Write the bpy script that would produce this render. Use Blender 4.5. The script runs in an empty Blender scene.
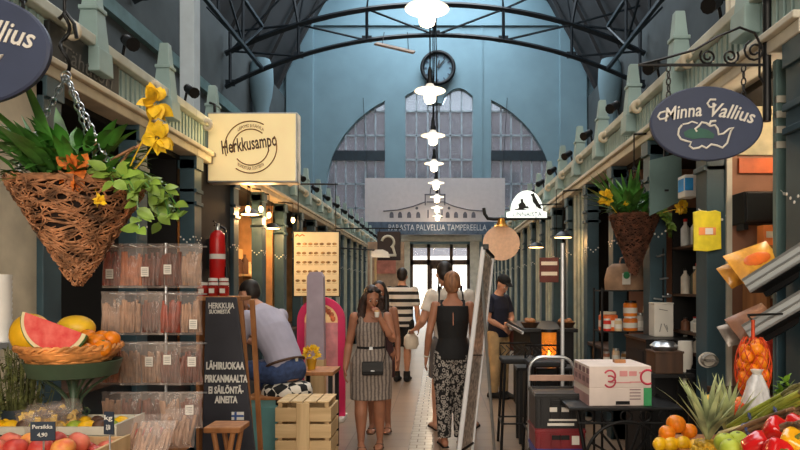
import bpy, bmesh, math, random
from mathutils import Vector, Matrix, Euler
R = math.radians; PI = math.pi
random.seed(7)
scene = bpy.context.scene
C = scene.collection
# ------------------------------------------------------------------ camera, world, light, exposure
EYE = 1.55; FOC = 650.0; HX = 440.0; HY = 287.0          # 800x450 frame
cam_d = bpy.data.cameras.new('camera'); cam = bpy.data.objects.new('camera', cam_d); C.objects.link(cam)
cam.location = (0, 0, EYE); cam.rotation_euler = (PI/2, 0, 0)
cam_d.sensor_width = 36; cam_d.lens = FOC/800*36
cam_d.shift_x = -(HX-400)/800; cam_d.shift_y = (HY-225)/800
cam_d.clip_start = .05; cam_d.clip_end = 200
scene.camera = cam
scene.view_settings.view_transform = 'Standard'; scene.view_settings.look = 'None'
scene.view_settings.gamma = 1; scene.view_settings.use_curve_mapping = False
scene.view_settings.exposure = 0.0

def lin(c):
    return tuple((x/12.92 if x <= .04045 else ((x+.055)/1.055)**2.4) for x in (v/255 for v in c))

world = bpy.data.worlds.new('sky'); scene.world = world; world.use_nodes = True
bg = world.node_tree.nodes['Background']; bg.inputs[0].default_value = (*lin((205,222,240)), 1); bg.inputs[1].default_value = 3.2

def light(name, kind, loc, energy, col, rot=(0,0,0), size=None, size_y=None, radius=None, spot=None):
    d = bpy.data.lights.new(name, kind); d.energy = energy; d.color = lin(col)
    if size is not None:
        d.size = size
        if size_y: d.shape = 'RECTANGLE'; d.size_y = size_y
    if radius is not None: d.shadow_soft_size = radius
    if spot: d.spot_size = R(spot); d.spot_blend = .7
    o = bpy.data.objects.new(name, d); C.objects.link(o); o.location = loc; o.rotation_euler = rot
    return o
light('sun', 'SUN', (0,-5,30), 14.0, (255,244,225), (R(48),0,R(8)), radius=None)
# daylight that falls through the roof lantern along the nave
light('lantern_light', 'AREA', (-.15,17,14.9), 2300, (216,224,230), (0,0,0), 6.0, 20)
light('lantern_light_near_gable', 'AREA', (-.15,25.3,14.9), 720, (186,210,226), (R(18),0,0), 7.0, 3.4)
light('lantern_light_entrance', 'AREA', (-.15,2.5,9.8), 430, (244,236,226), (R(0),0,0), 6.0, 7)

# (bulb fittings of the stalls carry their own lights further down)
# soft daylight fill added behind the viewer to brighten the front stalls
light('front_fill_light', 'AREA', (.1,-5.2,3.6), 700, (255,240,220), (R(84),0,0), 6.5, 4.0)

# ------------------------------------------------------------------ helpers
def at(px, py, Y):
    return Vector(((px-HX)/FOC*Y, Y, EYE-(py-HY)/FOC*Y))

class MB:
    def __init__(s): s.bm = bmesh.new()
    def _v(s, pts): return [s.bm.verts.new(p) for p in pts]
    def _f(s, vs):
        try: return s.bm.faces.new(vs)
        except ValueError: return None
    def box(s, c, size, rot=None, top=1.0, topy=None):
        c = Vector(c); x, y, z = (v/2 for v in size); M = rot if rot is not None else Matrix.Identity(3)
        if topy is None: topy = top
        p = [(-x,-y,-z),(x,-y,-z),(x,y,-z),(-x,y,-z),(-x*top,-y*topy,z),(x*top,-y*topy,z),(x*top,y*topy,z),(-x*top,y*topy,z)]
        v = s._v([c+M@Vector(q) for q in p])
        for f in ((0,3,2,1),(4,5,6,7),(0,1,5,4),(1,2,6,5),(2,3,7,6),(3,0,4,7)): s._f([v[i] for i in f])
        return s
    def bb(s, x0,x1,y0,y1,z0,z1):
        return s.box(((x0+x1)/2,(y0+y1)/2,(z0+z1)/2),(abs(x1-x0),abs(y1-y0),abs(z1-z0)))
    def loft(s, rings, n=14, cap=True):
        """rings: (centre, U, V) with U,V already scaled half axes"""
        L = []
        for c, U, V in rings:
            c, U, V = Vector(c), Vector(U), Vector(V)
            L.append(s._v([c+U*math.cos(2*PI*i/n)+V*math.sin(2*PI*i/n) for i in range(n)]))
        for a, b in zip(L, L[1:]):
            for i in range(n): s._f([a[i],a[(i+1)%n],b[(i+1)%n],b[i]])
        if cap:
            s._f(list(reversed(L[0]))); s._f(L[-1])
        return s
    def tube(s, pts, r, n=8, cap=True, flat=None):
        pts = [Vector(p) for p in pts]; m = len(pts)
        rr = r if isinstance(r, (list,tuple)) else [r]*m
        prev = None; rings = []
        for i, p in enumerate(pts):
            t = (pts[min(i+1,m-1)]-pts[max(i-1,0)])
            if t.length < 1e-9: t = Vector((0,0,1))
            t.normalize()
            if prev is None:
                a = Vector((0,0,1)) if abs(t.z) < .9 else Vector((1,0,0))
                u = a.cross(t).normalized()
            else:
                u = prev-t*prev.dot(t)
                u = u.normalized() if u.length > 1e-6 else t.orthogonal().normalized()
            prev = u; v = t.cross(u)
            rings.append((p, u*rr[i], v*rr[i]*(flat or 1)))
        return s.loft(rings, n, cap)
    def cyl(s, p0, p1, r0, r1=None, n=12):
        return s.tube([p0,p1],[r0, r0 if r1 is None else r1], n)
    def ring(s, c, rad, r, axis='Z', n=28, m=6, sx=1, sy=1, a0=0, a1=360):
        pts = []
        full = abs(a1-a0) >= 359
        for i in range(n+1):
            a = R(a0+(a1-a0)*i/n); u, v = rad*sx*math.cos(a), rad*sy*math.sin(a)
            pts.append(Vector(c)+Vector({'Z':(u,v,0),'Y':(u,0,v),'X':(0,u,v)}[axis]))
        return s.tube(pts, r, m, cap=not full)
    def lathe(s, prof, c=(0,0,0), n=24, rot=None, sx=1, sy=1, lobes=0, amp=0):
        M = rot if rot is not None else Matrix.Identity(3); c = Vector(c); L = []
        for r, z in prof:
            if r < 1e-6: L.append(s._v([c+M@Vector((0,0,z))]))
            else:
                row = []
                for i in range(n):
                    a = 2*PI*i/n; k = r*(1+(amp*math.cos(lobes*a) if lobes else 0))
                    row.append(c+M@Vector((k*sx*math.cos(a),k*sy*math.sin(a),z)))
                L.append(s._v(row))
        for a, b in zip(L, L[1:]):
            if len(a) == 1 and len(b) == 1: continue
            for i in range(n):
                j = (i+1) % n
                if len(a) == 1: s._f([a[0],b[j],b[i]])
                elif len(b) == 1: s._f([a[i],a[j],b[0]])
                else: s._f([a[i],a[j],b[j],b[i]])
        if len(L[0]) > 1: s._f(list(reversed(L[0])))
        if len(L[-1]) > 1: s._f(L[-1])
        return s
    def ell(s, c, rad, rot=None, n=16, m=10):
        if not isinstance(rad, (tuple,list)): rad = (rad,rad,rad)
        prof = [(math.sin(PI*i/m), -math.cos(PI*i/m)) for i in range(m+1)]
        prof[0] = (0,-1); prof[-1] = (0,1)
        M = (rot if rot is not None else Matrix.Identity(3)) @ Matrix.Diagonal(rad)
        return s.lathe(prof, c, n, M)
    def prism(s, out, U, V, W, o=(0,0,0)):
        """outline (u,v) extruded along W"""
        U, V, W, o = Vector(U), Vector(V), Vector(W), Vector(o)
        a = s._v([o+U*u+V*v for u, v in out]); b = s._v([o+U*u+V*v+W for u, v in out]); n = len(out)
        s._f(list(reversed(a))); s._f(b)
        for i in range(n): s._f([a[i],a[(i+1)%n],b[(i+1)%n],b[i]])
        return s
    def quad(s, a, b, c, d): s._f(s._v([a,b,c,d])); return s
    def leaf(s, p, d, n, L, w, curl=.2, k=5):
        """a folded leaf blade from p along d, normal n"""
        d = Vector(d).normalized(); n = Vector(n); n = (n-d*n.dot(d))
        n = n.normalized() if n.length > 1e-6 else d.orthogonal().normalized()
        sd = d.cross(n); prev = None
        for i in range(k+1):
            t = i/k; ww = w*math.sin(PI*min(1,.08+t*.92))**.8*(1-.35*t)
            c = Vector(p)+d*L*t-n*curl*L*t*t
            row = s._v([c-sd*ww+n*ww*.25, c-n*.0, c+sd*ww+n*ww*.25])
            if prev:
                s._f([prev[0],prev[1],row[1],row[0]]); s._f([prev[1],prev[2],row[2],row[1]])
            prev = row
        return s
    def build(s, name, m, parent=None, smooth=35, bevel=0, recalc=True):
        if recalc: bmesh.ops.recalc_face_normals(s.bm, faces=s.bm.faces[:])
        me = bpy.data.meshes.new(name); s.bm.to_mesh(me); s.bm.free()
        return link(name, me, m, parent, smooth, bevel)

def link(name, me, m, parent=None, smooth=35, bevel=0):
    me.materials.clear(); me.materials.append(m)
    if smooth:
        me.polygons.foreach_set('use_smooth', [True]*len(me.polygons))
        if smooth < 180: me.set_sharp_from_angle(angle=R(smooth))
    o = bpy.data.objects.new(name, me); C.objects.link(o)
    if parent: o.parent = parent
    if bevel:
        b = o.modifiers.new('soft_edge', 'BEVEL'); b.width = bevel; b.segments = 2; b.limit_method = 'ANGLE'; b.angle_limit = R(40)
    return o

def tag(o, label, cat, group=None, kind=None):
    o['label'] = label; o['category'] = cat
    if group: o['group'] = group
    if kind: o['kind'] = kind
    return o
def thing(name, label, cat, loc=(0,0,0), rz=0, group=None):
    o = bpy.data.objects.new(name, None); C.objects.link(o); o.empty_display_size = .1
    o.location = loc; o.rotation_euler = (0,0,rz)
    return tag(o, label, cat, group)
def struct(o): o['kind'] = 'structure'; return o
KIDS = {}
def dup(root, loc, rot=None, label=None, group=None, scale=None):
    r = root.copy(); C.objects.link(r); r.location = loc
    if rot is not None: r.rotation_euler = rot
    if scale is not None: r.scale = (scale,)*3 if not isinstance(scale,(tuple,list)) else scale
    if label: r['label'] = label
    if group: r['group'] = group
    for ch in list(root.children):
        c = ch.copy(); C.objects.link(c); c.parent = r
        for g in list(ch.children):
            d = g.copy(); C.objects.link(d); d.parent = c
    return r

# ------------------------------------------------------------------ materials
def nodes(name):
    m = bpy.data.materials.new(name); m.use_nodes = True; nt = m.node_tree
    return m, nt, nt.nodes['Principled BSDF']
def N(nt, t, **kw):
    n = nt.nodes.new(t)
    for k, v in kw.items(): setattr(n, k, v)
    return n
def coords(nt, scale=(1,1,1), rot=(0,0,0), out='Object'):
    tc = N(nt,'ShaderNodeTexCoord'); mp = N(nt,'ShaderNodeMapping')
    mp.inputs['Scale'].default_value = scale; mp.inputs['Rotation'].default_value = rot
    nt.links.new(tc.outputs[out], mp.inputs['Vector']); return mp.outputs[0]
def ramp(nt, fac, stops, mode='LINEAR'):
    r = N(nt,'ShaderNodeValToRGB'); r.color_ramp.interpolation = mode
    e = r.color_ramp.elements
    while len(e) < len(stops): e.new(.5)
    for k, (p, c) in zip(e, stops): k.position = p; k.color = (*lin(c),1)
    nt.links.new(fac, r.inputs[0]); return r.outputs[0]
def mat(name, col, rough=.55, metal=0, var=.12, scale=6, bump=0, emit=None, es=1, alpha=1, trans=0, coat=0, spec=.5, col2=None, stretch=(1,1,1), sss=0):
    m, nt, b = nodes(name)
    v = coords(nt, tuple(scale*s for s in stretch))
    nz = N(nt,'ShaderNodeTexNoise'); nz.inputs['Scale'].default_value = 1; nz.inputs['Detail'].default_value = 4
    nt.links.new(v, nz.inputs['Vector'])
    lo = tuple(max(0,c*(1-var)) for c in col); hi = tuple(min(255,c*(1+var)) for c in col) if col2 is None else col2
    o = ramp(nt, nz.outputs['Fac'], [(.32,lo),(.68,hi)])
    nt.links.new(o, b.inputs['Base Color'])
    b.inputs['Roughness'].default_value = rough; b.inputs['Metallic'].default_value = metal
    b.inputs['Alpha'].default_value = alpha; b.inputs['Transmission Weight'].default_value = trans
    b.inputs['Coat Weight'].default_value = coat; b.inputs['Specular IOR Level'].default_value = spec
    if sss: b.inputs['Subsurface Weight'].default_value = sss; b.inputs['Subsurface Scale'].default_value = .01
    if bump:
        bp = N(nt,'ShaderNodeBump'); bp.inputs['Strength'].default_value = bump; bp.inputs['Distance'].default_value = .01
        nt.links.new(nz.outputs['Fac'], bp.inputs['Height']); nt.links.new(bp.outputs[0], b.inputs['Normal'])
    if emit:
        b.inputs['Emission Color'].default_value = (*lin(emit),1); b.inputs['Emission Strength'].default_value = es
    return m
def wood(name, a, b_, scale=5, axis=2, rough=.6):
    m, nt, b = nodes(name)
    st = [9,9,9]; st[axis] = .7
    v = coords(nt, tuple(scale*s/3 for s in st))
    nz = N(nt,'ShaderNodeTexNoise'); nz.inputs['Scale'].default_value = 1; nz.inputs['Detail'].default_value = 5
    nt.links.new(v, nz.inputs['Vector'])
    nt.links.new(ramp(nt, nz.outputs['Fac'], [(.3,a),(.7,b_)]), b.inputs['Base Color'])
    b.inputs['Roughness'].default_value = rough
    bp = N(nt,'ShaderNodeBump'); bp.inputs['Strength'].default_value = .15; bp.inputs['Distance'].default_value = .005
    nt.links.new(nz.outputs['Fac'], bp.inputs['Height']); nt.links.new(bp.outputs[0], b.inputs['Normal'])
    return m
def voro(name, stops, scale=20, rough=.7, feature='F1', bump=0, stretch=(1,1,1)):
    m, nt, b = nodes(name); v = coords(nt, stretch)
    t = N(nt,'ShaderNodeTexVoronoi', feature=feature); t.inputs['Scale'].default_value = scale
    nt.links.new(v, t.inputs['Vector'])
    nt.links.new(ramp(nt, t.outputs['Distance'], stops), b.inputs['Base Color']); b.inputs['Roughness'].default_value = rough
    if bump:
        bp = N(nt,'ShaderNodeBump'); bp.inputs['Strength'].default_value = bump; bp.inputs['Distance'].default_value = .004
        nt.links.new(t.outputs['Distance'], bp.inputs['Height']); nt.links.new(bp.outputs[0], b.inputs['Normal'])
    return m
def stripes(name, a, b_, scale, axis='Z', rough=.8, dist=0, thr=.5, soft=.03):
    m, nt, b = nodes(name); v = coords(nt)
    w = N(nt,'ShaderNodeTexWave', wave_type='BANDS', bands_direction=axis); w.inputs['Scale'].default_value = scale; w.inputs['Distortion'].default_value = dist
    nt.links.new(v, w.inputs['Vector'])
    nt.links.new(ramp(nt, w.outputs['Fac'], [(thr-soft,a),(thr+soft,b_)]), b.inputs['Base Color']); b.inputs['Roughness'].default_value = rough
    return m
def film(name, col, clear=.55, rough=.15):
    m, nt, b = nodes(name); b.inputs['Base Color'].default_value = (*lin(col),1); b.inputs['Roughness'].default_value = rough
    b.inputs['Alpha'].default_value = 1-clear; b.inputs['Specular IOR Level'].default_value = .8
    v = coords(nt, (30,30,30)); nz = N(nt,'ShaderNodeTexNoise'); nz.inputs['Scale'].default_value = 1
    nt.links.new(v, nz.inputs['Vector']); bp = N(nt,'ShaderNodeBump'); bp.inputs['Strength'].default_value = .5; bp.inputs['Distance'].default_value = .02
    nt.links.new(nz.outputs['Fac'], bp.inputs['Height']); nt.links.new(bp.outputs[0], b.inputs['Normal'])
    return m
_mo = {}
def mat_once(n, c, **kw):
    if n not in _mo: _mo[n] = mat(n, c, **kw)
    return _mo[n]
M = {}
M['teal'] = mat('teal_paint', (46,72,82), .5, var=.12, scale=4)
M['teal_dark'] = mat('dark_teal_paint', (24,40,50), .5)
M['teal_pale'] = mat('pale_teal_paint', (142,166,164), .55, var=.08, scale=3)
M['teal_mid'] = mat('grey_teal_paint', (92,118,116), .55, var=.1, scale=3)
M['cream'] = mat('cream_paint', (196,184,160), .6, var=.07)
M['cream_pale'] = mat('ivory_paint', (204,200,184), .6, var=.05)
M['black'] = mat('black_iron', (17,18,20), .45, .3)
M['black_matte'] = mat('matte_black', (14,14,15), .75)
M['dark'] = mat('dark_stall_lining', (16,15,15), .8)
M['brown_wall'] = mat('brown_plaster', (156,112,88), .75, var=.05)
M['blue_wall'] = mat('pale_blue_plaster', (116,142,152), .8, var=.03, scale=1.2)
M['side_wall'] = mat('grey_blue_boarding', (70,75,76), .85, var=.1, scale=1)
M['roof'] = mat('dark_grey_roof_boards', (46,45,46), .85, var=.2, scale=1, stretch=(1,.1,1))
M['steel_dark'] = mat('dark_painted_steel', (22,32,40), .5, .2)
M['chrome'] = mat('brushed_steel', (190,194,198), .28, .9, var=.05)
M['alu'] = mat('aluminium', (165,168,168), .38, .75, var=.05)
M['grey_metal'] = mat('grey_metal', (176,182,184), .45, .1, var=.03)
M['white'] = mat('white_enamel', (232,230,224), .4, var=.03)
M['paper'] = mat('white_paper', (225,220,210), .8, var=.03)
M['card'] = mat('white_cardboard', (222,208,200), .75, var=.04)
M['pink_ink'] = mat('red_print', (190,60,80), .7)
M['green_ink'] = mat('green_print', (60,150,95), .7)
M['wood_pale'] = wood('pale_pine', (190,158,112), (224,194,146), 6)
M['wood_pale_x'] = wood('pale_pine_across', (190,158,112), (224,194,146), 6, 0)
M['wood_mid'] = wood('orange_brown_wood', (140,88,48), (180,122,72), 6)
M['wood_dark'] = wood('dark_brown_wood', (58,38,26), (88,60,40), 6)
M['skin'] = mat('skin', (196,142,114), .55, var=.06, scale=8, sss=.08)
M['skin_tan'] = mat('tanned_skin', (160,108,82), .55, var=.06, scale=8, sss=.08)
M['hair_dark'] = mat('dark_hair', (26,18,15), .55, var=.4, scale=40, bump=.4, stretch=(1,1,.15))
M['hair_blond'] = mat('sandy_hair', (124,84,56), .6, var=.25, scale=40, bump=.4, stretch=(1,1,.15))
M['bulb'] = mat('lit_glass', (255,240,215), .3, emit=(255,236,205), es=3.5)
M['letter'] = mat('white_lettering', (228,226,218), .7, var=.02)
M['slate'] = mat('slate_grey_sign', (48,58,84), .55, var=.05)
M['leaf'] = mat('green_leaf', (58,108,40), .45, var=.35, scale=9)
M['leaf_dark'] = mat('dark_green_leaf', (76,124,56), .4, var=.35, scale=9)
M['leaf_lime'] = mat('lime_leaf', (118,146,58), .45, var=.25, scale=9)
M['wicker'] = mat('brown_wicker', (150,106,74), .65, var=.4, scale=18, bump=.3)
M['wicker_gold'] = mat('golden_wicker', (196,132,72), .55, var=.3, scale=14, bump=.3)
M['green_enamel'] = mat('olive_green_enamel', (62,82,62), .45, .1, var=.1)
M['orange'] = mat('orange_peel', (240,136,20), .42, var=.07, scale=60, bump=.25, spec=.5)
M['yellow'] = mat('lemon_peel', (240,184,18), .4, var=.07, scale=40, bump=.2)
M['film'] = film('clear_plastic', (226,206,196), .9)
M['film_milky'] = film('milky_plastic', (220,204,194), .8)
M['glass'] = film('clear_glass', (230,240,240), .85, .05)
M['red'] = mat('red_enamel', (196,30,28), .35, var=.08)
M['navy'] = mat('navy_cloth', (24,28,48), .85)
M['black_cloth'] = mat('black_cloth', (13,13,15), .85)
# ------------------------------------------------------------------ text
def letters(txt, size, m, parent, loc, rot=(PI/2,0,0), shear=0, extrude=.0015, arc=None, name='lettering', sx=1, fit=None, bold=0, align='CENTER'):
    cu = bpy.data.curves.new('text','FONT'); cu.body = txt; cu.size = size; cu.align_x = align; cu.align_y = 'CENTER'
    cu.extrude = extrude; cu.shear = shear; cu.resolution_u = 2; cu.offset = bold
    t = bpy.data.objects.new('text_tmp', cu); C.objects.link(t)
    bpy.context.view_layer.update()
    me = bpy.data.meshes.new_from_object(t.evaluated_get(bpy.context.evaluated_depsgraph_get()))
    bpy.data.objects.remove(t)
    w = max((v.co.x for v in me.vertices), default=1)-min((v.co.x for v in me.vertices), default=0)
    k = fit/w if fit else sx
    for v in me.vertices:
        v.co.x *= k
        if arc: v.co.y += arc*(v.co.x**2)
    o = link(name, me, m, parent, 0); o.location = loc; o.rotation_euler = rot
    return o

# ------------------------------------------------------------------ the setting
XC = -.15; YW = 28.0; XS = 6.46; XL = -2.34; XR = 1.80
ZB = 2.80; ZT = 3.22
# floor: large tan tiles with a paler band down the aisle
m, nt, b = nodes('tan_floor_tiles')
v = coords(nt)
br = N(nt,'ShaderNodeTexBrick'); br.offset = 0; br.inputs['Scale'].default_value = 1
br.inputs['Brick Width'].default_value = .3; br.inputs['Row Height'].default_value = .3; br.inputs['Mortar Size'].default_value = .006
br.inputs['Color1'].default_value = (*lin((138,116,96)),1); br.inputs['Color2'].default_value = (*lin((150,126,104)),1); br.inputs['Mortar'].default_value = (*lin((110,90,74)),1)
nt.links.new(v, br.inputs['Vector']); nt.links.new(br.outputs['Color'], b.inputs['Base Color']); b.inputs['Roughness'].default_value = .3; b.inputs['Specular IOR Level'].default_value = .6
M['floor'] = m
struct(MB().bb(-9,9,-6,YW,-.1,0).build('floor', m, smooth=0))
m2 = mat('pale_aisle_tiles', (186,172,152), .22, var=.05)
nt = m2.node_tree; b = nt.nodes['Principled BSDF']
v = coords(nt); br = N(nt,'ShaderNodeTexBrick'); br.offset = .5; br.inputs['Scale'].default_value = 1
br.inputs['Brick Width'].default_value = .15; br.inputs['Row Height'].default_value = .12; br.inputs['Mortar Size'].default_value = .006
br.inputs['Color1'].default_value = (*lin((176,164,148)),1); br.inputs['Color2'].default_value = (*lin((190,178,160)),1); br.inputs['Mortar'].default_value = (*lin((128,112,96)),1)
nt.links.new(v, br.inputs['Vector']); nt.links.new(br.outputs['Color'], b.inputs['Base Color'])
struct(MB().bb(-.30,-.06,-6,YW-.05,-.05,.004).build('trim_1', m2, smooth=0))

# end wall: thick wall with a three-light arched window and a doorway
def arch_outline(x0, x1, zb, cx, rad, cz, n=14):
    """piece of a big arch between x0 and x1 above zb"""
    pts = [(x0,zb),(x1,zb)]
    for i in range(n+1):
        x = x1+(x0-x1)*i/n
        pts.append((x, cz+math.sqrt(max(0, rad**2-(x-cx)**2))))
    return pts
k = YW/FOC
def wx(px): return (px-HX)*k
def wz(py): return EYE-(py-HY)*k
AR = (wx(553)-wx(325))/2; ACX = (wx(553)+wx(325))/2; ACZ = wz(88)-AR*.93
LIGHTS = [(wx(325),wx(385)), (wx(405),wx(473)), (wx(491),wx(553))]
ZSILL = wz(232)
def arch_z(x): return ACZ+.93*math.sqrt(max(0, AR**2-(x-ACX)**2))
def top_z(i, x):
    if i != 1: return max(arch_z(x), ZSILL+.3)
    a0, a1 = LIGHTS[1]; w = (a1-a0); q = w*.3         # two small round heads in the middle light
    if x < a0+q: return wz(96)+.35*math.sin(PI*min(1,(x-a0)/q)*.5)
    if x > a1-q*1.4: return wz(96)+.35*math.sin(PI*(x-(a1-q*1.4))/(q*1.4))
    return wz(103)
wall = MB()
T = .45
def wallbox(x0,x1,z0,z1):
    wall.bb(x0,x1,YW,YW+T,z0,z1)
ZTOP = 16
DX0, DX1, DZ = wx(410), wx(470), wz(244)
wallbox(XC-XS-3, LIGHTS[0][0], 0, ZTOP); wallbox(LIGHTS[2][1], XC+XS+3, 0, ZTOP)
wallbox(LIGHTS[0][1], LIGHTS[1][0], ZSILL, ZTOP); wallbox(LIGHTS[1][1], LIGHTS[2][0], ZSILL, ZTOP)
wallbox(LIGHTS[0][0], DX0, 0, ZSILL); wallbox(DX1, LIGHTS[2][1], 0, ZSILL); wallbox(DX0, DX1, DZ, ZSILL)
for i, (a, b_) in enumerate(LIGHTS):
    n = 24
    for j in range(n):
        x0, x1 = a+(b_-a)*j/n, a+(b_-a)*(j+1)/n
        z0, z1 = top_z(i,x0+1e-4), top_z(i,x1-1e-4)
        wall.prism([(x0,z0),(x1,z1),(x1,ZTOP),(x0,ZTOP)], (1,0,0),(0,0,1),(0,T,0),(0,YW,0))
struct(wall.build('wall_back', M['blue_wall'], smooth=0))
# mouldings and shallow pilasters of the end wall
tr = MB(); tr.bb(XC-5.3,XC+5.3,YW-.12,YW+.02,wz(24)-.1,wz(24)+.1); struct(tr.build('trim_2', M['blue_wall'], smooth=0))
tr = MB()
for s in (-1,1): tr.bb(XC+s*5.3-.02*s,XC+s*6.46,YW-.18,YW+.02,0,13.2)
struct(tr.build('trim_3', M['blue_wall'], smooth=0, bevel=.03))
tr = MB()
for px in (482,):
    tr.bb(wx(px)-.03,wx(px)+.03,YW-.05,YW+.02,ZSILL,wz(24))
struct(tr.build('trim_4', M['blue_wall'], smooth=0))
M['win_glass'] = film('grey_window_glass', (96,98,108), .42, .25)
M['win_bar'] = mat('grey_glazing_bar', (150,160,168), .6)
for i, (a, b_) in enumerate(LIGHTS):
    g = MB(); n = 16
    for j in range(n):
        x0, x1 = a+(b_-a)*j/n, a+(b_-a)*(j+1)/n
        g.prism([(x0,ZSILL),(x1,ZSILL),(x1,top_z(i,x1-1e-4)),(x0,top_z(i,x0+1e-4))], (1,0,0),(0,0,1),(0,.02,0),(0,YW+.26,0))
    root = struct(g.build('window_%d' % (i+1), M['win_glass'], smooth=0))
    f = MB(); nb = 6
    for j in range(nb+1):
        x = a+(b_-a)*j/nb; f.bb(x-.035,x+.035,YW+.18,YW+.25,ZSILL,min(top_z(i,min(max(x,a+.02),b_-.02)), 12))
    for q in range(1,7):
        z = ZSILL+q*1.05
        xs = [a+(b_-a)*t/40 for t in range(41) if top_z(i,min(max(a+(b_-a)*t/40,a+.01),b_-.01)) > z]
        if len(xs) > 1: f.bb(xs[0],xs[-1],YW+.18,YW+.25,z-.035,z+.035)
    f.build('window_frame', M['win_bar'], root, smooth=0)
    if i != 1:
        s = MB(); z = wz(155); s.bb(a,b_,YW+.1,YW+.3,z-.22,z+.22); s.build('transom', M['teal_dark'], root, smooth=0)
# the doors to the street
root = struct(MB().bb(DX0,DX1,YW+.1,YW+.3,DZ-.16,DZ).build('door_1', M['cream_pale'], smooth=0))
f = MB(); ZTR = wz(262)
for x in (DX0+.06, DX0+(DX1-DX0)*.31, DX0+(DX1-DX0)*.69, DX1-.06): f.bb(x-.07,x+.07,YW+.1,YW+.28,0,DZ)
f.bb(DX0,DX1,YW+.1,YW+.28,ZTR-.12,ZTR+.1); f.build('door_frame', M['wood_dark'], root, smooth=0)
for a, b_ in ((DX0+.13,DX0+(DX1-DX0)*.31-.07),(DX0+(DX1-DX0)*.31+.07,DX0+(DX1-DX0)*.69-.07),(DX0+(DX1-DX0)*.69+.07,DX1-.13)):
    MB().bb(a,b_,YW+.19,YW+.2,ZTR+.1,DZ-.16).build('transom_pane', M['glass'], root, smooth=0)
for j, (a, b_) in enumerate(((DX0+(DX1-DX0)*.31+.07,(DX0+DX1)/2-.01),((DX0+DX1)/2+.01,DX0+(DX1-DX0)*.69-.07))):
    lf = MB().bb(a,b_,YW+.16,YW+.21,0,.8); lf.bb(a,a+.08,YW+.16,YW+.21,0,ZTR-.12); lf.bb(b_-.08,b_,YW+.16,YW+.21,0,ZTR-.12); lf.bb(a,b_,YW+.16,YW+.21,ZTR-.3,ZTR-.12)
    lf = lf.build('door_leaf', M['wood_dark'], root, smooth=0)
    MB().bb(a+.08,b_-.08,YW+.18,YW+.19,.8,ZTR-.3).build('pane', M['glass'], lf, smooth=0)
tr = MB()
for x in (DX0-.2, DX1+.2): tr.bb(x-.2,x+.2,YW-.12,YW+.02,0,DZ+.1)
tr.bb(DX0-.5,DX1+.5,YW-.18,YW+.02,DZ+.1,DZ+.45)
struct(tr.build('trim_5', M['cream_pale'], smooth=0, bevel=.02))
# street outside
struct(MB().bb(-30,30,YW+T,70,-.12,-.02).build('street_ground', mat('pale_paving', (190,184,174), .8), smooth=0))
fac = struct(MB().bb(-30,30,56,58,0,16.6).build('facade_opposite', mat('grey_stone_facade', (84,84,94), .85, var=.08, scale=.6), smooth=0))
MB().bb(-30,30,55.9,56,0,4.2).build('brightening_strip', mat('bright_doorway_white',(238,236,230),.8,var=.02), fac, smooth=0)  # white strip added so the street through the door looks bright
fw = MB()
for x in range(-26,28,4):
    for z in (5.2,9.2): fw.bb(x-.8,x+.8,55.96,56.05,z,z+2.2)
fw.build('facade_window', mat('dark_window', (60,64,72), .2), fac, smooth=0)
# side walls and roof
for s, nm in ((-1,'left'),(1,'right')):
    x = XC+s*(XS+.35); w = MB()
    w.bb(min(x-.3*s,x+.3*s),max(x-.3*s,x+.3*s),-6,YW,0,9.7); struct(w.build('wall_'+nm, M['side_wall'], smooth=0))
    bands = MB(); xi = x-s*.3
    bands.bb(min(xi,xi-s*.15),max(xi,xi-s*.15),-6,YW-.2,7.0,7.3); bands.bb(min(xi,xi-s*.1),max(xi,xi-s*.1),-6,YW-.2,4.6,4.8)
    struct(bands.build('trim_%d' % (6 if s < 0 else 7), M['teal_mid'], smooth=0))
struct(MB().bb(XC-XS-.6,XC+XS+.6,-6.3,-6,0,16).build('wall_front', M['side_wall'], smooth=0))
rf = MB(); ZR0, ZR1, XLN = 9.5, 13.9, 4.75
for s in (-1,1):
    rf.prism([(XC+s*(XS+.7),ZR0),(XC+s*XLN,ZR1),(XC+s*XLN,ZR1+.3),(XC+s*(XS+.7),ZR0+.3)], (1,0,0),(0,0,1),(0,YW+6.3,0),(0,-6.3,0))
    rf.bb(XC+s*XLN-.1,XC+s*XLN+.1,-6.3,YW,ZR1,ZR1+1.4)
rf.bb(XC-XLN-.2,XC+XLN+.2,-6.3,YW,ZR1+1.4,ZR1+1.6)
for j in range(-1,14):
    y = j*2.0+1
    for s in (-1,1):
        rf.prism([(XC+s*(XS+.4),ZR0-.02),(XC+s*XLN,ZR1),(XC+s*XLN,ZR1-.3),(XC+s*(XS+.4),ZR0-.3)], (1,0,0),(0,0,1),(0,.14,0),(0,y,0))
struct(rf.build('ceiling', M['roof'], smooth=0))
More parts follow.
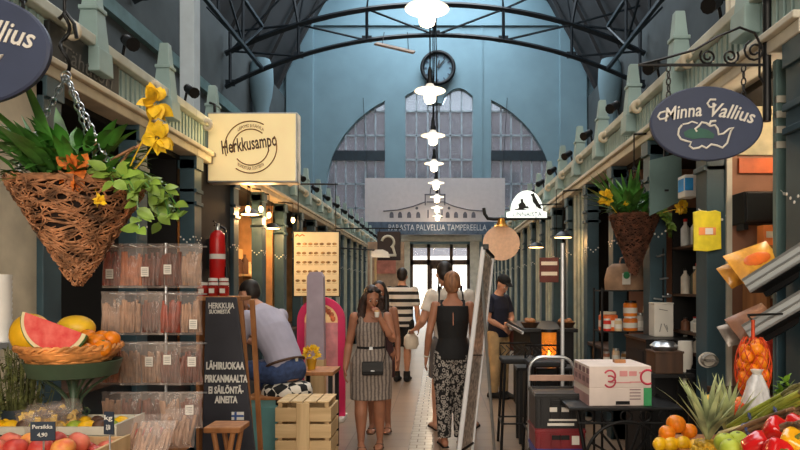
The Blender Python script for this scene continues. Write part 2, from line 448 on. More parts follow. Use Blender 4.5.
# roof trusses
def truss(y, label):
    t = thing('roof_truss', label, 'roof truss', (XC,y,0), group='steel arch trusses of the hall roof')
    RA = 13.85; za = 9.3; zc = za-RA; gap = .95; XE = XS+.0
    lo = lambda x: zc+math.sqrt(RA*RA-x*x)
    hi = lambda x: zc+gap+math.sqrt((RA+.6)**2-x*x)-.6
    xs = [XE*(i/20-1) for i in range(41)]
    MB().tube([(x,0,lo(x)) for x in xs], .075, 4).build('lower_chord', M['steel_dark'], t, 0)
    MB().tube([(x,0,hi(x)) for x in xs], .09, 4).build('upper_chord', M['steel_dark'], t, 0)
    ns = [-6.3,-4.2,-2.1,0,2.1,4.2,6.3]
    w = MB()
    for x in ns: w.cyl((x,0,lo(x)),(x,0,hi(x)),.05,n=5)
    for a, b_ in zip(ns, ns[1:]):
        m_ = (a+b_)/2
        if a < 0: w.cyl((b_,0,lo(b_)),(a,0,hi(a)),.035,n=5)
        else: w.cyl((a,0,lo(a)),(b_,0,hi(b_)),.035,n=5)
        if abs(m_) > 3.0:
            w.cyl((a,0,hi(a)),(a,0,min(hi(a)+1.6,ZR0-.1)),.05,n=5); w.cyl((a,0,hi(a)),(b_,0,hi(b_)+1.4),.035,n=5)
    for x in (-2.1,0,2.1,-4.2,4.2): w.cyl((x,0,hi(x)),(x*.9,0,hi(x)+2.4),.03,n=5)
    for s in (-1,1):
        w.cyl((s*6.3,0,hi(6.3)),(s*6.3,0,9.45),.06,n=5); w.cyl((s*4.2,0,hi(4.2)),(s*6.3,0,9.4),.04,n=5)
        w.cyl((s*4.2,0,hi(4.2)),(s*4.9,0,13.4),.05,n=5)
    w.build('web_bracing', M['steel_dark'], t, 0)
    for x in ns:
        MB().box((x,0,lo(x)+.04),(.3,.05,.2)).build('gusset_plate', M['steel_dark'], t, 0)
    return t
truss(20.0, 'steel arch truss spanning the hall above the clock')
truss(14.0, 'steel arch truss at the top edge, second from the end wall')
truss(8.5, 'steel arch truss nearest above, over the front stalls')
for s, lb in ((-1,'dark lattice girder running along the left side of the roof'),(1,'dark lattice girder running along the right side of the roof')):
    t = thing('lattice_girder', lb, 'girder', (XC+s*5.3,8.0,0))
    for nm, z in (('lower_chord',8.25),('upper_chord',9.55)): MB().bb(-.05,.05,0,11.9,z-.045,z+.045).build(nm, M['steel_dark'], t, 0)
    w = MB()
    for j in range(6):
        y = j*2.0; w.cyl((0,y,8.25),(0,y,9.55),.045,n=5); w.cyl((0,y,8.25 if j % 2 else 9.55),(0,y+2,9.55 if j % 2 else 8.25),.035,n=5); w.cyl((0,y,8.25),(s*1.0,y,9.3),.035,n=5)
    w.build('web_bracing', M['steel_dark'], t, 0)
# cast columns on the side walls
for s, lb in ((-1,'pale cast column with a bulging head by the left side wall'),(1,'pale cast column with a bulging head by the right side wall')):
    t = thing('column', lb, 'column', (XC+s*(XS-.32),22.9,0))
    zt = EYE+(HY-57)*22.9/FOC
    MB().lathe([(.34,0),(.34,.3),(.26,.4),(.25,zt-2.0)],n=20).build('shaft', M['blue_wall'], t, 50)
    MB().lathe([(.25,zt-2.0),(.27,zt-1.75),(.36,zt-1.4),(.42,zt-.9),(.40,zt-.4),(.3,zt-.1),(.0,zt)],n=20).build('capital', M['blue_wall'], t, 50)
# square hall columns behind the stall rows
for px0, X, s, lb in ((190,-2.95,-1,'square white column rising behind the left stalls'),(736,2.62,1,'pale fluted column rising behind the right stalls')):
    y = X*FOC/(px0-HX)
    t = thing('column', lb, 'column', (X,y,0))
    if s < 0:
        MB().box((0,0,5.2),(.17,.2,10.4)).build('shaft', mat('bluish_white_paint', (176,190,200), .6, var=.03), t, 0, .01)
        MB().box((0,0,.2),(.26,.3,.4)).build('base', M['teal_pale'], t, 0, .01)
    else:
        MB().lathe([(.08,.4),(.075,10.4)],n=20,lobes=10,amp=.12).build('shaft', M['cream_pale'], t, 60)
        MB().box((0,0,.2),(.26,.26,.4)).build('base', M['teal_pale'], t, 0, .01)
    MB().box((0,0,10.35),(.3,.34,.2)).build('capital', M['teal_pale'], t, 0, .02)
# ------------------------------------------------------------------ the two rows of market stalls
BAY = 1.16
M['rail'] = mat('pale_grey_green_rail', (186,190,178), .6, var=.06)
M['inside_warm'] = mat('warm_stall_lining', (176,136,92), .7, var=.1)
M['slat_light'] = mat('pale_grey_green_boards', (186,190,172), .6, var=.1)
M['slat_teal'] = mat('teal_boards', (70,98,98), .6, var=.1)
def bracket(m, x, y, z, s):
    """scrolled corbel under the rail"""
    pts = [(x, y, z-.02)]
    for i in range(12):
        a = i/11*1.6*PI; r = .055*(1-i/16)
        pts.append((x-s*(.02+r*math.sin(a)), y, z-.0-.055+r*math.cos(a)))
    m.tube(pts, [.03]+[.026-.0012*i for i in range(12)], 7)
    return m
def market_stall(s, y0, bays, label, lining='dark', depth=1.9, counter=True):
    X = XL if s < 0 else XR
    t = thing('market_stall', label, 'market stall', (X,y0,0)); n = len(bays); L = n*BAY
    lo = lambda a, b: (min(s*a,s*b), max(s*a,s*b))
    for i in range(n):
        y = i*BAY
        x0, x1 = lo(-.04,.10)
        p = MB().bb(x0,x1,y-.09,y+.09,0,ZB-.05)
        x0, x1 = lo(-.06,.12)
        p.bb(x0,x1,y-.09,y+.09,0,.35)
        for z in (2.32,2.44): p.bb(x0,x1,y-.09,y+.09,z,z+.035)
        p.bb(x0,x1,y-.09,y+.09,2.66,ZB)
        p = p.build('pilaster', M['teal'], t, 0, .004)
        d = MB()
        for k in range(5):
            d.ell((-s*.045, y+(k-2)*.035, 2.02-.05*(1-abs(k-2)/2)), (.004,.009,.009), n=8, m=5)
            d.ell((s*.03*(k-2)/1.0+s*.03, y-.094, 2.02-.05*(1-abs(k-2)/2)), (.009,.004,.009), n=8, m=5)
        d.build('garland_dots', M['letter'], p, 60)
        f = MB()
        yf = y+.52
        for a, b_, r0, r1 in ((2.98,3.14,.095,.09),(3.14,3.40,.078,.056),(3.40,3.43,.066,.066),(3.43,3.62,.052,.036)):
            f.box((s*.0,yf,(a+b_)/2),(2*r0,2*r0,b_-a),top=r1/r0)
        f.build('finial', M['teal_pale'], t, 0, .006)
        bracket(MB(), -s*.05, y+.14, 3.17, s).build('scroll_bracket', M['cream'], t, 60)
        l = MB().cyl((-s*.06,y+.86,3.34),(-s*.15,y+.78,3.28),.035,.05,10); l.cyl((s*.0,y+.92,3.2),(-s*.05,y+.87,3.34),.012,n=6); l.ell((-s*.06,y+.86,3.345),.04,n=10,m=6)
        l.build('spotlight', M['black'], t, 40)
    fa = MB()
    fa.bb(*lo(.02,.06),-.09,L-.09,ZB+.06,ZT-.02)
    q = int(L/.075)
    for j in range(q):
        y = -.05+j*(L/q); fa.bb(*lo(-.005,.02),y,y+.045,ZB+.08,ZT-.08)
    fa.build('slatted_fascia', M['teal_pale'], t, 0)
    MB().bb(*lo(-.07,.1),-.09,L-.09,ZB-.02,ZB+.05).bb(*lo(-.1,.1),-.09,L-.09,ZB+.05,ZB+.09).build('cornice', M['cream'] if s < 0 else M['cream_pale'], t, 0, .008)
    MB().bb(*lo(-.06,.1),-.09,L-.09,ZT-.07,ZT).build('top_rail', M['rail'], t, 0, .008)
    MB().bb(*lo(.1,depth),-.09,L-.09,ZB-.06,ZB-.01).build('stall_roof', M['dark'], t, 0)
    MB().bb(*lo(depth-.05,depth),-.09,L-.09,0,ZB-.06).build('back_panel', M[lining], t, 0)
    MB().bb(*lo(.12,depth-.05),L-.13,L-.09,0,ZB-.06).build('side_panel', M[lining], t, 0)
    for i, kind in enumerate(bays):
        y = i*BAY
        if kind in ('cream','black'):
            MB().bb(*lo(.0,.06),y+.09,y+BAY-.09,0,ZB-.02).build('front_panel', M['cream' if kind == 'cream' else 'dark'], t, 0)
        elif kind == 'slats':
            g = MB(); h = MB(); k = 0
            for j in range(8):
                yy = y+.1+j*(BAY-.2)/8
                (g if j % 2 else h).bb(*lo(.0+.02*(j % 2),.05),yy,yy+(BAY-.2)/8*(.9 if j % 2 else .55),.0,ZB-.02)
            g.build('shutter_boards', M['slat_teal'], t, 0); h.build('light_boards', M['slat_light'], t, 0)
            MB().bb(*lo(.06,.07),y+.09,y+BAY-.09,0,ZB-.02).build('dark_backing', M['dark'], t, 0)
        elif counter and kind != 'bare':
            MB().bb(*lo(.0,.05),y+.09,y+BAY-.09,0,.86).build('counter_front', M['teal_dark'], t, 0)
            MB().bb(*lo(-.04,.5),y+.09,y+BAY-.09,.86,.9).build('counter_top', M['wood_dark'], t, 0, .005)
    return t
LB = [('nearest left market stall, teal posts and slatted fascia behind the big hanging basket',['cream','open','open'],'dark'),
      ('left market stall with the fire extinguisher and the warm lamps',['black','open','open'],'inside_warm'),
      ('left market stall behind the menu board and pink ice cream stand',['open','open','open'],'inside_warm'),
      ('left market stall with grey green shutters just beyond the menu board',['slats','slats','slats'],'dark'),
      ('fifth left market stall, shuttered, behind the woman eating',['slats','slats','slats'],'dark'),
      ('last left market stall, shuttered, close to the end wall',['slats','slats','slats'],'dark')]
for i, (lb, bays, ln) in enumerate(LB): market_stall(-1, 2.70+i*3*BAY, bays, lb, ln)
RB = [('nearest right market stall with the oval shop sign and snack shelves',['open','bare','bare'],'brown_wall'),
      ('right market stall behind the wire shelf with the paper bag',['open','slats','open'],'dark'),
      ('right market stall beside the domed light sign, shuttered',['slats','slats','slats'],'dark'),
      ('fourth right market stall, shuttered, behind the man in the cap',['slats','slats','slats'],'dark'),
      ('fifth right market stall, shuttered, beyond the oval beige sign',['slats','slats','slats'],'dark'),
      ('last right market stall, shuttered, close to the end wall',['slats','slats','slats'],'dark')]
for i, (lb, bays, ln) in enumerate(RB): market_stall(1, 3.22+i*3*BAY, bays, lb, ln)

# ------------------------------------------------------------------ the hall lamps
M['lampshade'] = mat('glowing_white_enamel',(240,236,224),.4,emit=(255,236,206),es=.4)
def hall_lamp(i, y, px, py, label):
    p = at(px, py, y); r = .225
    t = thing('pendant_lamp', label, 'lamp', p, group='pendant lamps along the middle of the hall')
    MB().lathe([(.035,.115),(.05,.105),(.07,.075),(.1,.045),(r,.012),(r+.004,.002),(r-.01,.0),(.1,.025),(.0,.04)],n=28).build('shade', M['lampshade'], t, 60)
    MB().lathe([(.0,-.175),(.045,-.172),(.075,-.155),(.088,-.12),(.09,.03),(.06,.05)],n=20).build('glass_jar', M['bulb'], t, 60)
    MB().lathe([(.0,.36),(.02,.35),(.034,.3),(.034,.2),(.05,.17),(.05,.10)],n=14).build('lamp_cap', M['black'], t, 40)
    top = 8.2
    MB().tube([(0,0,.3),(0,0,2.0),(-.1-p.x,0,top-p.z)],.012,6).build('rod', M['black'], t, 0)
    light('pendant_light', 'POINT', (p.x,p.y,p.z-.24), 26, (255,226,186), radius=.1)
    return t
struct(MB().cyl((-.1,-6,8.2),(-.1,YW,8.2),.012,n=6).build('trim_8', M['black'], smooth=0))
lamp_labels = ['large glowing white pendant lamp at the top, nearest of the row','glowing white pendant lamp just under the wall clock','glowing pendant lamp in front of the middle arched window, second below the clock',
 'glowing pendant lamp just above the top edge of the banner','glowing pendant lamp hanging over the upper edge of the banner','glowing pendant lamp over the drawn tower on the banner','small glowing pendant lamp over the drawn arcade on the banner','smallest pendant lamp, lowest over the banner']
for i in range(8):
    y = 6.7+2.8*i; v_ = 2.86*FOC/y
    px = [427,430,433,434,436,437,437,437.5][i]
    hall_lamp(i, y, px, HY-v_, lamp_labels[i])

# ------------------------------------------------------------------ clock, banner and the things at the end wall
def wall_clock():
    c = Vector((wx(438), YW-.3, wz(70))); r = 17*k*.92
    t = thing('wall_clock', 'round black framed clock on the pale blue end wall', 'clock', c)
    MB().ring((0,0,0), r, .085, 'Y', 40, 8).build('rim', M['black'], t, 60)
    MB().cyl((0,.08,0),(0,.12,0),r-.04,n=40).build('dial', mat('grey_blue_dial',(100,128,142),.6,var=.03), t, 0)
    tk = MB()
    for j in range(12):
        a = j*PI/6; tk.box((math.sin(a)*r*.78,.05,math.cos(a)*r*.78),(.05,.02,r*.16),Matrix.Rotation(a,3,'Y'))
    tk.build('hour_marks', M['slate'], t, 0)
    for nm, a, ln, w in (('minute_hand',38,.72,.08),('hour_hand',10,.5,.1)):
        aa = R(a); MB().box((math.sin(aa)*r*ln/2,.02,math.cos(aa)*r*ln/2),(w,.025,r*ln),Matrix.Rotation(aa,3,'Y'),top=.4).build(nm, M['black'], t, 0)
    MB().cyl((0,.28,0),(0,.1,0),.2,n=14).build('wall_mount', M['black'], t, 0)
wall_clock()
yb = 27.1; B0, B1 = at(365,178,yb), at(505,235,yb)
t = thing('banner', 'wide white banner with a drawn market hall and a dark blue stripe', 'banner', ((B0.x+B1.x)/2, yb, B1.z))
W, H = B1.x-B0.x, B0.z-B1.z
MB().bb(-W/2,W/2,0,.03,0,H).build('sheet', mat('banner_cloth',(196,188,188),.85,var=.02), t, 0)
MB().bb(-W/2,W/2,-.012,.0,.02,H*.23).build('stripe', mat('slate_blue_print',(72,88,106),.8), t, 0)
letters('PARASTA PALVELUA TAMPEREELLA', .36, mat('pale_print',(190,192,196),.8), t, (.1,-.02,H*.125), fit=W*.70)
dr = MB()
def ln(pts, r=.022): dr.tube([(x*W,-.012,z*H) for x, z in pts], r, 4)
for x in (-.31,-.25,-.185,-.12,.09,.15,.215,.275):
    dr.prism([(-.085,0),(.085,0),(.085,.14),(.06,.22),(0,.26),(-.06,.22),(-.085,.14)],(1,0,0),(0,0,1),(0,.012,0),(x*W,-.014,H*.3))
ln([(-.37,.42),(-.26,.44),(-.16,.5),(-.07,.58)]); ln([(.35,.42),(.24,.44),(.14,.5),(.06,.58)])
for x in (-.07,.07): ln([(x,.52),(x,.72)])
ln([(-.075,.71),(.075,.71)]); ln([(-.06,.58),(.06,.58)]); ln([(-.035,.72),(-.03,.82),(0,.88),(.03,.82),(.035,.72)]); ln([(-.05,.3),(-.05,.44)]); ln([(.05,.3),(.05,.44)])
for x in (-.13,.1): dr.ell((x*W,-.01,H*.47),(.06,.012,.06),n=8,m=6)
dr.build('drawing', mat('grey_print',(92,90,98),.8), t, 0)
for x in (-W/2+.1, W/2-.1): MB().cyl((x,.015,H),(x*1.1,.88,H+3.6),.012,n=5).build('hanging_wire', M['black'], t, 0)
c = at(438,231.5,27.6); t = thing('notice_board', 'long pale notice strip over the street door below the banner', 'sign', c)
MB().box((0,0,0),(2.9,.06,.27)).build('board', M['cream_pale'], t, 0); MB().bb(-1.3,1.3,.03,.38,-.03,.03).build('wall_mount', M['black'], t, 0)
# the signs on the left far row
def plate(w, h, d=.03): return MB().box((0,0,0),(w,d,h))
c = at(389,246,14.0); t = thing('hanging_sign', 'dark square hanging sign with a pale curl, left of the street door', 'sign', c)
plate(.5,.62,.05).build('board', mat('dark_brown_board',(40,24,22),.6), t, 0, .01)
MB().ring((-.02,-.035,.08),.13,.03,'Y',20,6,a0=-60,a1=170).tube([(.08,-.035,-.0),(.13,-.035,-.18)],.03,6).tube([(.0,-.035,-.2),(.16,-.035,-.2)],.03,6).build('emblem', M['cream_pale'], t, 60)
MB().cyl((-.2,0,.31),(-.2,0,.38),.01,n=6).cyl((.2,0,.31),(.2,0,.38),.01,n=6).tube([(.27,0,.38),(XL-c.x+.02,0,.38)],.016,6).build('hanger', M['black'], t, 40)
c = at(380,254,13.2); t = thing('awning_sign', 'small grey shaped sign under the dark square sign', 'sign', c)
MB().prism([(-.2,-.07),(.2,-.07),(.16,.04),(.06,.09),(-.08,.09),(-.17,.04)],(1,0,0),(0,0,1),(0,.04,0)).build('board', M['alu'], t, 0)
MB().tube([(-.1,.02,.08),(XL-c.x+.03,.02,.14)],.016,6).build('hanger', M['black'], t, 40)
for px in (371,375.5):
    c = at(px,262,13.9); c.z = 0
    tag(MB().cyl((c.x,c.y,0),(c.x,c.y,2.35),.025,n=8).build('sign_post', M['cream_pale'] if px < 373 else M['wood_pale']), 'slim %s post by the left far stalls, behind the women' % ('ivory' if px < 373 else 'pale wooden'), 'post')
c = at(386,270,19.5); c.z = 0
t = thing('notice_stand', 'tall beige notice board at the far left end of the aisle', 'notice board', c)
MB().bb(-.55,.55,-.05,.05,.3,2.9).build('board', mat('beige_board',(170,142,118),.8), t, 0, .01)
MB().bb(-.35,.3,-.07,-.05,1.95,2.35).build('poster', mat('pale_red_poster',(178,112,96),.8), t, 0)
for x in (-.45,.45): MB().bb(x-.04,x+.04,-.2,.2,0,.32).build('foot', M['wood_dark'], t, 0)

# left light box sign
def herkku_sign():
    y = 6.55; a, b_ = at(208,113,y), at(298,183,y); w, h = b_.x-a.x, a.z-b_.z
    t = thing('light_box_sign', 'glowing cream light box sign with a round brown stamp, left side', 'sign', ((a.x+b_.x)/2,y,(a.z+b_.z)/2))
    MB().box((0,.05,0),(w,.16,h)).build('case', M['alu'], t, 0, .01)
    MB().box((0,-.035,0),(w-.035,.012,h-.035)).build('lit_face', mat('lit_cream_panel',(236,216,166),.25,var=.05,scale=2,emit=(255,222,158),es=.3,coat=.5), t, 0)
    ink = mat('brown_ink',(120,82,34),.6)
    d = MB()
    for r, a0, a1 in ((.26,60,200),(.26,235,385),(.18,50,195),(.18,220,350)): d.ring((-.01,-.044,0), r, .006, 'Y', 36, 4, a0=a0, a1=a1)
    d.build('stamp_ring', ink, t, 60)
    o = letters('Herkkusampo', .19, mat('dark_brown_ink',(74,46,18),.6), t, (-.03,-.045,.03), fit=.56, shear=.1, bold=.003); o.rotation_euler = (PI/2,R(-9),0)
    for txt, sg in (('LEIPOMO & KAHVILA',1),('KONDITORIA TUOTTEITA',-1)):
        o = letters(txt, .05, ink, t, (-.01,-.044,.215*sg), fit=.26, arc=-2.6*sg)
    MB().tube([(-w/2+.05,.05,h/2),(-w/2+.05,.05,h/2+.1),(XL-t.location.x,.05,h/2+.12)],.014,6).build('bracket', M['black'], t, 40)
    light('light_box_glow','AREA',(t.location.x,y-.1,t.location.z),6,(255,214,140),(R(-90),0,0),w*.9,h*.9)
herkku_sign()

# right: bracket with the domed light sign and the beige oval sign
y = 10.5; c = at(527,205,y)
t = thing('light_box_sign', 'white domed light box sign with black animal silhouettes, right side', 'sign', c)
w = 40/FOC*y; h = 28/FOC*y
out = [(-.5*w,-.45*h),(.5*w,-.45*h),(.5*w,-.25*h),(.40*w,-.22*h)]+[(.40*w*math.cos(PI*i/16),-.2*h+.72*h*math.sin(PI*i/16)) for i in range(1,16)]+[(-.40*w,-.22*h),(-.5*w,-.25*h)]
MB().prism(out,(1,0,0),(0,0,1),(0,.1,0)).build('case', mat('lit_white_panel',(240,244,240),.3,emit=(236,248,240),es=1.1), t, 0)
d = MB(); D = lambda pts: d.prism([(x*w,z*h) for x, z in pts],(1,0,0),(0,0,1),(0,.012,0),(0,-.013,0))
D([(-.35,-.18),(-.18,-.1),(-.1,-.14),(.05,-.18)]); D([(-.2,-.12),(-.22,.02),(-.15,.1),(-.17,.2),(-.1,.22),(-.09,.1),(-.04,.02),(-.02,-.1),(-.1,-.15)])
D([(.08,.38),(.17,.42),(.2,.3),(.3,.05),(.38,-.15),(.28,-.12),(.2,.02),(.14,.12),(.13,.28)]); D([(-.06,-.12),(0,-.02),(.06,-.12)])
d.build('silhouettes', M['black'], t, 0)
letters('LINNAISTA', .1, M['slate'], t, (0,-.012,-.34*h), fit=.72*w)
pb = MB(); zb = at(0,217.5,y).z-c.z
pb.tube([(at(484,0,y).x-c.x,.05,zb+.16),(at(485,0,y).x-c.x,.05,zb+.06),(at(488,0,y).x-c.x,.05,zb-.01),(at(494,0,y).x-c.x,.05,zb-.02),(XR-c.x+.02,.05,zb)],.028,8)
pb.build('bracket', M['black'], t, 60)
c = at(501.5,243,y+.02); t = thing('oval_sign', 'blank beige oval sign with a brass top, hung beside the ladder', 'sign', c)
MB().cyl((0,.0,0),(0,.05,0),1,n=40).build('board', mat('beige_sign',(224,190,164),.6,var=.04), t, 0)
t.children[0].scale = (18.5/FOC*y,1,17.5/FOC*y)
MB().lathe([(.0,.40),(.05,.40),(.07,.33),(.1,.29),(.13,.26)],(0,.03,0),n=14).build('brass_cap', mat('brass',(190,130,50),.3,.8), t, 50)
MB().cyl((0,.03,.38),(0,.03,at(0,217.5,y).z-c.z),.015,n=6).build('hook', M['black'], t, 0)

p = at(395,48,19.6); t = thing('hanging_board','tan flat board hanging tilted under the roof truss, left of the clock','board',p)
MB().box((0,0,0),(1.2,.5,.06),Matrix.Rotation(R(13),3,'Y')@Matrix.Rotation(R(25),3,'X')).build('board', mat('tan_board',(150,124,104),.7), t, 0, .01)
for x in (-.4,.4): MB().tube([(x,.1,-x*.23),(x*.9,.38,.62)],.012,5).build('hanger', M['black'], t, 0)
# ------------------------------------------------------------------ front left: hanging basket
def rnd(a, b): return random.uniform(a, b)
def chain(m, a, b, r=.006, link_=.035):
    a, b = Vector(a), Vector(b); n = max(2,int((b-a).length/(link_*.78))); d = (b-a)/n
    t = d.normalized(); u = t.orthogonal().normalized(); v = t.cross(u)
    for i in range(n):
        c = a+d*(i+.5); w = u if i % 2 else v; pts = []
        for j in range(9):
            q = 2*PI*j/8; pts.append(c+t*(link_*.5*math.cos(q))+w*(link_*.28*math.sin(q)))
        m.tube(pts, r*.6, 4, cap=False)
def woven_cone(r, dep, t, rows=17, seed=1):
    rg = random.Random(seed); m = MB()
    prof = lambda z: r*(max(0,(z+dep)/dep))**.97+.008
    m.lathe([(.0,-dep),(.02,-dep+.01)]+[(prof(-dep*(1-i/8))*.95-.004, -dep*(1-i/8)) for i in range(1,9)]+[(r*.86,-.0),(.0,-.05)], n=28)
    m.build('gap_shade_cone', mat_once('dark_gap_shade',(40,27,21),rough=.9), t, 50); m = MB()  # dark inner cone paints the shade in the gaps between twigs
    for i in range(rows):
        z = -dep+dep*(i+.5)/rows; pts = []; ph = rg.random()*6
        for j in range(41):
            a = 2*PI*j/40; rr = prof(z)+.006*math.sin(a*11+i*PI+ph*.2)
            pts.append((rr*math.cos(a), rr*math.sin(a), z+.012*math.sin(a*5+ph)))
        m.tube(pts, .006, 5, cap=False)
    for i in range(460):                                   # loose crossing twigs
        a = rg.random()*2*PI; z = -dep*(1-rg.random()**.7); L = rg.uniform(.05,.13); sl = rg.uniform(-1.2,1.2)
        pts = []
        for q in range(4):
            zz = max(-dep,min(0.02,z+sl*L*(q/3-.5))); aa = a+L*(q/3-.5)/max(.05,prof(zz)); rr = prof(min(0,zz))+.012+.006*math.sin(q*2)
            pts.append((rr*math.cos(aa),rr*math.sin(aa),zz))
        m.tube(pts, rg.uniform(.002,.0042), 4)
    for i in range(260):                                   # curly ends
        a = rg.random()*2*PI; z = -dep*(1-rg.random()**.6)*.96; q0 = rg.uniform(.012,.03); ph = rg.random()*6; sw = rg.uniform(1.5,4.5); pts = []
        for q in range(6):
            th = ph+sw*q/5; zz = max(-dep,min(.01,z+q0*math.sin(th))); aa = a+q0*math.cos(th)/max(.06,prof(zz)); rr = prof(min(0,zz))+.014+.006*math.sin(q*1.3)
            pts.append((rr*math.cos(aa),rr*math.sin(aa),zz))
        m.tube(pts, rg.uniform(.002,.0035), 4)
    m.ring((0,0,0), r+.006, .014, 'Z', 40, 6)
    return m
def plant(t, r, rg, big=True, trail=1, flowers=(), dens=1.0):
    f = MB()
    for i in range(int(150*dens)):                                   # bushy leaves
        a = rg.random()*2*PI; q = r*math.sqrt(rg.random())*.95; el = rg.uniform(.15,1.3)
        d = Vector((math.cos(a)*math.cos(el),math.sin(a)*math.cos(el),math.sin(el)))
        f.leaf((q*math.cos(a),q*math.sin(a),rg.uniform(-.02,.16*r/.26)), d, (0,0,1), rg.uniform(.07,.15)*r/.26, rg.uniform(.018,.036)*r/.26, .5)
    f.build('foliage', M['leaf'], t, 60)
    if big:
        b = MB()
        for i in range(44):                               # large dark blades on the left
            a = rg.uniform(1.7,4.9); el = rg.uniform(.45,1.35); q = r*rg.random()*.7
            d = Vector((math.cos(a)*math.cos(el),math.sin(a)*math.cos(el),math.sin(el)))
            b.leaf((q*math.cos(a)-.04,q*math.sin(a),.03), d, (0,0,1), rg.uniform(.24,.42), rg.uniform(.022,.042), rg.uniform(.1,.4))
        b.build('broad_leaves', M['leaf_dark'], t, 60)
    iv = MB(); st = MB()
    for k in range(int(9*trail)):                              # trailing ivy
        a = rg.uniform(-.9,.75); p = Vector((r*.8*math.cos(a), r*.8*math.sin(a), .03)); d = Vector((math.cos(a),math.sin(a),.7)); pts = [p.copy()]
        for j in range(rg.randint(4,9)):
            d = (d+Vector((rg.uniform(-.2,.2),rg.uniform(-.2,.2),-.42))).normalized(); p = p+d*.042*r/.26; pts.append(p.copy())
            for _ in range(2):
                e = Vector((rg.uniform(-1,1),rg.uniform(-1,1),rg.uniform(-.6,.4)))
                iv.leaf(p, e, Vector((0,-1,.6)), rg.uniform(.045,.08)*r/.26, rg.uniform(.02,.032)*r/.26, .3, 4)
        st.tube(pts, .003, 4)
    iv.build('trailing_leaves', M['leaf_lime'], t, 60); st.build('stems', M['leaf_dark'], t, 60)
    for (x, y, z, s, col) in flowers:
        fl = MB()
        for j in range(22):
            u = Vector((rg.uniform(-.55,.55),rg.uniform(-.55,.55),rg.uniform(-1,1))).normalized()
            fl.leaf(Vector((x,y,z))+u*s*.12, u, Vector((rg.uniform(-1,1),-1,rg.uniform(-1,1))), s*.62, s*.3, rg.uniform(-.3,.6), 4)
        fl.tube([(x*.55,y*.55,.0),(x*.85,y*.85,z*.6),(x,y,z)], .003, 4)
        fl.build('flower', col, t, 60)
M['petal_yellow'] = mat('yellow_petals',(238,188,34),.6,var=.12,scale=30,sss=.05)
M['petal_orange'] = mat('orange_petals',(208,112,40),.65,var=.2,scale=30)
BY = 2.75
p = at(78,186,BY); rg = random.Random(3)
t = thing('hanging_basket', 'large brown wicker cone basket of leafy plants hanging at the left front', 'hanging basket', p)
woven_cone(.243,.42,t).build('basket', M['wicker'], t, 50)
plant(t, .25, rg, True, 1.0, [(.10,-.2,.03,.11,M['petal_orange']),(.33,.0,.35,.11,M['petal_yellow']),(.345,-.02,.2,.10,M['petal_yellow']),(.2,-.2,-.09,.04,M['petal_yellow'])], 1.25)
bw = MB()
for q in ((.12,.05,.18),(.2,-.02,.14),(.02,.1,.2),(.26,.02,.19)): bw.tube([(q[0]*.4,q[1],0),(q[0]*.8,q[1],q[2]*.8),(q[0]*1.25,q[1],q[2]*1.15)],.006,5)
bw.build('bare_twigs', M['wicker'], t, 60)
ch = MB(); hook = at(66,76,BY)-p
for a in (200,335,90): chain(ch, (.24*math.cos(R(a)),.24*math.sin(R(a)),.01), hook)
ch.ring(hook, .02, .004, 'Y', 12, 5); ch.build('chain', M['chrome'], t, 60)
hk = MB(); z0 = hook.z; zt = 2.86-p.z; pts = []
for i in range(25):
    q = i/24; tw = .018*math.sin(q*PI*5)*(1 if q < .62 else 0)
    pts.append((hook.x-.005+tw, .018*math.cos(q*PI*5)*(1 if q < .62 else 0), z0+.02+(zt-z0-.02)*q))
hk.tube(pts, .008, 6); hk.tube([(hook.x-.03,0,z0+.24),(hook.x+.0,0,z0+.27),(hook.x+.035,0,z0+.22),(hook.x+.045,0,z0+.16)],.008,6)
hk.tube([(hook.x-.005,0,zt),(XL-p.x-.02,0,zt+.01)],.012,6); hk.build('iron_hook', M['black'], t, 60)

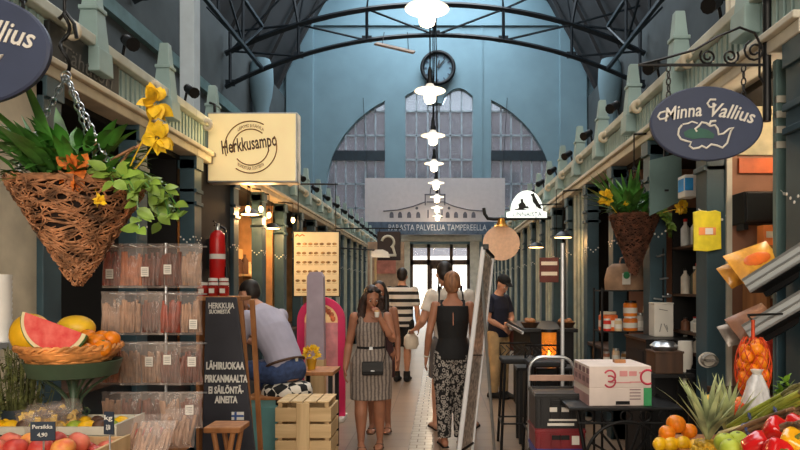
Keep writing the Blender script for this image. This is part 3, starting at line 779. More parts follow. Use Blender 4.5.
# the two oval shop signs
def oval_sign(cx, cy, Y, label, hang=True):
    c = at(cx,cy,Y); rx, rz = .30, .198
    t = thing('oval_shop_sign', label, 'sign', c)
    b = MB().lathe([(.0,-.014),(.97,-.014),(1,-.008),(1,.008),(.97,.014),(.0,.014)], n=56, rot=Matrix.Rotation(PI/2,3,'X')@Matrix.Diagonal((rx,rz,1)))
    b.build('board', M['slate'], t, 30)
    g = mat('silver_lettering',(216,212,202),.5,var=.03)
    letters('Minna', .1, g, t, (-.135,-.017,.058), shear=.32, arc=-.55, fit=.2, bold=.0012).rotation_euler = (PI/2,R(-9),0)
    letters('Vallius', .105, g, t, (.125,-.017,.058), shear=.32, arc=-.7, fit=.235, bold=.0012).rotation_euler = (PI/2,R(9),0)
    sw = MB()
    S = lambda pts, r=.0055: sw.tube([(x,-.017,z) for x, z in pts], r, 5)
    S([(-.205,.04),(-.225,.025),(-.25,.02),(-.262,.035),(-.25,.055),(-.225,.062),(-.2,.058)]); S([(.045,.125),(.015,.125),(.0,.105),(.012,.085),(.035,.085),(.045,.1)])
    sw.build('swash', g, t, 60)
    veg = MB(); pts = [(-.135,-.01),(-.15,-.03),(-.155,-.06),(-.14,-.085),(-.11,-.095),(-.085,-.1),(-.095,-.12),(-.075,-.135),(-.045,-.13),(-.03,-.12),(-.005,-.132),(.02,-.112),(.05,-.118),(.08,-.13),(.105,-.105),(.115,-.07),(.125,-.04),(.14,-.025),(.115,-.03),(.085,-.055),(.06,-.06),(.055,-.03),(.04,-.01),(.015,-.015),(-.005,.0),(-.03,.005),(-.045,-.015),(-.065,-.03),(-.055,-.045)]
    veg.tube([(x,-.017,z) for x, z in pts], .0055, 5); veg.tube([(-.13,-.012,.0-.005),(-.1,-.012,.0),(-.08,-.012,.01),(-.05,-.012,.0)],.0055,5); veg.tube([(.01,-.017,-.01),(.02,-.017,.01),(.045,-.017,.012)],.007,5)
    veg.build('vegetable_outline', g, t, 60)
    gr = MB(); gr.prism([(x*.82-.01,z*.6-.03) for x, z in [(-.14,-.03),(-.13,-.07),(-.08,-.09),(-.02,-.08),(.05,-.085),(.06,-.05),(.02,-.01),(-.04,.01),(-.1,.0)]],(1,0,0),(0,0,1),(0,.006,0),(0,-.017,0))
    gr.build('green_print', mat('dark_green_print',(40,84,72),.6), t, 0)
    return t, c
def sign_bracket(t, c, Y, xa, side, bar_px):
    """wrought iron arm from the stall post to beyond the sign, with scrolls above the bar"""
    zb = at(0,bar_px,Y).z-c.z; xo = XR-c.x if side > 0 else XL-c.x
    a = MB(); s = side; xi = -s*.36
    a.tube([(xo-s*.05,0,zb),(xi,0,zb)],.008,6)
    a.tube([(xo-s*.06,.0,zb+.62),(xo-s*.06,.0,zb-.30)],.022,8)
    a.tube([(xi,0,zb),(xi+s*.12,0,zb+.03),(xi+s*.3,0,zb+.08),(xi+s*.42,0,zb+.15),(xi+s*.54,0,zb+.20),(xi+s*.62,0,zb+.17),(xo-s*.08,0,zb+.08),(xo-s*.075,0,zb+.02)],.007,6)
    def spiral(cx, cz, r, dr, a0=0):
        pts = []
        for i in range(20):
            q = i/19; rr = r*(1-.75*q); aa = a0+dr*q*3.2*PI
            pts.append((cx+rr*math.cos(aa),0,cz+rr*math.sin(aa)))
        a.tube(pts,.006,6)
    spiral(xi+s*.37,zb+.045,.045,1,2.4); spiral(xi+s*.49,zb+.045,.045,-1,.6); spiral(xi+s*.62,zb+.075,.06,1,2.0)
    a.tube([(xo-s*.06,0,zb-.12),(xo-s*.1,0,zb-.06),(xo-s*.1,0,zb+.12)],.006,6)
    a.build('wrought_iron_bracket', M['black'], t, 60)
    h = MB()
    for x in (-.2,.2):
        h = MB(); zt = .198*math.sqrt(1-(x/.3)**2)-.01; chain(h,(x,0,zt),(x,0,zb),.007,.04); h.build('chain', M['black'], t, 60)
t, c = oval_sign(706,124,3.46,'dark grey oval sign with silver lettering on scrolled iron bracket, right stall')
sign_bracket(t, c, 3.46, 0, 1, 65)
t, c = oval_sign(-34,50,2.28,'dark grey oval sign cut off by the upper left edge')
h = MB()
for x in (-.2,.2): chain(h,(x,0,.14),(x,0,.36),.007,.04)
h.tube([(-.3,0,.37),(.12,0,.37)],.012,6).tube([(-.3,0,.37),(XL-c.x,.3,.40),(XL-c.x,.46,.40)],.02,6); h.build('bracket', M['black'], t, 60)

# dark name boards on the left fascia
for y, h, lb, tx in ((4.28,.30,'dark shop name board with faint lettering on the left slatted fascia','Tähtitori'),):
    t = thing('name_board', lb, 'sign', (XL-.03,y,2.99))
    MB().bb(-.0,.05,-.42,.42,-h/2,h/2).build('board', mat('dark_green_black_board',(26,28,28),.6), t, 0, .005)
    letters(tx,.15,mat('faded_lettering',(86,84,80),.7),t,(.053,0,0),(PI/2,0,PI/2),shear=.2,fit=.62)

# ------------------------------------------------------------------ left produce counter and fruit
ZC = .93
t = thing('produce_counter', 'left front market counter holding the fruit stand and peaches', 'counter', (-1.62,2.34,0))
MB().bb(-.66,.55,-.74,.46,.86,ZC).build('worktop', M['wood_mid'], t, 0, .006)
MB().bb(-.62,.51,-.7,.42,0,.86).build('base', M['teal_dark'], t, 0)
# peaches in a cream crate
def slat_crate(name, label, c, sx, sy, h, m, rz=0, cat='crate'):
    t = thing(name, label, cat, c, rz)
    MB().bb(-sx/2,sx/2,-sy/2,sy/2,0,.012).build('bottom', m, t, 0)
    for a in (-1,1):
        w = MB()
        for j in range(2): w.bb(-sx/2,sx/2,a*sy/2-.006,a*sy/2+.006,.006+j*h/2,h/2*(j+1)-.008)
        w.build('side', m, t, 0)
        MB().bb(a*sx/2-.006,a*sx/2+.006,-sy/2,sy/2,.0,h).build('end', m, t, 0)
    return t
slat_crate('fruit_crate','cream slatted crate of peaches on the left front counter',(-1.44,2.18,ZC),.62,.36,.085,M['wood_pale'])
def peach_mesh(kind):
    m = MB(); n = 22; prof = []
    for i in range(13):
        a = PI*i/12; r = math.sin(a); z = -math.cos(a)*.92
        if i > 9: z -= (i-9)**2*.028
        prof.append((max(r,1e-7) if 0 < i < 12 else 0, z))
    m.lathe(prof, n=n, lobes=1, amp=.03)
    for v_ in m.bm.verts:
        a = math.atan2(v_.co.y, v_.co.x); k_ = math.exp(-(a+PI/2)**2*18)*.07*math.hypot(v_.co.x,v_.co.y); v_.co *= (1-k_)
        v_.co *= .037
    return m
def blush(name, a, b_, scale=26): return mat(name, a, .5, var=0, scale=scale, col2=b_, sss=.08)
M['peach1'] = blush('red_peach_skin',(176,40,36),(206,84,66)); M['peach2'] = blush('pink_peach_skin',(214,98,80),(226,130,100)); M['peach3'] = blush('yellow_peach_skin',(236,174,84),(218,96,60))
pk = []
for i, mm in enumerate(('peach1','peach2','peach3')):
    o = tag(peach_mesh(i).build('peach', M[mm], smooth=180), 'x', 'peach', 'peaches in the cream crate'); pk.append(o)
LBP = ['deep red peach in the cream crate on the left counter','pink peach in the cream crate on the left counter','yellow blushed peach in the cream crate on the left counter']
spots = []
for r_ in range(4):
    for q in range(8): spots.append((-1.44-.265+q*.076, 2.18-.135+r_*.083, ZC+.012+.034))
for r_ in range(2):
    for q in range(7): spots.append((-1.44-.225+q*.076, 2.18-.09+r_*.083, ZC+.012+.034+.055))
first = {}
for j, (x, y, z) in enumerate(spots):
    kd = [1,0,0,2,1,2,0,1][(j*5+j//7) % 8]; o = pk[kd]
    if kd in first: o = o.copy(); C.objects.link(o)
    first[kd] = 1; o['label'] = LBP[kd]
    o.location = (x+rnd(-.004,.004), y+rnd(-.004,.004), z); o.rotation_euler = (rnd(-.5,.5),rnd(-.5,.5),rnd(-1,1))
# green-tipped red mango beside the crate
tag(MB().ell((0,0,0),(.05,.04,.036),n=18,m=12).build('mango', mat('red_green_mango',(206,70,60),.4,var=0,scale=9,col2=(112,150,50)),smooth=180),'red and green mango lying right of the peach crate','mango').location = (-1.045,2.16,ZC+.036)
# price tags
def price_tag(c, w, h, label, txt, rz=0):
    t = thing('price_tag', label, 'price tag', c, rz)
    MB().box((0,0,h/2+.03),(w,.006,h)).build('card', mat('blue_black_slate',(30,44,60),.6), t, 0, .002)
    MB().cyl((0,.004,-.05),(0,.004,.03),.003,n=6).build('pin', M['chrome'], t, 0)
    for q, tx in enumerate(txt): letters(tx,h*.3,M['letter'],t,(0,-.004,.03+h*(.74-.42*q)),fit=w*(.8 if q == 0 else .4))
a = at(43,436,2.05); price_tag((a.x,a.y,a.z-.045),.075,.06,'small dark slate price tag with white writing among the peaches',['Persikka','4,90'],R(5))
a = at(109,430,2.12); price_tag((a.x,a.y,a.z-.045),.036,.075,'narrow dark bottle shaped price tag right of the peaches',['kg','3,50'],R(-10))
# white slatted crate behind the peaches with limes and plums
slat_crate('fruit_crate','whitewashed slatted crate of citrus behind the peach crate',(-1.52,2.62,ZC),.54,.24,.09,M['cream_pale'])
fruit_defs = [('lime',(.032,.028,.028),mat('lime_peel',(150,170,50),.4,var=.15,scale=30,bump=.2)),('lemon',(.036,.029,.029),M['yellow']),('passion_fruit',(.03,.028,.03),mat('brown_fruit_skin',(84,56,40),.5,var=.2))]
ctr = {}
for j in range(20):
    nm, rr, mm = fruit_defs[j % 3 if j % 5 else 1]
    x = -1.52-.225+(j % 10)*.050; y = 2.57+(j//10)*.075
    m_ = MB().ell((0,0,0),rr,n=14,m=10)
    if nm == 'lemon': m_.lathe([(.012,.02),(.008,.038),(.0,.044)],n=8,rot=Matrix.Rotation(PI/2,3,'Y'))
    o = tag(m_.build(nm, mm, smooth=180), {'lime':'green lime in the whitewashed crate behind the peaches','lemon':'yellow lemon in the whitewashed crate behind the peaches','passion_fruit':'brown passion fruit in the whitewashed crate'}[nm], nm.replace('_',' '), nm.replace('_',' ')+'s in the whitewashed crate')
    o.location = (x,y,ZC+.012+rr[2]+.025); o.rotation_euler = (0,0,rnd(0,3))
# clear cups of cut yellow fruit at the left
cupm = MB().lathe([(.0,0),(.032,0),(.044,.09),(.046,.095),(.042,.092),(.03,.006),(.0,.006)],n=20)
cups = [(12,412,2.5),(30,405,2.56),(46,402,2.62),(20,418,2.38),(38,415,2.42),(55,412,2.5)]
for j, (px, py, Y) in enumerate(cups):
    a = at(px,py,Y); t = thing('fruit_cup', 'clear plastic cup of cut yellow fruit at the left counter edge', 'cup', (a.x,Y+.1,ZC), 0, 'fruit cups on the left counter')
    MB().lathe([(.0,0),(.034,0),(.046,.12),(.048,.125),(.044,.12),(.032,.006),(.0,.006)],n=20).build('cup', M['film'], t, 60)
    f = MB(); r2 = random.Random(j)
    for q in range(16): f.box((r2.uniform(-.02,.02),r2.uniform(-.02,.02),.02+q*.0062),(.024,.02,.018),Euler((r2.random()*3,r2.random()*3,0)).to_matrix())
    f.build('fruit_pieces', mat('cut_fruit',(226,178,80),.4,var=.2,scale=20), t, 0)
    if j > 2: MB().lathe([(.049,.122),(.045,.15),(.03,.172),(.0,.18)],n=18).build('dome_lid', M['film'], t, 60)
# tall green fruit stand with the golden basket
p = at(74,432,2.70); zs = ZC
t = thing('fruit_stand', 'olive green cake-stand shaped fruit pedestal on the left counter', 'stand', (p.x,p.y,zs))
zr = at(0,362,2.72).z-zs
MB().lathe([(.0,0),(.075,0),(.07,.012),(.03,.03),(.022,.05),(.02,.1),(.03,.11),(.02,.125),(.016,zr-.09),(.03,zr-.05),(.0,zr-.05)],n=18).build('pillar', M['green_enamel'], t, 50)
MB().lathe([(.0,zr-.058),(.12,zr-.058),(.165,zr-.05),(.184,zr+.01),(.178,zr+.012),(.158,zr-.04),(.0,zr-.048)],n=36).build('dish', M['green_enamel'], t, 50)
sc = MB()
for k in range(6):
    a = k*PI/3+.26; q = Vector((math.cos(a),math.sin(a),0))
    sc.tube([q*.018+Vector((0,0,.10)),q*.03+Vector((0,0,.16)),q*.07+Vector((0,0,zr-.1)),q*.14+Vector((0,0,zr-.052))],.006,6)
    sc.tube([q*.02+Vector((0,0,.11)),q*.05+Vector((0,0,.085)),q*.06+Vector((0,0,.105)),q*.045+Vector((0,0,.118))],.005,6)
sc.build('scroll_arm', M['green_enamel'], t, 60)
bz = zs+zr+.005; bx, by = p.x-.015, p.y
t = thing('wicker_basket', 'shallow golden wicker basket holding melon, watermelon and oranges', 'basket', (bx,by,bz))
m_ = MB().lathe([(.0,0),(.16,0),(.2,.03),(.215,.06),(.205,.06),(.19,.032),(.15,.012),(.0,.012)],n=36)
for i in range(5):
    z = .008+i*.012; rr = .168+.011*i; pts = []
    for j in range(49):
        a = 2*PI*j/48; pts.append(((rr+.005*math.sin(a*12+i*PI))*math.cos(a),(rr+.005*math.sin(a*12+i*PI))*math.sin(a),z+.002*math.cos(a*12)))
    m_.tube(pts,.007,5,cap=False)
m_.build('bowl', M['wicker_gold'], t, 50); t.scale = (.9,.9,1)
rm = MB()
for i in range(2):
    pts = [((.214+.006*math.cos(a*18+i*PI))*math.cos(a),(.214+.006*math.cos(a*18+i*PI))*math.sin(a),.064+.007*math.sin(a*18+i*PI)) for a in [2*PI*j/108 for j in range(109)]]
    rm.tube(pts,.0075,5,cap=False)
rm.build('braided_rim', M['wicker_gold'], t, 60)
# watermelon wedge: quarter ball, red face to the viewer
t = thing('watermelon_wedge', 'cut watermelon wedge with pink flesh lying in the golden basket', 'watermelon', (bx+.015,by-.135,bz+.165))
rot = Matrix.Rotation(R(20),3,'Y')
def half_disc(r, y, n=20, a0=180, a1=360): return [(r*math.cos(R(a0+(a1-a0)*i/n)), r*math.sin(R(a0+(a1-a0)*i/n))) for i in range(n+1)]
def wedge(r0, r1, y0, y1, m, nm):
    w = MB(); A = half_disc(r0,0); 
    # solid of revolution slice from the straight front face backward
    n = 20; rows = []
    for k_ in range(5):
        ph = (k_/4)*R(62); row = []
        for i in range(n+1):
            a = R(180+180*i/n); x, z = r0*math.cos(a), r0*math.sin(a)*.92
            row.append(rot@Vector((x, y0-z*math.sin(ph)*1.0, z*math.cos(ph))))
        rows.append(w._v(row))
    for a_, b_ in zip(rows, rows[1:]):
        for i in range(n): w._f([a_[i],a_[i+1],b_[i+1],b_[i]])
    w._f(rows[0]); w._f(list(reversed(rows[-1])))
    return w.build(nm, m, t, 40)
wedge(.138,0,0,0,mat('watermelon_rind',(46,84,40),.4,var=.3,scale=14,stretch=(.3,1,1)),'rind')
wm = wedge(.133,0,0,0,mat('watermelon_white',(228,214,170),.5,var=.04),'white_rind'); wm.location = (0,-.004,.002)
fl = wedge(.118,0,0,0,mat('watermelon_flesh',(222,72,70),.35,var=.0,scale=26,bump=.2,col2=(238,120,108)),'flesh'); fl.location = (0,-.008,.004)
def fruit_round(name, label, cat, c, r, m, grp=None, squash=.95, dimple=True):
    prof = [(math.sin(PI*i/14)*r if 0 < i < 14 else 0, -math.cos(PI*i/14)*r*squash*(1 if not dimple or i < 13 else .965)) for i in range(15)]
    t = tag(MB().lathe(prof,n=22).build(name, m, smooth=180), label, cat, grp); t.location = c; t.rotation_euler = (rnd(-.3,.3),rnd(-.3,.3),rnd(0,3))
    MB().lathe([(.0,r*squash*.93),(.007,r*squash*.94),(.005,r*squash*.985),(.0,r*squash*.99)],n=8).build('stem_button', mat_once('stem_green',(110,120,50)), t, 60)
    return t
o = tag(MB().ell((0,0,0),(.08,.07,.085),n=24,m=16).build('melon', mat('yellow_melon_skin',(232,176,24),.45,var=.08,scale=12,bump=.1), smooth=180),'yellow melon behind the watermelon wedge at the basket left','melon'); o.location = (bx-.145,by-.03,bz+.115)
o = tag(MB().ell((0,0,0),(.08,.06,.055),n=24,m=16).build('melon', mat('lemon_yellow_melon',(236,188,40),.45,var=.08,scale=12), smooth=180),'yellow melon lying behind the wedge, in the basket middle','melon'); o.location = (bx+.0,by+.04,bz+.135)
for i, (dx, dy, dz) in enumerate(((.07,.0,.1),(.125,-.03,.082),(.15,.04,.09),(.09,.08,.09),(.11,-.09,.052),(.16,-.05,.06),(.05,-.02,.055))):
    fruit_round('orange','orange heaped at the right end of the golden wicker basket','orange',(bx+dx,by+dy,bz+dz),.036,M['orange'],'oranges in the golden basket')
# dried herbs at the left edge and the column of white cups
hb = thing('herb_bunch','bunch of drying green herbs below the stack of white cups','herbs',(-1.74,2.68,ZC))
m_ = MB(); r2 = random.Random(8)
for i in range(150):
    x, y = r2.uniform(-.09,.1), r2.uniform(-.06,.06); h_ = r2.uniform(.1,.4)
    q = Vector((x*1.2,y,h_)); m_.tube([(x*.6,y*.6,0),(x,y,h_*.6),q],.0018,3)
    for _ in range(4): m_.leaf(q*(.6+.4*r2.random()),(r2.uniform(-1,1),r2.uniform(-1,.5),r2.uniform(-.3,1)),(0,0,1),.035,.006,.2,3)
m_.build('stalks', mat('olive_herb',(84,88,48),.7,var=.4,scale=20), hb, 60)
MB().lathe([(.0,0),(.05,0),(.06,.12),(.055,.12),(.045,.01),(.0,.01)],n=20).build('pot', M['teal_dark'], hb, 50)
a = at(5,280,3.0)
t = thing('cup_stack','tall stack of white paper cups at the left edge','cups',(a.x-.02,3.0,1.30))
for j in range(9): 
    MB().lathe([(.036,0),(.045,.1),(.047,.1),(.047,.094),(.03,.0)],(0,0,j*.026+.0),n=18).build('cup', M['white'], t, 50)
MB().bb(-.08,.16,-.08,.08,-.03,0).build('holder', M['chrome'], t, 0); MB().cyl((-.06,.05,-1.3),(-.06,.05,0),.02,n=8).build('holder_post', M['chrome'], t, 0)

# ------------------------------------------------------------------ rack of dried snack packs
RY = 3.06
a = at(166,330,RY)
t = thing('wire_spinner_rack','slim steel wire rack carrying the hanging snack bags','rack',(a.x,RY,0))
m_ = MB().cyl((0,0,0),(0,0,at(0,243,RY).z),.008,n=8); rows = [247,294,343,392]
for py in rows:
    z = at(0,py,RY).z
    m_.tube([(-.25,-.02,z),(.2,-.02,z)],.004,6); m_.tube([(0,0,z),(0,-.02,z)],.004,6)
    for x in (-.22,-.13,-.04,.05,.14): m_.tube([(x,-.02,z),(x,-.09,z+.004)],.0025,5)
m_.build('frame', M['chrome'], t, 50)
MB().cyl((0,0,0),(0,0,.03),.2,.19,28).build('base', M['black'], t, 40)
M['sausage'] = mat('red_brown_sticks',(140,56,36),.45,var=.25,scale=14); M['jerky'] = mat('dark_brown_sticks',(98,54,42),.5,var=.3,scale=14); M['orange_stick'] = mat('orange_brown_sticks',(180,104,62),.5,var=.2,scale=14); M['tan_stick'] = mat('tan_sticks',(158,124,100),.6,var=.2,scale=14)
M['barcode'] = mat('label_print',(70,70,72),.7)
def snack_bag(c, w, h, content, label, grp, sticks=8, lab=None, seed=0, tilt=0):
    r2 = random.Random(seed); t = thing('snack_bag', label, 'snack bag', c, R(r2.uniform(-8,8)), grp)
    m_ = MB(); n = 8; rows = []
    for i in range(n+1):                                   # a pillow bag, flat at its seals
        z = -h*i/n; bulge = .022*math.sin(PI*i/n)**.7+.001; row = []
        for j in range(13):
            u = j/12*2-1; row.append((u*w/2*(1-.04*math.sin(PI*i/n))+.002*math.sin(i*2+j), bulge*max(0,1-u*u)**.5+.002*math.sin(j*1.7+i*2.1), z))
        rows.append(row)
    for sgn in (-1,1):
        V = [m_._v([(x, sgn*(y_+.0015), z) for x, y_, z in row]) for row in rows]
        for A, B in zip(V, V[1:]):
            for j in range(12): m_._f([A[j],A[j+1],B[j+1],B[j]])
    m_.build('bag', M['film'] if r2.random() < .6 else M['film_milky'], t, 60)
    s_ = MB()
    for j in range(sticks):
        x = -w*.38+w*.76*j/max(1,sticks-1); z1 = -h*r2.uniform(.18,.38); s_.tube([(x+r2.uniform(-.008,.008),r2.uniform(-.008,.008),-h*.94),(x,r2.uniform(-.008,.008),-h*.6),(x+r2.uniform(-.012,.012),0,z1)],r2.uniform(.005,.0085),6)
    s_.build('sticks', content, t, 60)
    if lab:
        lx, lz = lab
        l = MB().box((lx,-.026,lz),(.036,.002,.044)).build('price_sticker', M['paper'], t, 0)
        b_ = MB()
        for q in range(4): b_.box((lx,-.0275,lz+.012-q*.008),(.026,.001,.002))
        b_.build('print', M['barcode'], l, 0)
    return t
rowdef = [
 (247,.205,[('sausage','pack of red brown dried sausage sticks with a price sticker, first in the top row',(-.0,-.14)),('orange_stick','clear pack of orange brown sticks, second in the top row',None),('jerky','pack of dark sticks with a white sticker, middle of the top row',(-.02,-.13)),('jerky','pack of dark sticks with a square white label, fourth in the top row',(.0,-.12)),('tan_stick','pack of tan brown sticks at the right end of the top row',None)]),
 (294,.20,[('tan_stick','milky pack of tan sticks, first in the second row',None),('tan_stick','pack of tan sticks, second in the second row beside the oranges',None),('jerky','pack of brown sticks at the middle of the second row',None),('sausage','pack of red orange sticks right of the rack pole, second row',None),('tan_stick','pack of pale sticks at the right end of the second row',(.02,-.15))]),
 (343,.20,[('orange_stick','golden brown pack, first in the third row beside the basket rim',None),('tan_stick','pale milky pack, second in the third row',None),('tan_stick','pale pack with white label at the middle of the third row',(.0,-.09)),('jerky','dark pack right of the pole in the third row',(.0,-.08)),('jerky','dark pack with a framed label, right end of the third row',(.01,-.09))]),
 (392,.17,[('tan_stick','pale pack, first in the bottom row of the rack',None),('jerky','dark brown pack, second in the bottom row of the rack',None),('jerky','dark pack, middle of the bottom row of the rack',None),('tan_stick','pale brown pack right of the pole in the bottom row',None),('jerky','dark pack with white label, right end of the bottom row',(.0,-.08))])]
sd_ = 0
for py, h_, packs in rowdef:
    z = at(0,py,RY).z
    for j, (ct, lb, lab) in enumerate(packs):
        sd_ += 1; snack_bag((a.x-.22+.09*j, RY-.06-.012*(j % 2), z+.012), .105, h_, M[ct], lb, 'snack bags on the wire rack', 13, lab, sd_)
# loose bags lying on the counter right of the mango
for j, (x, y) in enumerate(((-1.02,2.30),(-1.10,2.42),(-1.03,2.54))):
    o = snack_bag((x,y+.06,ZC+.03),.13,.17,M['tan_stick'],['clear bag of pale snacks leaning at the counter corner','clear bag of pale snacks leaning behind the corner bag','clear bag of pale snacks leaning farthest back on the counter corner'][j],'snack bags leaning on the left counter',8,None,40+j); o.rotation_euler = (R(-38),0,rnd(-.3,.3)); o.location.z = ZC+.135
tag(MB().bb(-.05,.05,-.03,.03,0,.04).build('snack_box', M['red'], bevel=.004),'small red box at the back of the left counter beside the bags','box').location = (-1.19,2.66,ZC)
# ------------------------------------------------------------------ left middle: boards, jars, extinguisher, crate, ice cream stand
y = 3.95; a, b_ = at(200,297,y), at(250,450,y)
t = thing('chalkboard_sign','tall black sign board with white Finnish lettering, left of the seated man','sign board',(a.x,y,0))
ztop = a.z; xr0 = at(232,0,y).x-a.x; xr1 = at(258,0,y).x-a.x; lean = .18
t.rotation_euler = (R(-3),0,0)
MB().prism([(.0,.12),(xr1+.02,.12),(xr1,.35),(xr0,ztop),(0.005,ztop)],(1,0,0),(0,0,1),(0,.025,0)).build('board', mat('black_board',(46,47,56),.5,var=.08), t, 0, .003)
L_ = M['letter']
zt_ = lambda py: at(0,py,y).z
for txt, py, x, w, sz in (('LÄHIRUOKAA',367,.135,.235,.062),('PIRKANMAALTA',380,.142,.262,.062),('EI SÄILÖNTÄ-',391.5,.143,.215,.058),('AINEITA',401,.145,.14,.058)):
    letters(txt, sz, L_, t, (x,-.004,zt_(py)), fit=w, bold=.0022)
letters('HERKKUJA', .05, L_, t, (.105,-.004,zt_(306)), fit=.16, bold=.001); letters('SUOMESTA', .035, L_, t, (.095,-.004,zt_(312)), fit=.13, bold=.001)
fl = MB().bb(.18,.255,-.004,0,zt_(421),zt_(413)).build('flag_print', L_, t, 0)
fb = MB().bb(.198,.212,-.006,-.004,zt_(421),zt_(413)).bb(.18,.255,-.006,-.004,zt_(418),zt_(416)).build('flag_cross', mat('blue_print',(60,90,150),.6), fl, 0)
bk = MB().box((.06,.30,.75),(.03,.02,1.5),Matrix.Rotation(R(14),3,'X')).box((.26,.30,.75),(.03,.02,1.5),Matrix.Rotation(R(14),3,'X')); bk.build('rear_leg', M['wood_mid'], t, 0)
for x in (.02,xr1-.03): MB().bb(x-.015,x+.015,-.0,.025,0,.13).build('leg', M['wood_mid'], t, 0)
y2 = 4.32; a = at(238,297,y2)
t = thing('jar_tower','tall narrow wooden display case with dark bottle-shaped cut-outs, behind the black board','display case',(a.x,y2,0))
h = at(0,296,y2).z
MB().bb(-.24,.05,-.1,.13,h-.03,h).build('top', M['wood_mid'], t, 0, .004); MB().bb(-.24,-.22,-.1,.13,0,h-.03).build('side_panel', M['wood_mid'], t, 0)
xa, xb = .01, at(262,0,y2).x-a.x
MB().prism([(xa-.01,0),(xb,0),(xb-.02,.45),(xa+.05,h-.03),(xa-.06,h-.03)],(1,0,0),(0,0,1),(0,.03,0),(0,-.11,0)).build('front_panel', M['wood_mid'], t, 0, .003)
ho = MB(); r2 = random.Random(2)
for i in range(13):
    z = h-.12-i*.1; x = (xa-.0)+.085*(h-z)/h*1.0+r2.uniform(-.015,.015); ho.prism([(x-.014,z-.03),(x+.014,z-.03),(x+.014,z),(x+.005,z+.015),(x+.005,z+.035),(x-.005,z+.035),(x-.005,z+.015),(x-.014,z)],(1,0,0),(0,0,1),(0,.004,0),(0,-.1125,0))
ho.build('cut_outs', M['wood_dark'], t, 0)
MB().bb(-.22,.0,.1,.13,0,h-.03).build('back_panel', M['wood_dark'], t, 0)
for i, px in enumerate((205,215.5,226)):
    c = at(px,296,y2); j = thing('jam_jar', ['red jam jar on the wooden case, nearest the snack packs','red jam jar on the wooden case, middle of three','red jam jar on the wooden case, nearest the seated man'][i], 'jar', (c.x,y2-.04,h))
    MB().lathe([(.0,0),(.03,0),(.034,.01),(.034,.06),(.026,.072),(.0,.072)],n=18).build('glass', mat_once('red_jam',(150,34,28),rough=.15,coat=.6), j, 50)
    MB().lathe([(.0,.072),(.03,.072),(.03,.09),(.0,.091)],n=18).build('lid', M['white'] if i == 1 else M['paper'], j, 40)
    MB().box((0,-.034,.035),(.034,.003,.03)).build('label', M['paper'], j, 0)
# second row of jars standing behind
for i, px in enumerate((210,221)):
    c = at(px,296,y2); j = thing('jam_jar', ['red jam jar behind the front jars, on the left','red jam jar behind the front jars, on the right'][i], 'jar', (c.x,y2+.06,h))
    MB().lathe([(.0,0),(.03,0),(.034,.01),(.034,.085),(.026,.1),(.0,.1)],n=18).build('glass', mat_once('red_jam',(150,34,28)), j, 50)
    MB().lathe([(.0,.1),(.03,.1),(.03,.12),(.0,.121)],n=18).build('lid', M['white'], j, 40)
# small trestle in front of the board
y3 = 3.45; c = at(228,424,y3)
t = thing('wooden_trestle','small brown wooden trestle stool in front of the black board','stool',(c.x,y3,0))
MB().bb(-.10,.09,-.09,.09,c.z-.03,c.z).build('seat', M['wood_mid'], t, 0, .006)
for sx in (-1,1):
    for sy in (-1,1): MB().cyl((sx*.09,sy*.075,0),(sx*-.05,sy*.075,c.z-.03),.014,n=8).build('leg', M['wood_mid'], t, 40)
MB().bb(-.02,.02,-.08,.08,c.z*.5-.015,c.z*.5+.015).build('stretcher', M['wood_dark'], t, 0)
# fire extinguisher
y4 = 6.55; c = at(215,279,y4)
t = thing('fire_extinguisher','red fire extinguisher hanging on the dark panel between left stall posts','fire extinguisher',(XL+.10,y4,c.z))
MB().lathe([(.0,0),(.07,.0),(.08,.015),(.08,.40),(.07,.45),(.04,.48),(.03,.49),(.0,.49)],n=24).build('cylinder', M['red'], t, 50)
MB().cyl((0,0,.48),(0,0,.53),.022,n=12).box((0,0,.545),(.03,.03,.03)).build('valve', M['chrome'], t, 40)
MB().tube([(0,-.02,.55),(0,-.12,.57)],.009,6).tube([(0,-.02,.535),(0,-.1,.53)],.008,6).build('handle', M['black'], t, 40)
MB().tube([(.03,0,.53),(.085,-.02,.5),(.098,-.02,.3),(.095,-.01,.1)],.012,8).cyl((.095,-.01,.12),(.095,-.01,.02),.018,.024,10).build('hose', M['black'], t, 50)
MB().bb(-.1,-.065,-.03,.03,.1,.4).build('wall_mount', M['black'], t, 0)
MB().lathe([(.0806,.2),(.0806,.25)],n=24).build('label', M['paper'], t, 60)
# teal side panel + pale crate + checkered stool
y5 = 5.15
t = thing('counter_panel','small teal painted cupboard behind the pale wooden crate','cupboard',(at(262,0,y5).x,y5+.35,0))
hp = at(0,404,y5).z
MB().bb(-.16,.16,-.16,.16,.05,hp).build('body', mat('bright_teal_paint',(110,160,160),.55,var=.05), t, 0, .004)
MB().bb(-.18,.18,-.18,.18,hp,hp+.025).build('top', M['wood_mid'], t, 0, .004)
MB().bb(-.14,.14,-.165,-.16,.1,hp-.06).build('door', mat('teal_door_paint',(98,150,150),.55,var=.05), t, 0, .003); MB().bb(-.16,.16,-.14,.16,0,.05).build('plinth', M['black'], t, 0)
a, b_ = at(275,403,4.95), at(331,450,4.95)
t = thing('wooden_crate','upright pale pine slatted crate on the floor behind the striped stool','crate',((a.x+b_.x)/2,5.13,0))
w, h = b_.x-a.x, a.z
def crate_side(face, sx, d):
    m_ = MB(); n = 5
    for i in range(n):
        z0 = .02+i*(h-.04)/n; m_.box((0,d,z0+(h-.04)/n*.44),(sx,.016,(h-.04)/n*.84))
    return m_.build(face, M['wood_pale_x'], t, 0, .003)
crate_side('front_slats', w, -.17); crate_side('back_slats', w, .17)
for sx in (-1,1):
    m_ = MB()
    for i in range(5):
        z0 = .02+i*(h-.04)/5; m_.box((sx*(w/2-.01),0,z0+(h-.04)/5*.44),(.016,.33,(h-.04)/5*.84))
    m_.build('end_slats', M['wood_pale'], t, 0, .003)
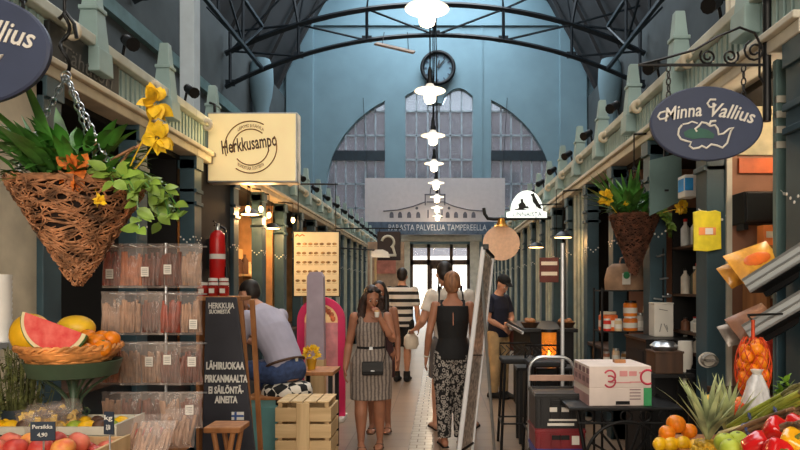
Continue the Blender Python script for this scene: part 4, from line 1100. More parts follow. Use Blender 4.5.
for sx in (-1,1):
    for sy in (-1,1): MB().bb(sx*(w/2-.05),sx*(w/2-.02),sy*.15-.01,sy*.15+.01,0,h).build('corner_post', M['wood_pale'], t, 0)
MB().box((0.0,-.186,h/2),(.10,.014,h)).build('front_stile', M['wood_pale'], t, 0, .003)
m_ = MB()
for i in range(4): m_.box((-w/2+.06+i*(w-.12)/3,0,h+.006),((w-.12)/3*.9,.36,.012))
m_.build('top_slats', M['wood_pale'], t, 0, .002)
# stool with triangle patterned cover
def tri_mat():
    m, nt, b = nodes('black_white_triangles')
    v = coords(nt,(1,1,1),(0,0,0)); w1 = N(nt,'ShaderNodeTexChecker'); w1.inputs['Scale'].default_value = 13; w1.inputs['Color1'].default_value = (*lin((16,16,18)),1); w1.inputs['Color2'].default_value = (*lin((222,214,200)),1)
    mp = N(nt,'ShaderNodeMapping'); mp.inputs['Rotation'].default_value = (R(30),R(38),R(40)); nt.links.new(v, mp.inputs['Vector']); nt.links.new(mp.outputs[0], w1.inputs['Vector'])
    nt.links.new(w1.outputs['Color'], b.inputs['Base Color']); b.inputs['Roughness'].default_value = .8; return m
ys = 5.55; sx_ = at(287,0,ys).x; SEAT = .75
t = thing('padded_stool','bar stool with black and white triangle patterned cover, under the seated man','stool',(sx_,ys,0))
MB().lathe([(.0,SEAT-.01),(.14,SEAT-.005),(.2,SEAT-.03),(.215,SEAT-.07),(.215,SEAT-.17),(.2,SEAT-.19),(.0,SEAT-.19)],n=32).build('seat', tri_mat(), t, 60)
for i in range(4):
    a_ = PI/4+i*PI/2; MB().cyl((.2*math.cos(a_),.2*math.sin(a_),0),(.13*math.cos(a_),.13*math.sin(a_),SEAT-.18),.016,n=8).build('leg', M['black'], t, 40)
MB().ring((0,0,.28),.175,.01,'Z',28,6).build('foot_ring', M['black'], t, 60)
# cafe table and pink ice cream stand
yt = 6.15; c = at(319,369,yt)
t = thing('cafe_table','small dark legged table with orange brown top beside the pink arch','table',(c.x,yt,0))
MB().bb(-.17,.17,-.22,.22,c.z-.035,c.z).build('table_top', M['wood_mid'], t, 0, .005)
for sx in (-1,1):
    for sy in (-1,1): MB().bb(sx*.14-.018,sx*.14+.018,sy*.19-.018,sy*.19+.018,0,c.z-.035).build('leg', M['black_matte'], t, 0)
MB().bb(-.14,.14,-.17,.17,.2,.23).build('shelf', M['wood_dark'], t, 0)
zt_t = c.z
t = thing('flower_pot','bunch of yellow flowers in a paper sleeve on the small table','flowers',(at(312,0,yt).x,yt-.02,zt_t))
MB().lathe([(.0,0),(.035,0),(.05,.1),(.045,.1),(.03,.01),(.0,.01)],n=16).build('pot', mat_once('mustard_pot',(196,150,30)), t, 50)
m_ = MB(); r2 = random.Random(4)
for i in range(60):
    u = Vector((r2.uniform(-1,1),r2.uniform(-1,1),r2.uniform(-.3,1))).normalized(); m_.leaf(Vector((0,0,.14))+u*.05,u,(r2.uniform(-1,1),-1,.5),.05,.018,.3,3)
m_.build('blooms', M['petal_yellow'], t, 60)
yi = 7.55; a, b_ = at(297,297,yi), at(345,391,yi)
t = thing('ice_cream_stand','bright pink arch standee with a food picture, by the left stalls','standee',((a.x+b_.x)/2,yi,0))
w = (b_.x-a.x); zb = .05; zt = a.z; rr = w/2
pink = mat('hot_pink_panel',(222,34,100),.45,var=.04); pp = mat('pale_pink_panel',(226,150,156),.5)
n = 20; o_ = []; 
for i in range(n+1):
    q = PI*i/n; o_.append((rr*math.cos(q), zt-rr+rr*math.sin(q)))
inn = [(.70*x, zt-rr+(z-zt+rr)*.70) for x, z in o_]
m_ = MB()
for i in range(n): m_.prism([o_[i],o_[i+1],inn[i+1],inn[i]],(1,0,0),(0,0,1),(0,.05,0))
m_.bb(-rr,-rr*.7,0,.05,zb,zt-rr); m_.bb(rr*.7,rr,0,.05,zb,zt-rr); m_.build('arch_frame', pink, t, 0)
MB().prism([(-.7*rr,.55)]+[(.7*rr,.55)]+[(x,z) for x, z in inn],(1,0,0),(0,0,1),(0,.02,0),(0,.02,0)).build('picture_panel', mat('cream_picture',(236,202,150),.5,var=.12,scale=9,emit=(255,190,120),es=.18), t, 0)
m_ = MB().bb(-.7*rr,.7*rr,.015,.02,.62,zt-rr-.02); m_.build('lower_picture', pp, t, 0)
m_ = MB(); r2 = random.Random(11)
for i in range(9):
    q = PI*(i+.5)/9; x, z = .5*rr*math.cos(q), zt-rr+.5*rr*math.sin(q); m_.ell((x,.012,z),(.03,.008,.035),n=10,m=6)
m_.build('food_print', mat('food_print',(176,96,60),.5,var=.4,scale=18), t, 60)
MB().bb(-rr,rr,-.12,.22,0,.05).build('base', M['white'], t, 0, .01); MB().bb(-rr*.7,rr*.7,.0,.06,.05,.55).build('white_panel', M['card'], t, 0)
# solid lilac shape standing in for a reflection before the arch, on a pedestal
yc = 7.2
t = thing('reflection_stand_in','lilac grey upright shape standing in for a reflection before the pink arch','display',(at(316,0,yc).x,yc,0))
zt = at(0,272,yc).z; lil = mat('lilac_reflection_tone',(172,158,172),.6,var=.05)
MB().bb(-.1,.1,-.08,.08,0,.75).build('pedestal', M['wood_pale'], t, 0); MB().prism([(-.1,.75),(.1,.75),(.09,zt-.05),(.06,zt),(-.06,zt),(-.09,zt-.05)],(1,0,0),(0,0,1),(0,.12,0),(0,-.06,0)).build('upper_box', lil, t, 0, .004)
# menu board
ym = 8.5; a, b_ = at(293,231,ym), at(340,297,ym); w, h = b_.x-a.x, a.z-b_.z
t = thing('menu_board','glowing cream menu board with rows of small food pictures','menu board',((a.x+b_.x)/2,ym,b_.z))
MB().bb(-w/2,w/2,0,.06,0,h).build('case', M['black'], t, 0, .005)
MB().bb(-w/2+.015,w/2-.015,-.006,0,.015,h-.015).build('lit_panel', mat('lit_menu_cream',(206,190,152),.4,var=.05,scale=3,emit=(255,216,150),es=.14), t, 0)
pr = MB(); r2 = random.Random(6)
for r_ in range(6):
    for q in range(7):
        x = -w/2+.07+q*(w-.14)/6; z = h-.17-r_*(h-.24)/5.2; pr.ell((x+r2.uniform(-.01,.01),-.007,z),(.03,.003,.018),n=8,m=5); pr.bb(x-.03,x+.03,-.0075,-.006,z-.035,z-.03)
pr.build('food_pictures', mat('olive_food_print',(140,104,58),.6,var=.35,scale=22), t, 60)
MB().tube([(-w*.45,-.008,h-.07),(-w*.4,-.008,h-.045),(-w*.36,-.008,h-.07),(-w*.3,-.008,h-.045),(-w*.25,-.008,h-.065)],.009,6).build('orange_emblem', mat('orange_print',(206,110,50),.6), t, 60)
MB().cyl((-w*.4,.03,h),(-w*.4,.03,2.9-b_.z),.006,n=5).cyl((w*.4,.03,h),(w*.4,.03,2.9-b_.z),.006,n=5).build('hanging_rod', M['black'], t, 0)
MB().tube([(-w*.45,.03,2.9-b_.z),(XL-t.location.x,.03,2.9-b_.z),],.012,6).tube([(-w*.45,.03,2.9-b_.z),(w*.45,.03,2.9-b_.z)],.012,6).build('bracket', M['black'], t, 0)
# warm lamps of the left stalls
def stall_lamp(px, py, Y, kind, label, e=14, col=(255,196,128)):
    p = at(px,py,Y) if px is not None else Vector(py); t = thing('stall_lamp', label, 'lamp', p, 0, None)
    if kind == 'disc':
        MB().lathe([(.02,.07),(.05,.06),(.13,.0),(.135,-.008),(.12,-.004),(.0,.02)],n=24).build('shade', M['black'], t, 60); MB().lathe([(.0,-.0),(.105,-.004),(.105,-.01),(.0,-.012)],n=24).build('diffuser', M['bulb_warm'], t, 60)
    else: MB().ell((0,0,0),(.03,.03,.04),n=12,m=8).build('bulb', M['bulb_warm'], t, 180); MB().cyl((0,0,.035),(0,0,.085),.018,n=10).build('holder', M['black'], t, 40)
    MB().cyl((0,0,.05),(0,0,2.76-p.z),.005,n=5).build('cord', M['black'], t, 0)
    if XL < p.x < XR: MB().tube([(0,0,2.76-p.z),((XR if p.x > 0 else XL)-p.x,0,2.78-p.z)],.012,6).build('arm', M['black'], t, 0)
    light('stall_lamp_light','POINT',(p.x,p.y,p.z-.07),e,col,radius=.05)
M['bulb_warm'] = mat('warm_lit_glass',(255,220,170),.3,emit=(255,206,140),es=6)
for q in ((248,209,7.6,'bulb','bare warm bulb just right of the cream light box, nearest'),(261,209,8.1,'bulb','second bare warm bulb along the left stall front'),(269,215,8.5,'bulb','third bare warm bulb, small, along the left stall front'),(293,220,9.4,'bulb','bright bare bulb above the menu board corner'),
          (250,214,7.9,'disc','flat disc lamp glowing under the bulbs at the left stall'),(272,228,9.2,'disc','flat disc lamp glowing beside the dark post near the menu board')):
    stall_lamp(*q)
stall_lamp(None,(2.18,3.78,2.62),0,'bulb','unseen warm bulb added inside the nearest right stall above the snack trays',13,(255,226,192))  # bulb out of view, added to light this stall's opening and post
# things on the left stall counters with the warm lamps
r2 = random.Random(9)
sh = thing('stall_shelf','shelf of goods inside the warm lit left stall behind the seated man','shelf',(-2.95,9.3,0))
MB().bb(-.06,.06,-.7,.7,0,2.1).build('back', M['wood_pale'], sh, 0)
for z in (.9,1.3,1.7): MB().bb(.06,.32,-.7,.7,z,z+.025).build('shelf_board', M['wood_pale'], sh, 0)
cols = [(196,150,40),(206,90,70),(222,200,160),(120,90,60),(210,160,110),(90,60,44)]
for z in (.925,1.325,1.725):
    for j in range(6):
        cc = cols[r2.randrange(6)]; hh = r2.uniform(.16,.3); o = MB().lathe([(.0,0),(.05,0),(.05,hh*.7),(.02,hh*.85),(.02,hh),(.0,hh)],n=14).build('jar', mat_once('goods_%d%d%d'%cc,cc), smooth=50)
        o.location = (-2.95+.19,9.3-.55+j*.22,z); tag(o,'small coloured jar on the warm lit shelf behind the seated man','jar','jars on the warm left shelf')
t = thing('poster','orange poster on the warm back wall seen between dark left posts','poster',(-3.9,0,0))
t.location = (XL-1.80,12.3,1.9); MB().bb(-.0,.02,-.5,.5,-.5,.5).build('sheet', mat('orange_poster',(226,124,70),.6,emit=(255,120,60),es=.0), t, 0)

# ------------------------------------------------------------------ right front: counter, shelves and produce
t = thing('produce_counter','right front market counter heaped with vegetables and fruit','counter',(1.28,2.35,0))
MB().bb(-.26,.5,-.7,.7,.80,.86).build('worktop', M['wood_mid'], t, 0, .006); MB().bb(-.24,.46,-.66,.66,0,.80).build('base', M['teal_dark'], t, 0)
ZR = .86
slat_crate('fruit_crate','pale crate of peppers and asparagus on the right counter',(1.50,2.30,ZR),.52,.62,.09,M['wood_pale'])
k_ = 0
def put_orange(px, py, Y, lb, r=.038): 
    p = at(px,py,Y); return fruit_round('orange',lb,'orange',p,r,M['orange'])
put_orange(676,424,2.90,'large orange on top of the small pile left of the pineapple',.043)
put_orange(667,433,2.86,'orange at the left edge of the right counter',.036)
put_orange(689,431,2.92,'orange half hidden behind the pineapple leaves',.036)
for i, (px, py) in enumerate(((660,444),(671,444),(683,443),(695,446))):
    p = at(px,py,2.80); o = tag(MB().lathe([(.0,-.04),(.012,-.036),(.026,-.02),(.03,0),(.026,.02),(.012,.036),(.006,.044),(.0,.046)],n=16,rot=Matrix.Rotation(PI/2,3,'Y')).build('lemon',M['yellow'],smooth=180),'yellow lemon under the oranges left of the pineapple','lemon','lemons under the oranges'); o.location = p; o.rotation_euler = (0,0,rnd(-1,1))
# pineapple
def pineapple(px, py, Y, label):
    p = at(px,py,Y); t = thing('pineapple', label, 'pineapple', p)
    m_ = MB(); n = 14
    m_.lathe([(.0,-.09),(.035,-.085),(.055,-.05),(.06,0),(.054,.05),(.035,.08),(.0,.09)],n=24)
    for r_ in range(9):
        z = -.075+r_*.0185; rr = .06*math.sqrt(max(.05,1-(z/.1)**2))
        for j in range(n):
            a = 2*PI*(j+.5*(r_ % 2))/n; m_.ell((rr*math.cos(a),rr*math.sin(a),z),(.011,.011,.011),n=6,m=4)
    m_.build('fruit', mat('pineapple_skin',(206,160,50),.5,var=.3,scale=30), t, 60)
    lf = MB(); r3 = random.Random(px)
    for i in range(34):
        a = r3.random()*2*PI; el = R(89)-i*R(.95); d = Vector((math.cos(a)*math.cos(el),math.sin(a)*math.cos(el),math.sin(el)))
        lf.leaf((d.x*.015,d.y*.015,.085), d, Vector((-d.x*.4,-d.y*.4,1)), r3.uniform(.16,.27), .014, r3.uniform(.0,.35), 6)
    lf.build('crown', mat('grey_green_leaf',(160,168,122),.5,var=.35,scale=8), t, 60)
    return t
pineapple(708,462,2.50,'pineapple with tall grey green crown, front of the right counter')
pineapple(728,455,2.75,'second pineapple with its crown behind the first, right counter')
# green lime-coloured romanesco / apples
for i, (px, py, Y) in enumerate(((725,443,2.2),(738,441,2.22),(731,449,2.12),(748,450,2.15))):
    o = fruit_round('green_apple',['yellow green apple just right of the pineapple','yellow green apple behind, beside the asparagus','yellow green apple lowest in front, right of the pineapple','yellow green apple beside the red peppers'][i],'apple',at(px,py,Y),.036,mat_once('green_apple_skin',(176,190,60)))
for i, (px, py, Y) in enumerate(((710,402,3.0),(727,404,2.98),(737,408,2.9),(724,411,2.92),(741,404,3.0))):
    o = fruit_round('citrus_fruit',['yellow fruit in the back row against the teal post','yellow orange fruit beside it in the back row','red orange fruit in the back row by the plastic bag','orange fruit lower in the back row','small orange fruit nearest the white plastic bag'][i],'fruit',at(px,py,Y),.036,[M['yellow'],M['orange'],blush('red_orange_skin',(200,60,24),(226,96,30)),M['orange'],M['orange']][i])
# asparagus and rhubarb bundles running up to the right
def stalks(name, label, a, b_, n, spread, m, mt, tip=True, r=.008, seed=0):
    r3 = random.Random(seed); t = thing(name, label, 'vegetables', a); d = Vector(b_)-Vector(a)
    s_ = MB(); tp = MB(); cutm = MB(); u = d.normalized().cross(Vector((0,0,1))).normalized(); v = u.cross(d.normalized())
    for i in range(n):
        o = u*r3.uniform(-spread,spread)+v*r3.uniform(-spread*.5,spread*.5); e = d*r3.uniform(.85,1.05)+u*r3.uniform(-.02,.02)
        rr = r*r3.uniform(.8,1.2); s_.tube([o,o+e*.5+v*.006,o+e],[rr,rr*.95,rr*.75],7)
        if not tip: cutm.cyl(o-d.normalized()*.002,o+d.normalized()*.002,rr*.85,n=8)
        if tip: tp.tube([o+e*.98,o+e*1.05,o+e*1.12,o+e*1.17],[rr*.8,rr*1.15,rr*.8,.001],7)
    s_.build('stalks', m, t, 60)
    if tip: tp.build('tips', mt, t, 60)
    else:
        cutm.build('cut_ends', mat_once('pale_cut_end',(222,204,150)), t, 0)
    bd = MB(); c0 = d*.38
    pts = [c0+u*spread*1.15*math.cos(2*PI*i/16)+v*spread*.85*math.sin(2*PI*i/16) for i in range(17)]
    bd.tube(pts,.006,5); bd.build('band', mat_once('rubber_band',(70,80,120)), t, 60)
    return t
asp = mat('asparagus_green',(150,158,62),.5,var=.25,scale=12); aspt = mat('asparagus_tip',(118,112,70),.55,var=.3,scale=40)
bro = mat('brown_salsify',(112,84,58),.7,var=.35,scale=20); pal = mat('pale_root',(206,186,130),.6,var=.2,scale=16)
stalks('asparagus_bundle','bundle of green yellow asparagus sloping up to the right, topmost',at(738,430,2.62),at(802,392,2.3),34,.042,asp,aspt,seed=1)
stalks('asparagus_bundle','bundle of green asparagus at the right edge above the peppers',at(768,420,2.36),at(815,392,2.15),26,.034,asp,aspt,seed=2)
stalks('root_bundle','bundle of brown scorzonera roots under the asparagus',at(728,441,2.42),at(800,412,2.2),26,.036,bro,bro,False,seed=3)
stalks('root_bundle','bundle of pale parsnip stalks beside the pineapple, sloping right',at(722,436,2.56),at(790,420,2.36),18,.028,pal,pal,False,seed=4)
stalks('root_bundle','lower bundle of brown roots just above the red peppers',at(735,452,2.25),at(800,424,2.05),18,.028,bro,bro,False,seed=6)
# peppers
def pepper(px, py, Y, label, col, r=.045, rot=(0,0,0)):
    t = thing('bell_pepper', label, 'pepper', at(px,py,Y)); t.rotation_euler = rot
    MB().lathe([(.0,-r*1.05),(r*.3,-r*1.1),(r*.72,-r*.85),(r*.9,-r*.2),(r,r*.45),(r*.85,r*.85),(r*.45,r*.95),(r*.18,r*.78),(.0,r*.75)],n=36,lobes=4,amp=.09).build('flesh', mat_once('pepper_%d'%col[0],col,rough=.2,coat=.4,var=.06), t, 180)
    MB().tube([(0,0,r*.75),(0,0,r*.95),(r*.12,0,r*1.25)],[r*.2,r*.11,r*.1],8).build('stem', mat_once('stem_green',(110,130,50)), t, 60)
pepper(775,431,2.12,'red bell pepper at the top of the pepper pile',(206,28,28),.042,(R(50),0,.4))
pepper(757,446,2.05,'red bell pepper at the left of the pepper pile',(206,28,28),.042,(R(60),R(20),1))
pepper(792,444,1.98,'yellow bell pepper at the right of the pile',(240,170,24),.042,(R(40),0,.2))
pepper(776,452,1.97,'red bell pepper at the bottom of the pile',(206,28,28),.042,(R(70),R(-20),.2))
pepper(797,428,2.15,'red bell pepper at the right edge behind the yellow one',(206,28,28),.042,(R(30),0,1.2))
# leafy celery at the right edge
t = thing('celery_leaves','green celery leaves sticking out at the right edge above the asparagus','celery',at(806,398,2.5))
m_ = MB(); r3 = random.Random(3)
for i in range(10):
    d = Vector((-1,r3.uniform(-.3,.3),r3.uniform(.0,1.0))); L = r3.uniform(.06,.11); m_.tube([(0,0,-.03),d.normalized()*L],.005,5)
    for _ in range(5): m_.leaf(d.normalized()*L,(r3.uniform(-1,.3),r3.uniform(-1,1),r3.uniform(-.3,1)),(0,0,1),.04,.014,.3,3)
m_.build('leaves', mat('celery_green',(120,160,50),.45,var=.25), t, 60)
MB().tube([(0,0,-.1),(0,0,.0)],[.03,.026],10).build('stalk', mat_once('celery_pale',(190,206,120)), t, 50)
# mesh bag of oranges and white plastic bag
p = at(753,372,3.0)
t = thing('mesh_bag','orange net bag of tangerines hanging by the teal post','net bag',p)
r3 = random.Random(12); m_ = MB()
for i in range(17): 
    a = i*2.4; z = -.02+.012*i-.05; m_.ell((.042*math.cos(a),.042*math.sin(a),z),.03,n=12,m=8)
m_.build('tangerines', M['orange'], t, 180)
nt_ = MB()
for i in range(12):
    for sg in (1,-1):
        pts = [(.078*math.sin(PI*(.12+.8*q/12))**.5*math.cos(2*PI*i/12+sg*q*.16),.078*math.sin(PI*(.12+.8*q/12))**.5*math.sin(2*PI*i/12+sg*q*.16),-.11+.27*q/12) for q in range(13)]
        nt_.tube(pts,.0022,4)
nt_.tube([(0,0,.15),(0,0,.24)],.008,6); nt_.build('net', mat('red_net',(206,70,24),.6), t, 60)
hkx = MB().tube([(0,0,.23),(0,.05,.26),(XR-p.x+.1,.16,.27)],.006,5); hkx.build('hook', M['black'], t, 60)
p = at(757,408,2.9)
t = thing('plastic_bag','crumpled white plastic bag standing among the fruit at the back','plastic bag',p)
m_ = MB().lathe([(.0,-.04),(.062,-.04),(.068,-.01),(.06,.03),(.046,.08),(.034,.12),(.02,.15),(.0,.152)],n=26,lobes=7,amp=.08)
for v_ in m_.bm.verts: v_.co += Vector((random.uniform(-.004,.004),random.uniform(-.004,.004),random.uniform(-.004,.004)))
m_.build('bag', mat('white_plastic_bag',(214,214,216),.3,var=.06,scale=40,bump=.5), t, 60); MB().lathe([(.0,.145),(.014,.148),(.026,.172),(.0,.17)],n=12,lobes=4,amp=.2).build('knot', M['white'], t, 60)

# tilted trays with snack bags in the opening of the nearest right stall
def tray(py0, py1, label, bags):
    a, b_ = at(750,py0,3.2), at(812,py1,3.0)
    d = b_-a; L = d.length; dn = d.normalized()
    t = thing('display_tray', label, 'tray', a); W_ = Vector((-dn.y,dn.x,0)).normalized(); nn = dn.cross(W_).normalized()
    if nn.z < 0: nn = -nn
    m_ = MB(); fr = -nn.cross(dn)
    def rail(z0, z1, y0, y1):
        c = dn*L/2+nn*(z0+z1)/2+W_*(y0+y1)/2; Rm = Matrix((dn, W_, nn)).transposed(); m_.box(c,(L,y1-y0,z1-z0),Rm)
    rail(.0,.065,0,.012); m_.build('front_rail', M['grey_metal'], t, 0)
    m_ = MB(); rail(.062,.074,-.006,.016); rail(.028,.038,-.006,.0); rail(-.004,.006,-.006,.016); m_.build('rail_lip', M['alu'], t, 0)
    m_ = MB(); rail(-.006,.0,.012,.2); m_.build('shelf_plate', M['black'], t, 0)
    m_ = MB(); rail(-.03,-.006,.16,.2); m_.tube([dn*L*.9+W_*.3,Vector((XR+.05,3.34,a.z+.1))-a],.01,6); m_.build('arm', M['black'], t, 0)
    return t
tray(292,254,'upper grey metal display tray rising to the right edge',0)
tray(338,302,'lower grey metal display tray rising to the right edge',0)
def flat_bag(c, w, h, m, label, rx, rz, pr=None, ry=0):
    t = thing('crisp_bag', label, 'snack bag', c); t.rotation_euler = (rx,ry,rz)
    b_ = MB(); n = 9
    for sgn in (-1,1):
        rows = []
        for i in range(n+1):
            row = []
            for j in range(n+1):
                u, v_ = i/n*2-1, j/n*2-1; q = max(0,(1-u**4)*(1-v_**4)); row.append((u*w/2, sgn*(.03*q+.001)+.003*math.sin(i*3+j*5)*q, v_*h/2))
            rows.append(b_._v(row))
        for A, B in zip(rows, rows[1:]):
            for j in range(n): b_._f([A[j],A[j+1],B[j+1],B[j]])
    b_.build('bag', m, t, 70)
    if pr:
        MB().ell((0,-.031,0),(w*.3,.006,h*.2),n=14,m=6).build('print', pr, t, 60)
    return t
yel = mat('orange_yellow_foil',(236,160,56),.35,var=.16,scale=14,bump=.3,coat=.3); org = mat('orange_foil',(226,110,40),.35,var=.1,scale=10); brn = mat('brown_foil',(150,104,78),.4,var=.2,scale=10,bump=.3); sil = mat('grey_clear_foil',(150,140,130),.3,.2,var=.2,scale=20,bump=.3)
flat_bag(at(755,262,3.45),.27,.19,yel,'golden yellow snack bag leaning above the upper metal tray',R(-35),R(10),org,R(-18))
flat_bag(at(738,272,3.62),.2,.14,yel,'golden snack bag tucked behind, against the cream trim',R(-30),R(15),None,R(-22))
flat_bag(at(752,322,3.45),.24,.15,brn,'brown snack bag leaning above the lower metal tray',R(-35),R(10),None,R(-22))
flat_bag(at(738,332,3.62),.2,.13,sil,'grey see-through snack bag at the left end of the lower tray',R(-30),R(12),None,R(-15))
flat_bag(at(765,350,3.55),.1,.12,mat_once('red_foil',(196,52,36)),'small red bag under the lower metal tray',R(-10),0)
# inside the opening: wooden shelf unit with boxes, dark screen
t = thing('stall_cabinet','orange brown cabinet inside the nearest right stall opening','cabinet',(2.35,4.16,0))
MB().bb(-.38,.38,-.03,.03,0,1.8).build('back', M['wood_mid'], t, 0)
for z in (.35,.75,1.1,1.42,1.8): MB().bb(-.38,.38,-.28,-.03,z-.02,z).build('shelf_board', M['wood_mid'], t, 0)
MB().bb(-.4,-.38,-.28,.03,0,1.8).build('side', M['wood_mid'], t, 0)
r3 = random.Random(5)
bc = [(226,120,60),(236,160,70),(190,70,40),(214,186,90),(120,66,44),(206,140,90)]
for z, nm in ((1.42,'upper'),(1.1,'middle'),(.75,'lower')):
    for j in range(6):
        cc = bc[r3.randrange(6)]; hh = r3.uniform(.13,.22); o = MB().box((0,0,hh/2),(.09,.1,hh)).build('packet', mat_once('packet_%d_%d'%(cc[0],cc[1]),cc), bevel=.004)
        MB().box((0,-.051,hh*.55),(.06,.002,hh*.3)).build('label', M['cream_pale'], o, 0)
        o.location = (2.35-.31+j*.12,4.16-.16,z); tag(o,'orange or brown packet on the %s shelf of the stall cabinet'%nm,'packet','packets on the %s cabinet shelf'%nm)
c = at(757,205,4.0)
t = thing('wall_box','black box shelf on the brown wall of the nearest right stall','box',(2.02,4.18,c.z))
MB().bb(-.10,.13,-.08,.1,-.10,.10).build('case', M['black_matte'], t, 0, .004); MB().bb(-.09,.12,-.095,-.08,-.09,.09).build('front', M['black'], t, 0, .003); MB().bb(-.09,-.06,-.05,.05,-.14,-.10).build('foot', M['black'], t, 0)
for i, (dx, w_, h_, cc, lb) in enumerate(((.18,.07,.20,(230,110,50),'tall orange carton on the cabinet, against the teal edge post'),(.09,.12,.13,(236,130,60),'short orange and cream carton on the stall cabinet'))):
    o = tag(MB().box((0,0,h_/2),(w_,.08,h_)).build('carton', mat_once('carton_%d'%i,cc), bevel=.003), lb, 'carton'); o.location = (at(768,0,4.0).x-.06+dx*.9,4.02,1.80)
    MB().box((0,-.041,h_*.55),(w_*.7,.002,h_*.3)).build('label', M['cream_pale'], o, 0)
# brown plaster wall of the opening (cross wall between bays)
t = thing('stall_partition','brown plastered partition inside the nearest right stall','partition',(1.92,4.30,0))
MB().bb(.0,1.7,-.0,.05,0,2.74).build('panel', M['brown_wall'], t, 0); MB().bb(-.035,.0,-.03,.07,0,2.74).build('cream_edge', M['cream_pale'], t, 0)
MB().bb(.05,.45,-.02,.0,2.30,2.40).build('orange_band', mat_once('orange_band',(214,104,50)), t, 0); MB().bb(.05,.5,-.02,.0,2.42,2.74).build('cream_header', mat_once('yellow_cream',(196,188,150)), t, 0)
# teal door leaf at the right edge
t = thing('stall_door','grey teal stall door standing open at the right edge','door',(1.79,3.44,0))
MB().bb(-.02,.60,-.02,.02,.0,2.75).build('leaf', M['teal_mid'], t, 0, .004)
for z in (2.28,2.36,2.44,2.52): MB().bb(-.02,.60,-.03,.0,z,z+.035).build('moulding', M['cream_pale'], t, 0)
MB().bb(-.022,.6,-.026,.0,0,1.66).build('lower_shade_panel', M['teal'], t, 0, .004)  # darker lower half paints in shade; the paler upper leaf reads as lit
d_ = MB()
for i, (x, z) in enumerate(((.02,2.04),(.04,2.02),(.06,2.0),(.08,1.98),(.10,1.99),(.12,2.02))): d_.ell((x,-.024,z),(.009,.004,.009),n=8,m=5)
# two rosettes instead of loose dots
d_.tube([(.0,-.023,2.06),(.06,-.024,2.0),(.13,-.023,2.05)],.002,4); d_.build('garland', M['letter'], t, 60)
# yellow bag and sticker on the near right post
t = thing('yellow_bag','bright yellow carrier bag pinned on the right post under the oval sign','bag',at(708,212,4.22))
h_ = .25; bm_ = MB(); out = [(-.092,0),(-.05,.012),(.0,.004),(.05,.012),(.085,0),(.088,-h_+.01),(.0,-h_-.006),(-.09,-h_)]
bm_.prism(out,(1,0,0),(0,0,1),(0,.02,0)); bm_.build('bag', mat('yellow_plastic',(226,206,44),.4,var=.08,scale=12,bump=.3), t, 0, .004)
MB().bb(-.06,.05,-.004,0,-.15,-.10).build('print', mat_once('salmon_print',(226,140,80)), t, 0); MB().bb(-.02,.03,-.007,-.004,-.145,-.105).build('logo', M['paper'], t, 0)
MB().cyl((-.03,.01,.0),(-.03,.08,.03),.004,n=5).build('pin', M['chrome'], t, 0)
t = tag(MB().cyl((0,0,0),(0,.006,0),1,n=32).build('oval_sticker', M['paper'], smooth=0),'oval white sticker on the right teal post','sticker'); t.location = at(708,360,4.28); t.scale = (.063,1,.052)
st = MB(); st.ring((0,-.02,0),.8,.03,'Y',28,5); st.bb(-.5,.5,-.06,0,-.1,.1); st.build('print', mat_once('grey_print2',(150,146,140)), t, 0)
# ------------------------------------------------------------------ right middle
# facade light box with blue print, grey hood board
t = thing('blue_sign','small white box sign with a blue print, beside the right post','sign',at(688,187,4.75))
MB().box((0,0,0),(.10,.14,.16)).build('case', M['white'], t, 0, .006); MB().box((-.02,-.072,.01),(.06,.004,.09)).build('blue_print', mat('bright_blue_print',(50,150,220),.5), t, 0)
MB().box((-.052,.0,.01),(.004,.1,.09)).build('blue_side_print', mat_once('bright_blue_print2',(50,150,220)), t, 0); MB().tube([(.05,0,0),(XR-t.location.x+.02,0,0)],.012,6).build('arm', M['black'], t, 0)
t = thing('hood_board','plain grey green board hung slanting under the right fascia','board',at(665,188,5.15))
MB().prism([(-.12,.22),(.13,.28),(.14,-.10),(-.12,-.22)],(1,0,0),(0,0,1),(0,.03,0)).build('board', M['teal_mid'], t, 0, .004); MB().box((.01,-.008,-.02),(.03,.01,.015)).build('latch', M['black'], t, 0)
MB().cyl((.0,.015,.22),(.0,.015,.36),.008,n=6).build('hanger', M['black'], t, 0)
# second hanging basket
rg = random.Random(21); p = at(634,216,5.45)
t = thing('hanging_basket','smaller dark wicker hanging basket with trailing plants on the right','hanging basket',p)
woven_cone(.185,.5,t,12,4).build('basket', mat('dark_wicker',(92,58,42),.7,var=.4,scale=18,bump=.3), t, 50)
plant(t,.2,rg,True,1.6,[(-.26,-.1,.14,.10,M['petal_yellow']),(.27,-.36,.03,.085,M['petal_yellow']),(-.1,-.15,.1,.05,M['petal_yellow'])],1.3)
ch = MB()
for a_ in (90,210,330): chain(ch,(.175*math.cos(R(a_)),.175*math.sin(R(a_)),0),(0,0,.42))
ch.tube([(0,0,.42),(0,0,2.83-p.z)],.006,5); ch.tube([(0,0,2.83-p.z),(XR-p.x+.01,0,2.84-p.z)],.01,6); ch.build('chain', M['black'], t, 60)
# pendant disc lamps of the right row
for q in ((513,248,10.9,'small black disc lamp hanging at the right, farther one'),(536,247,9.6,'black disc lamp hanging in the right row, second'),(563,237,8.2,'black disc lamp with a lit rim above the steel pole')):
    stall_lamp(q[0],q[1],q[2],'disc',q[3],5)
t = thing('stall_notice','dark red notice board with white bands on the right far stalls','sign',at(549,270,8.9)); 
MB().box((0,0,0),(.26,.03,.34)).build('board', mat('dark_red_board',(90,40,40),.6), t, 0, .004)
for z in (.09,-.05): MB().box((0,-.018,z),(.22,.004,.05)).build('white_band', M['paper'], t, 0)
MB().tube([(.1,.0,.17),(.1,.0,1.1)],.006,5).build('hanger', M['black'], t, 0)
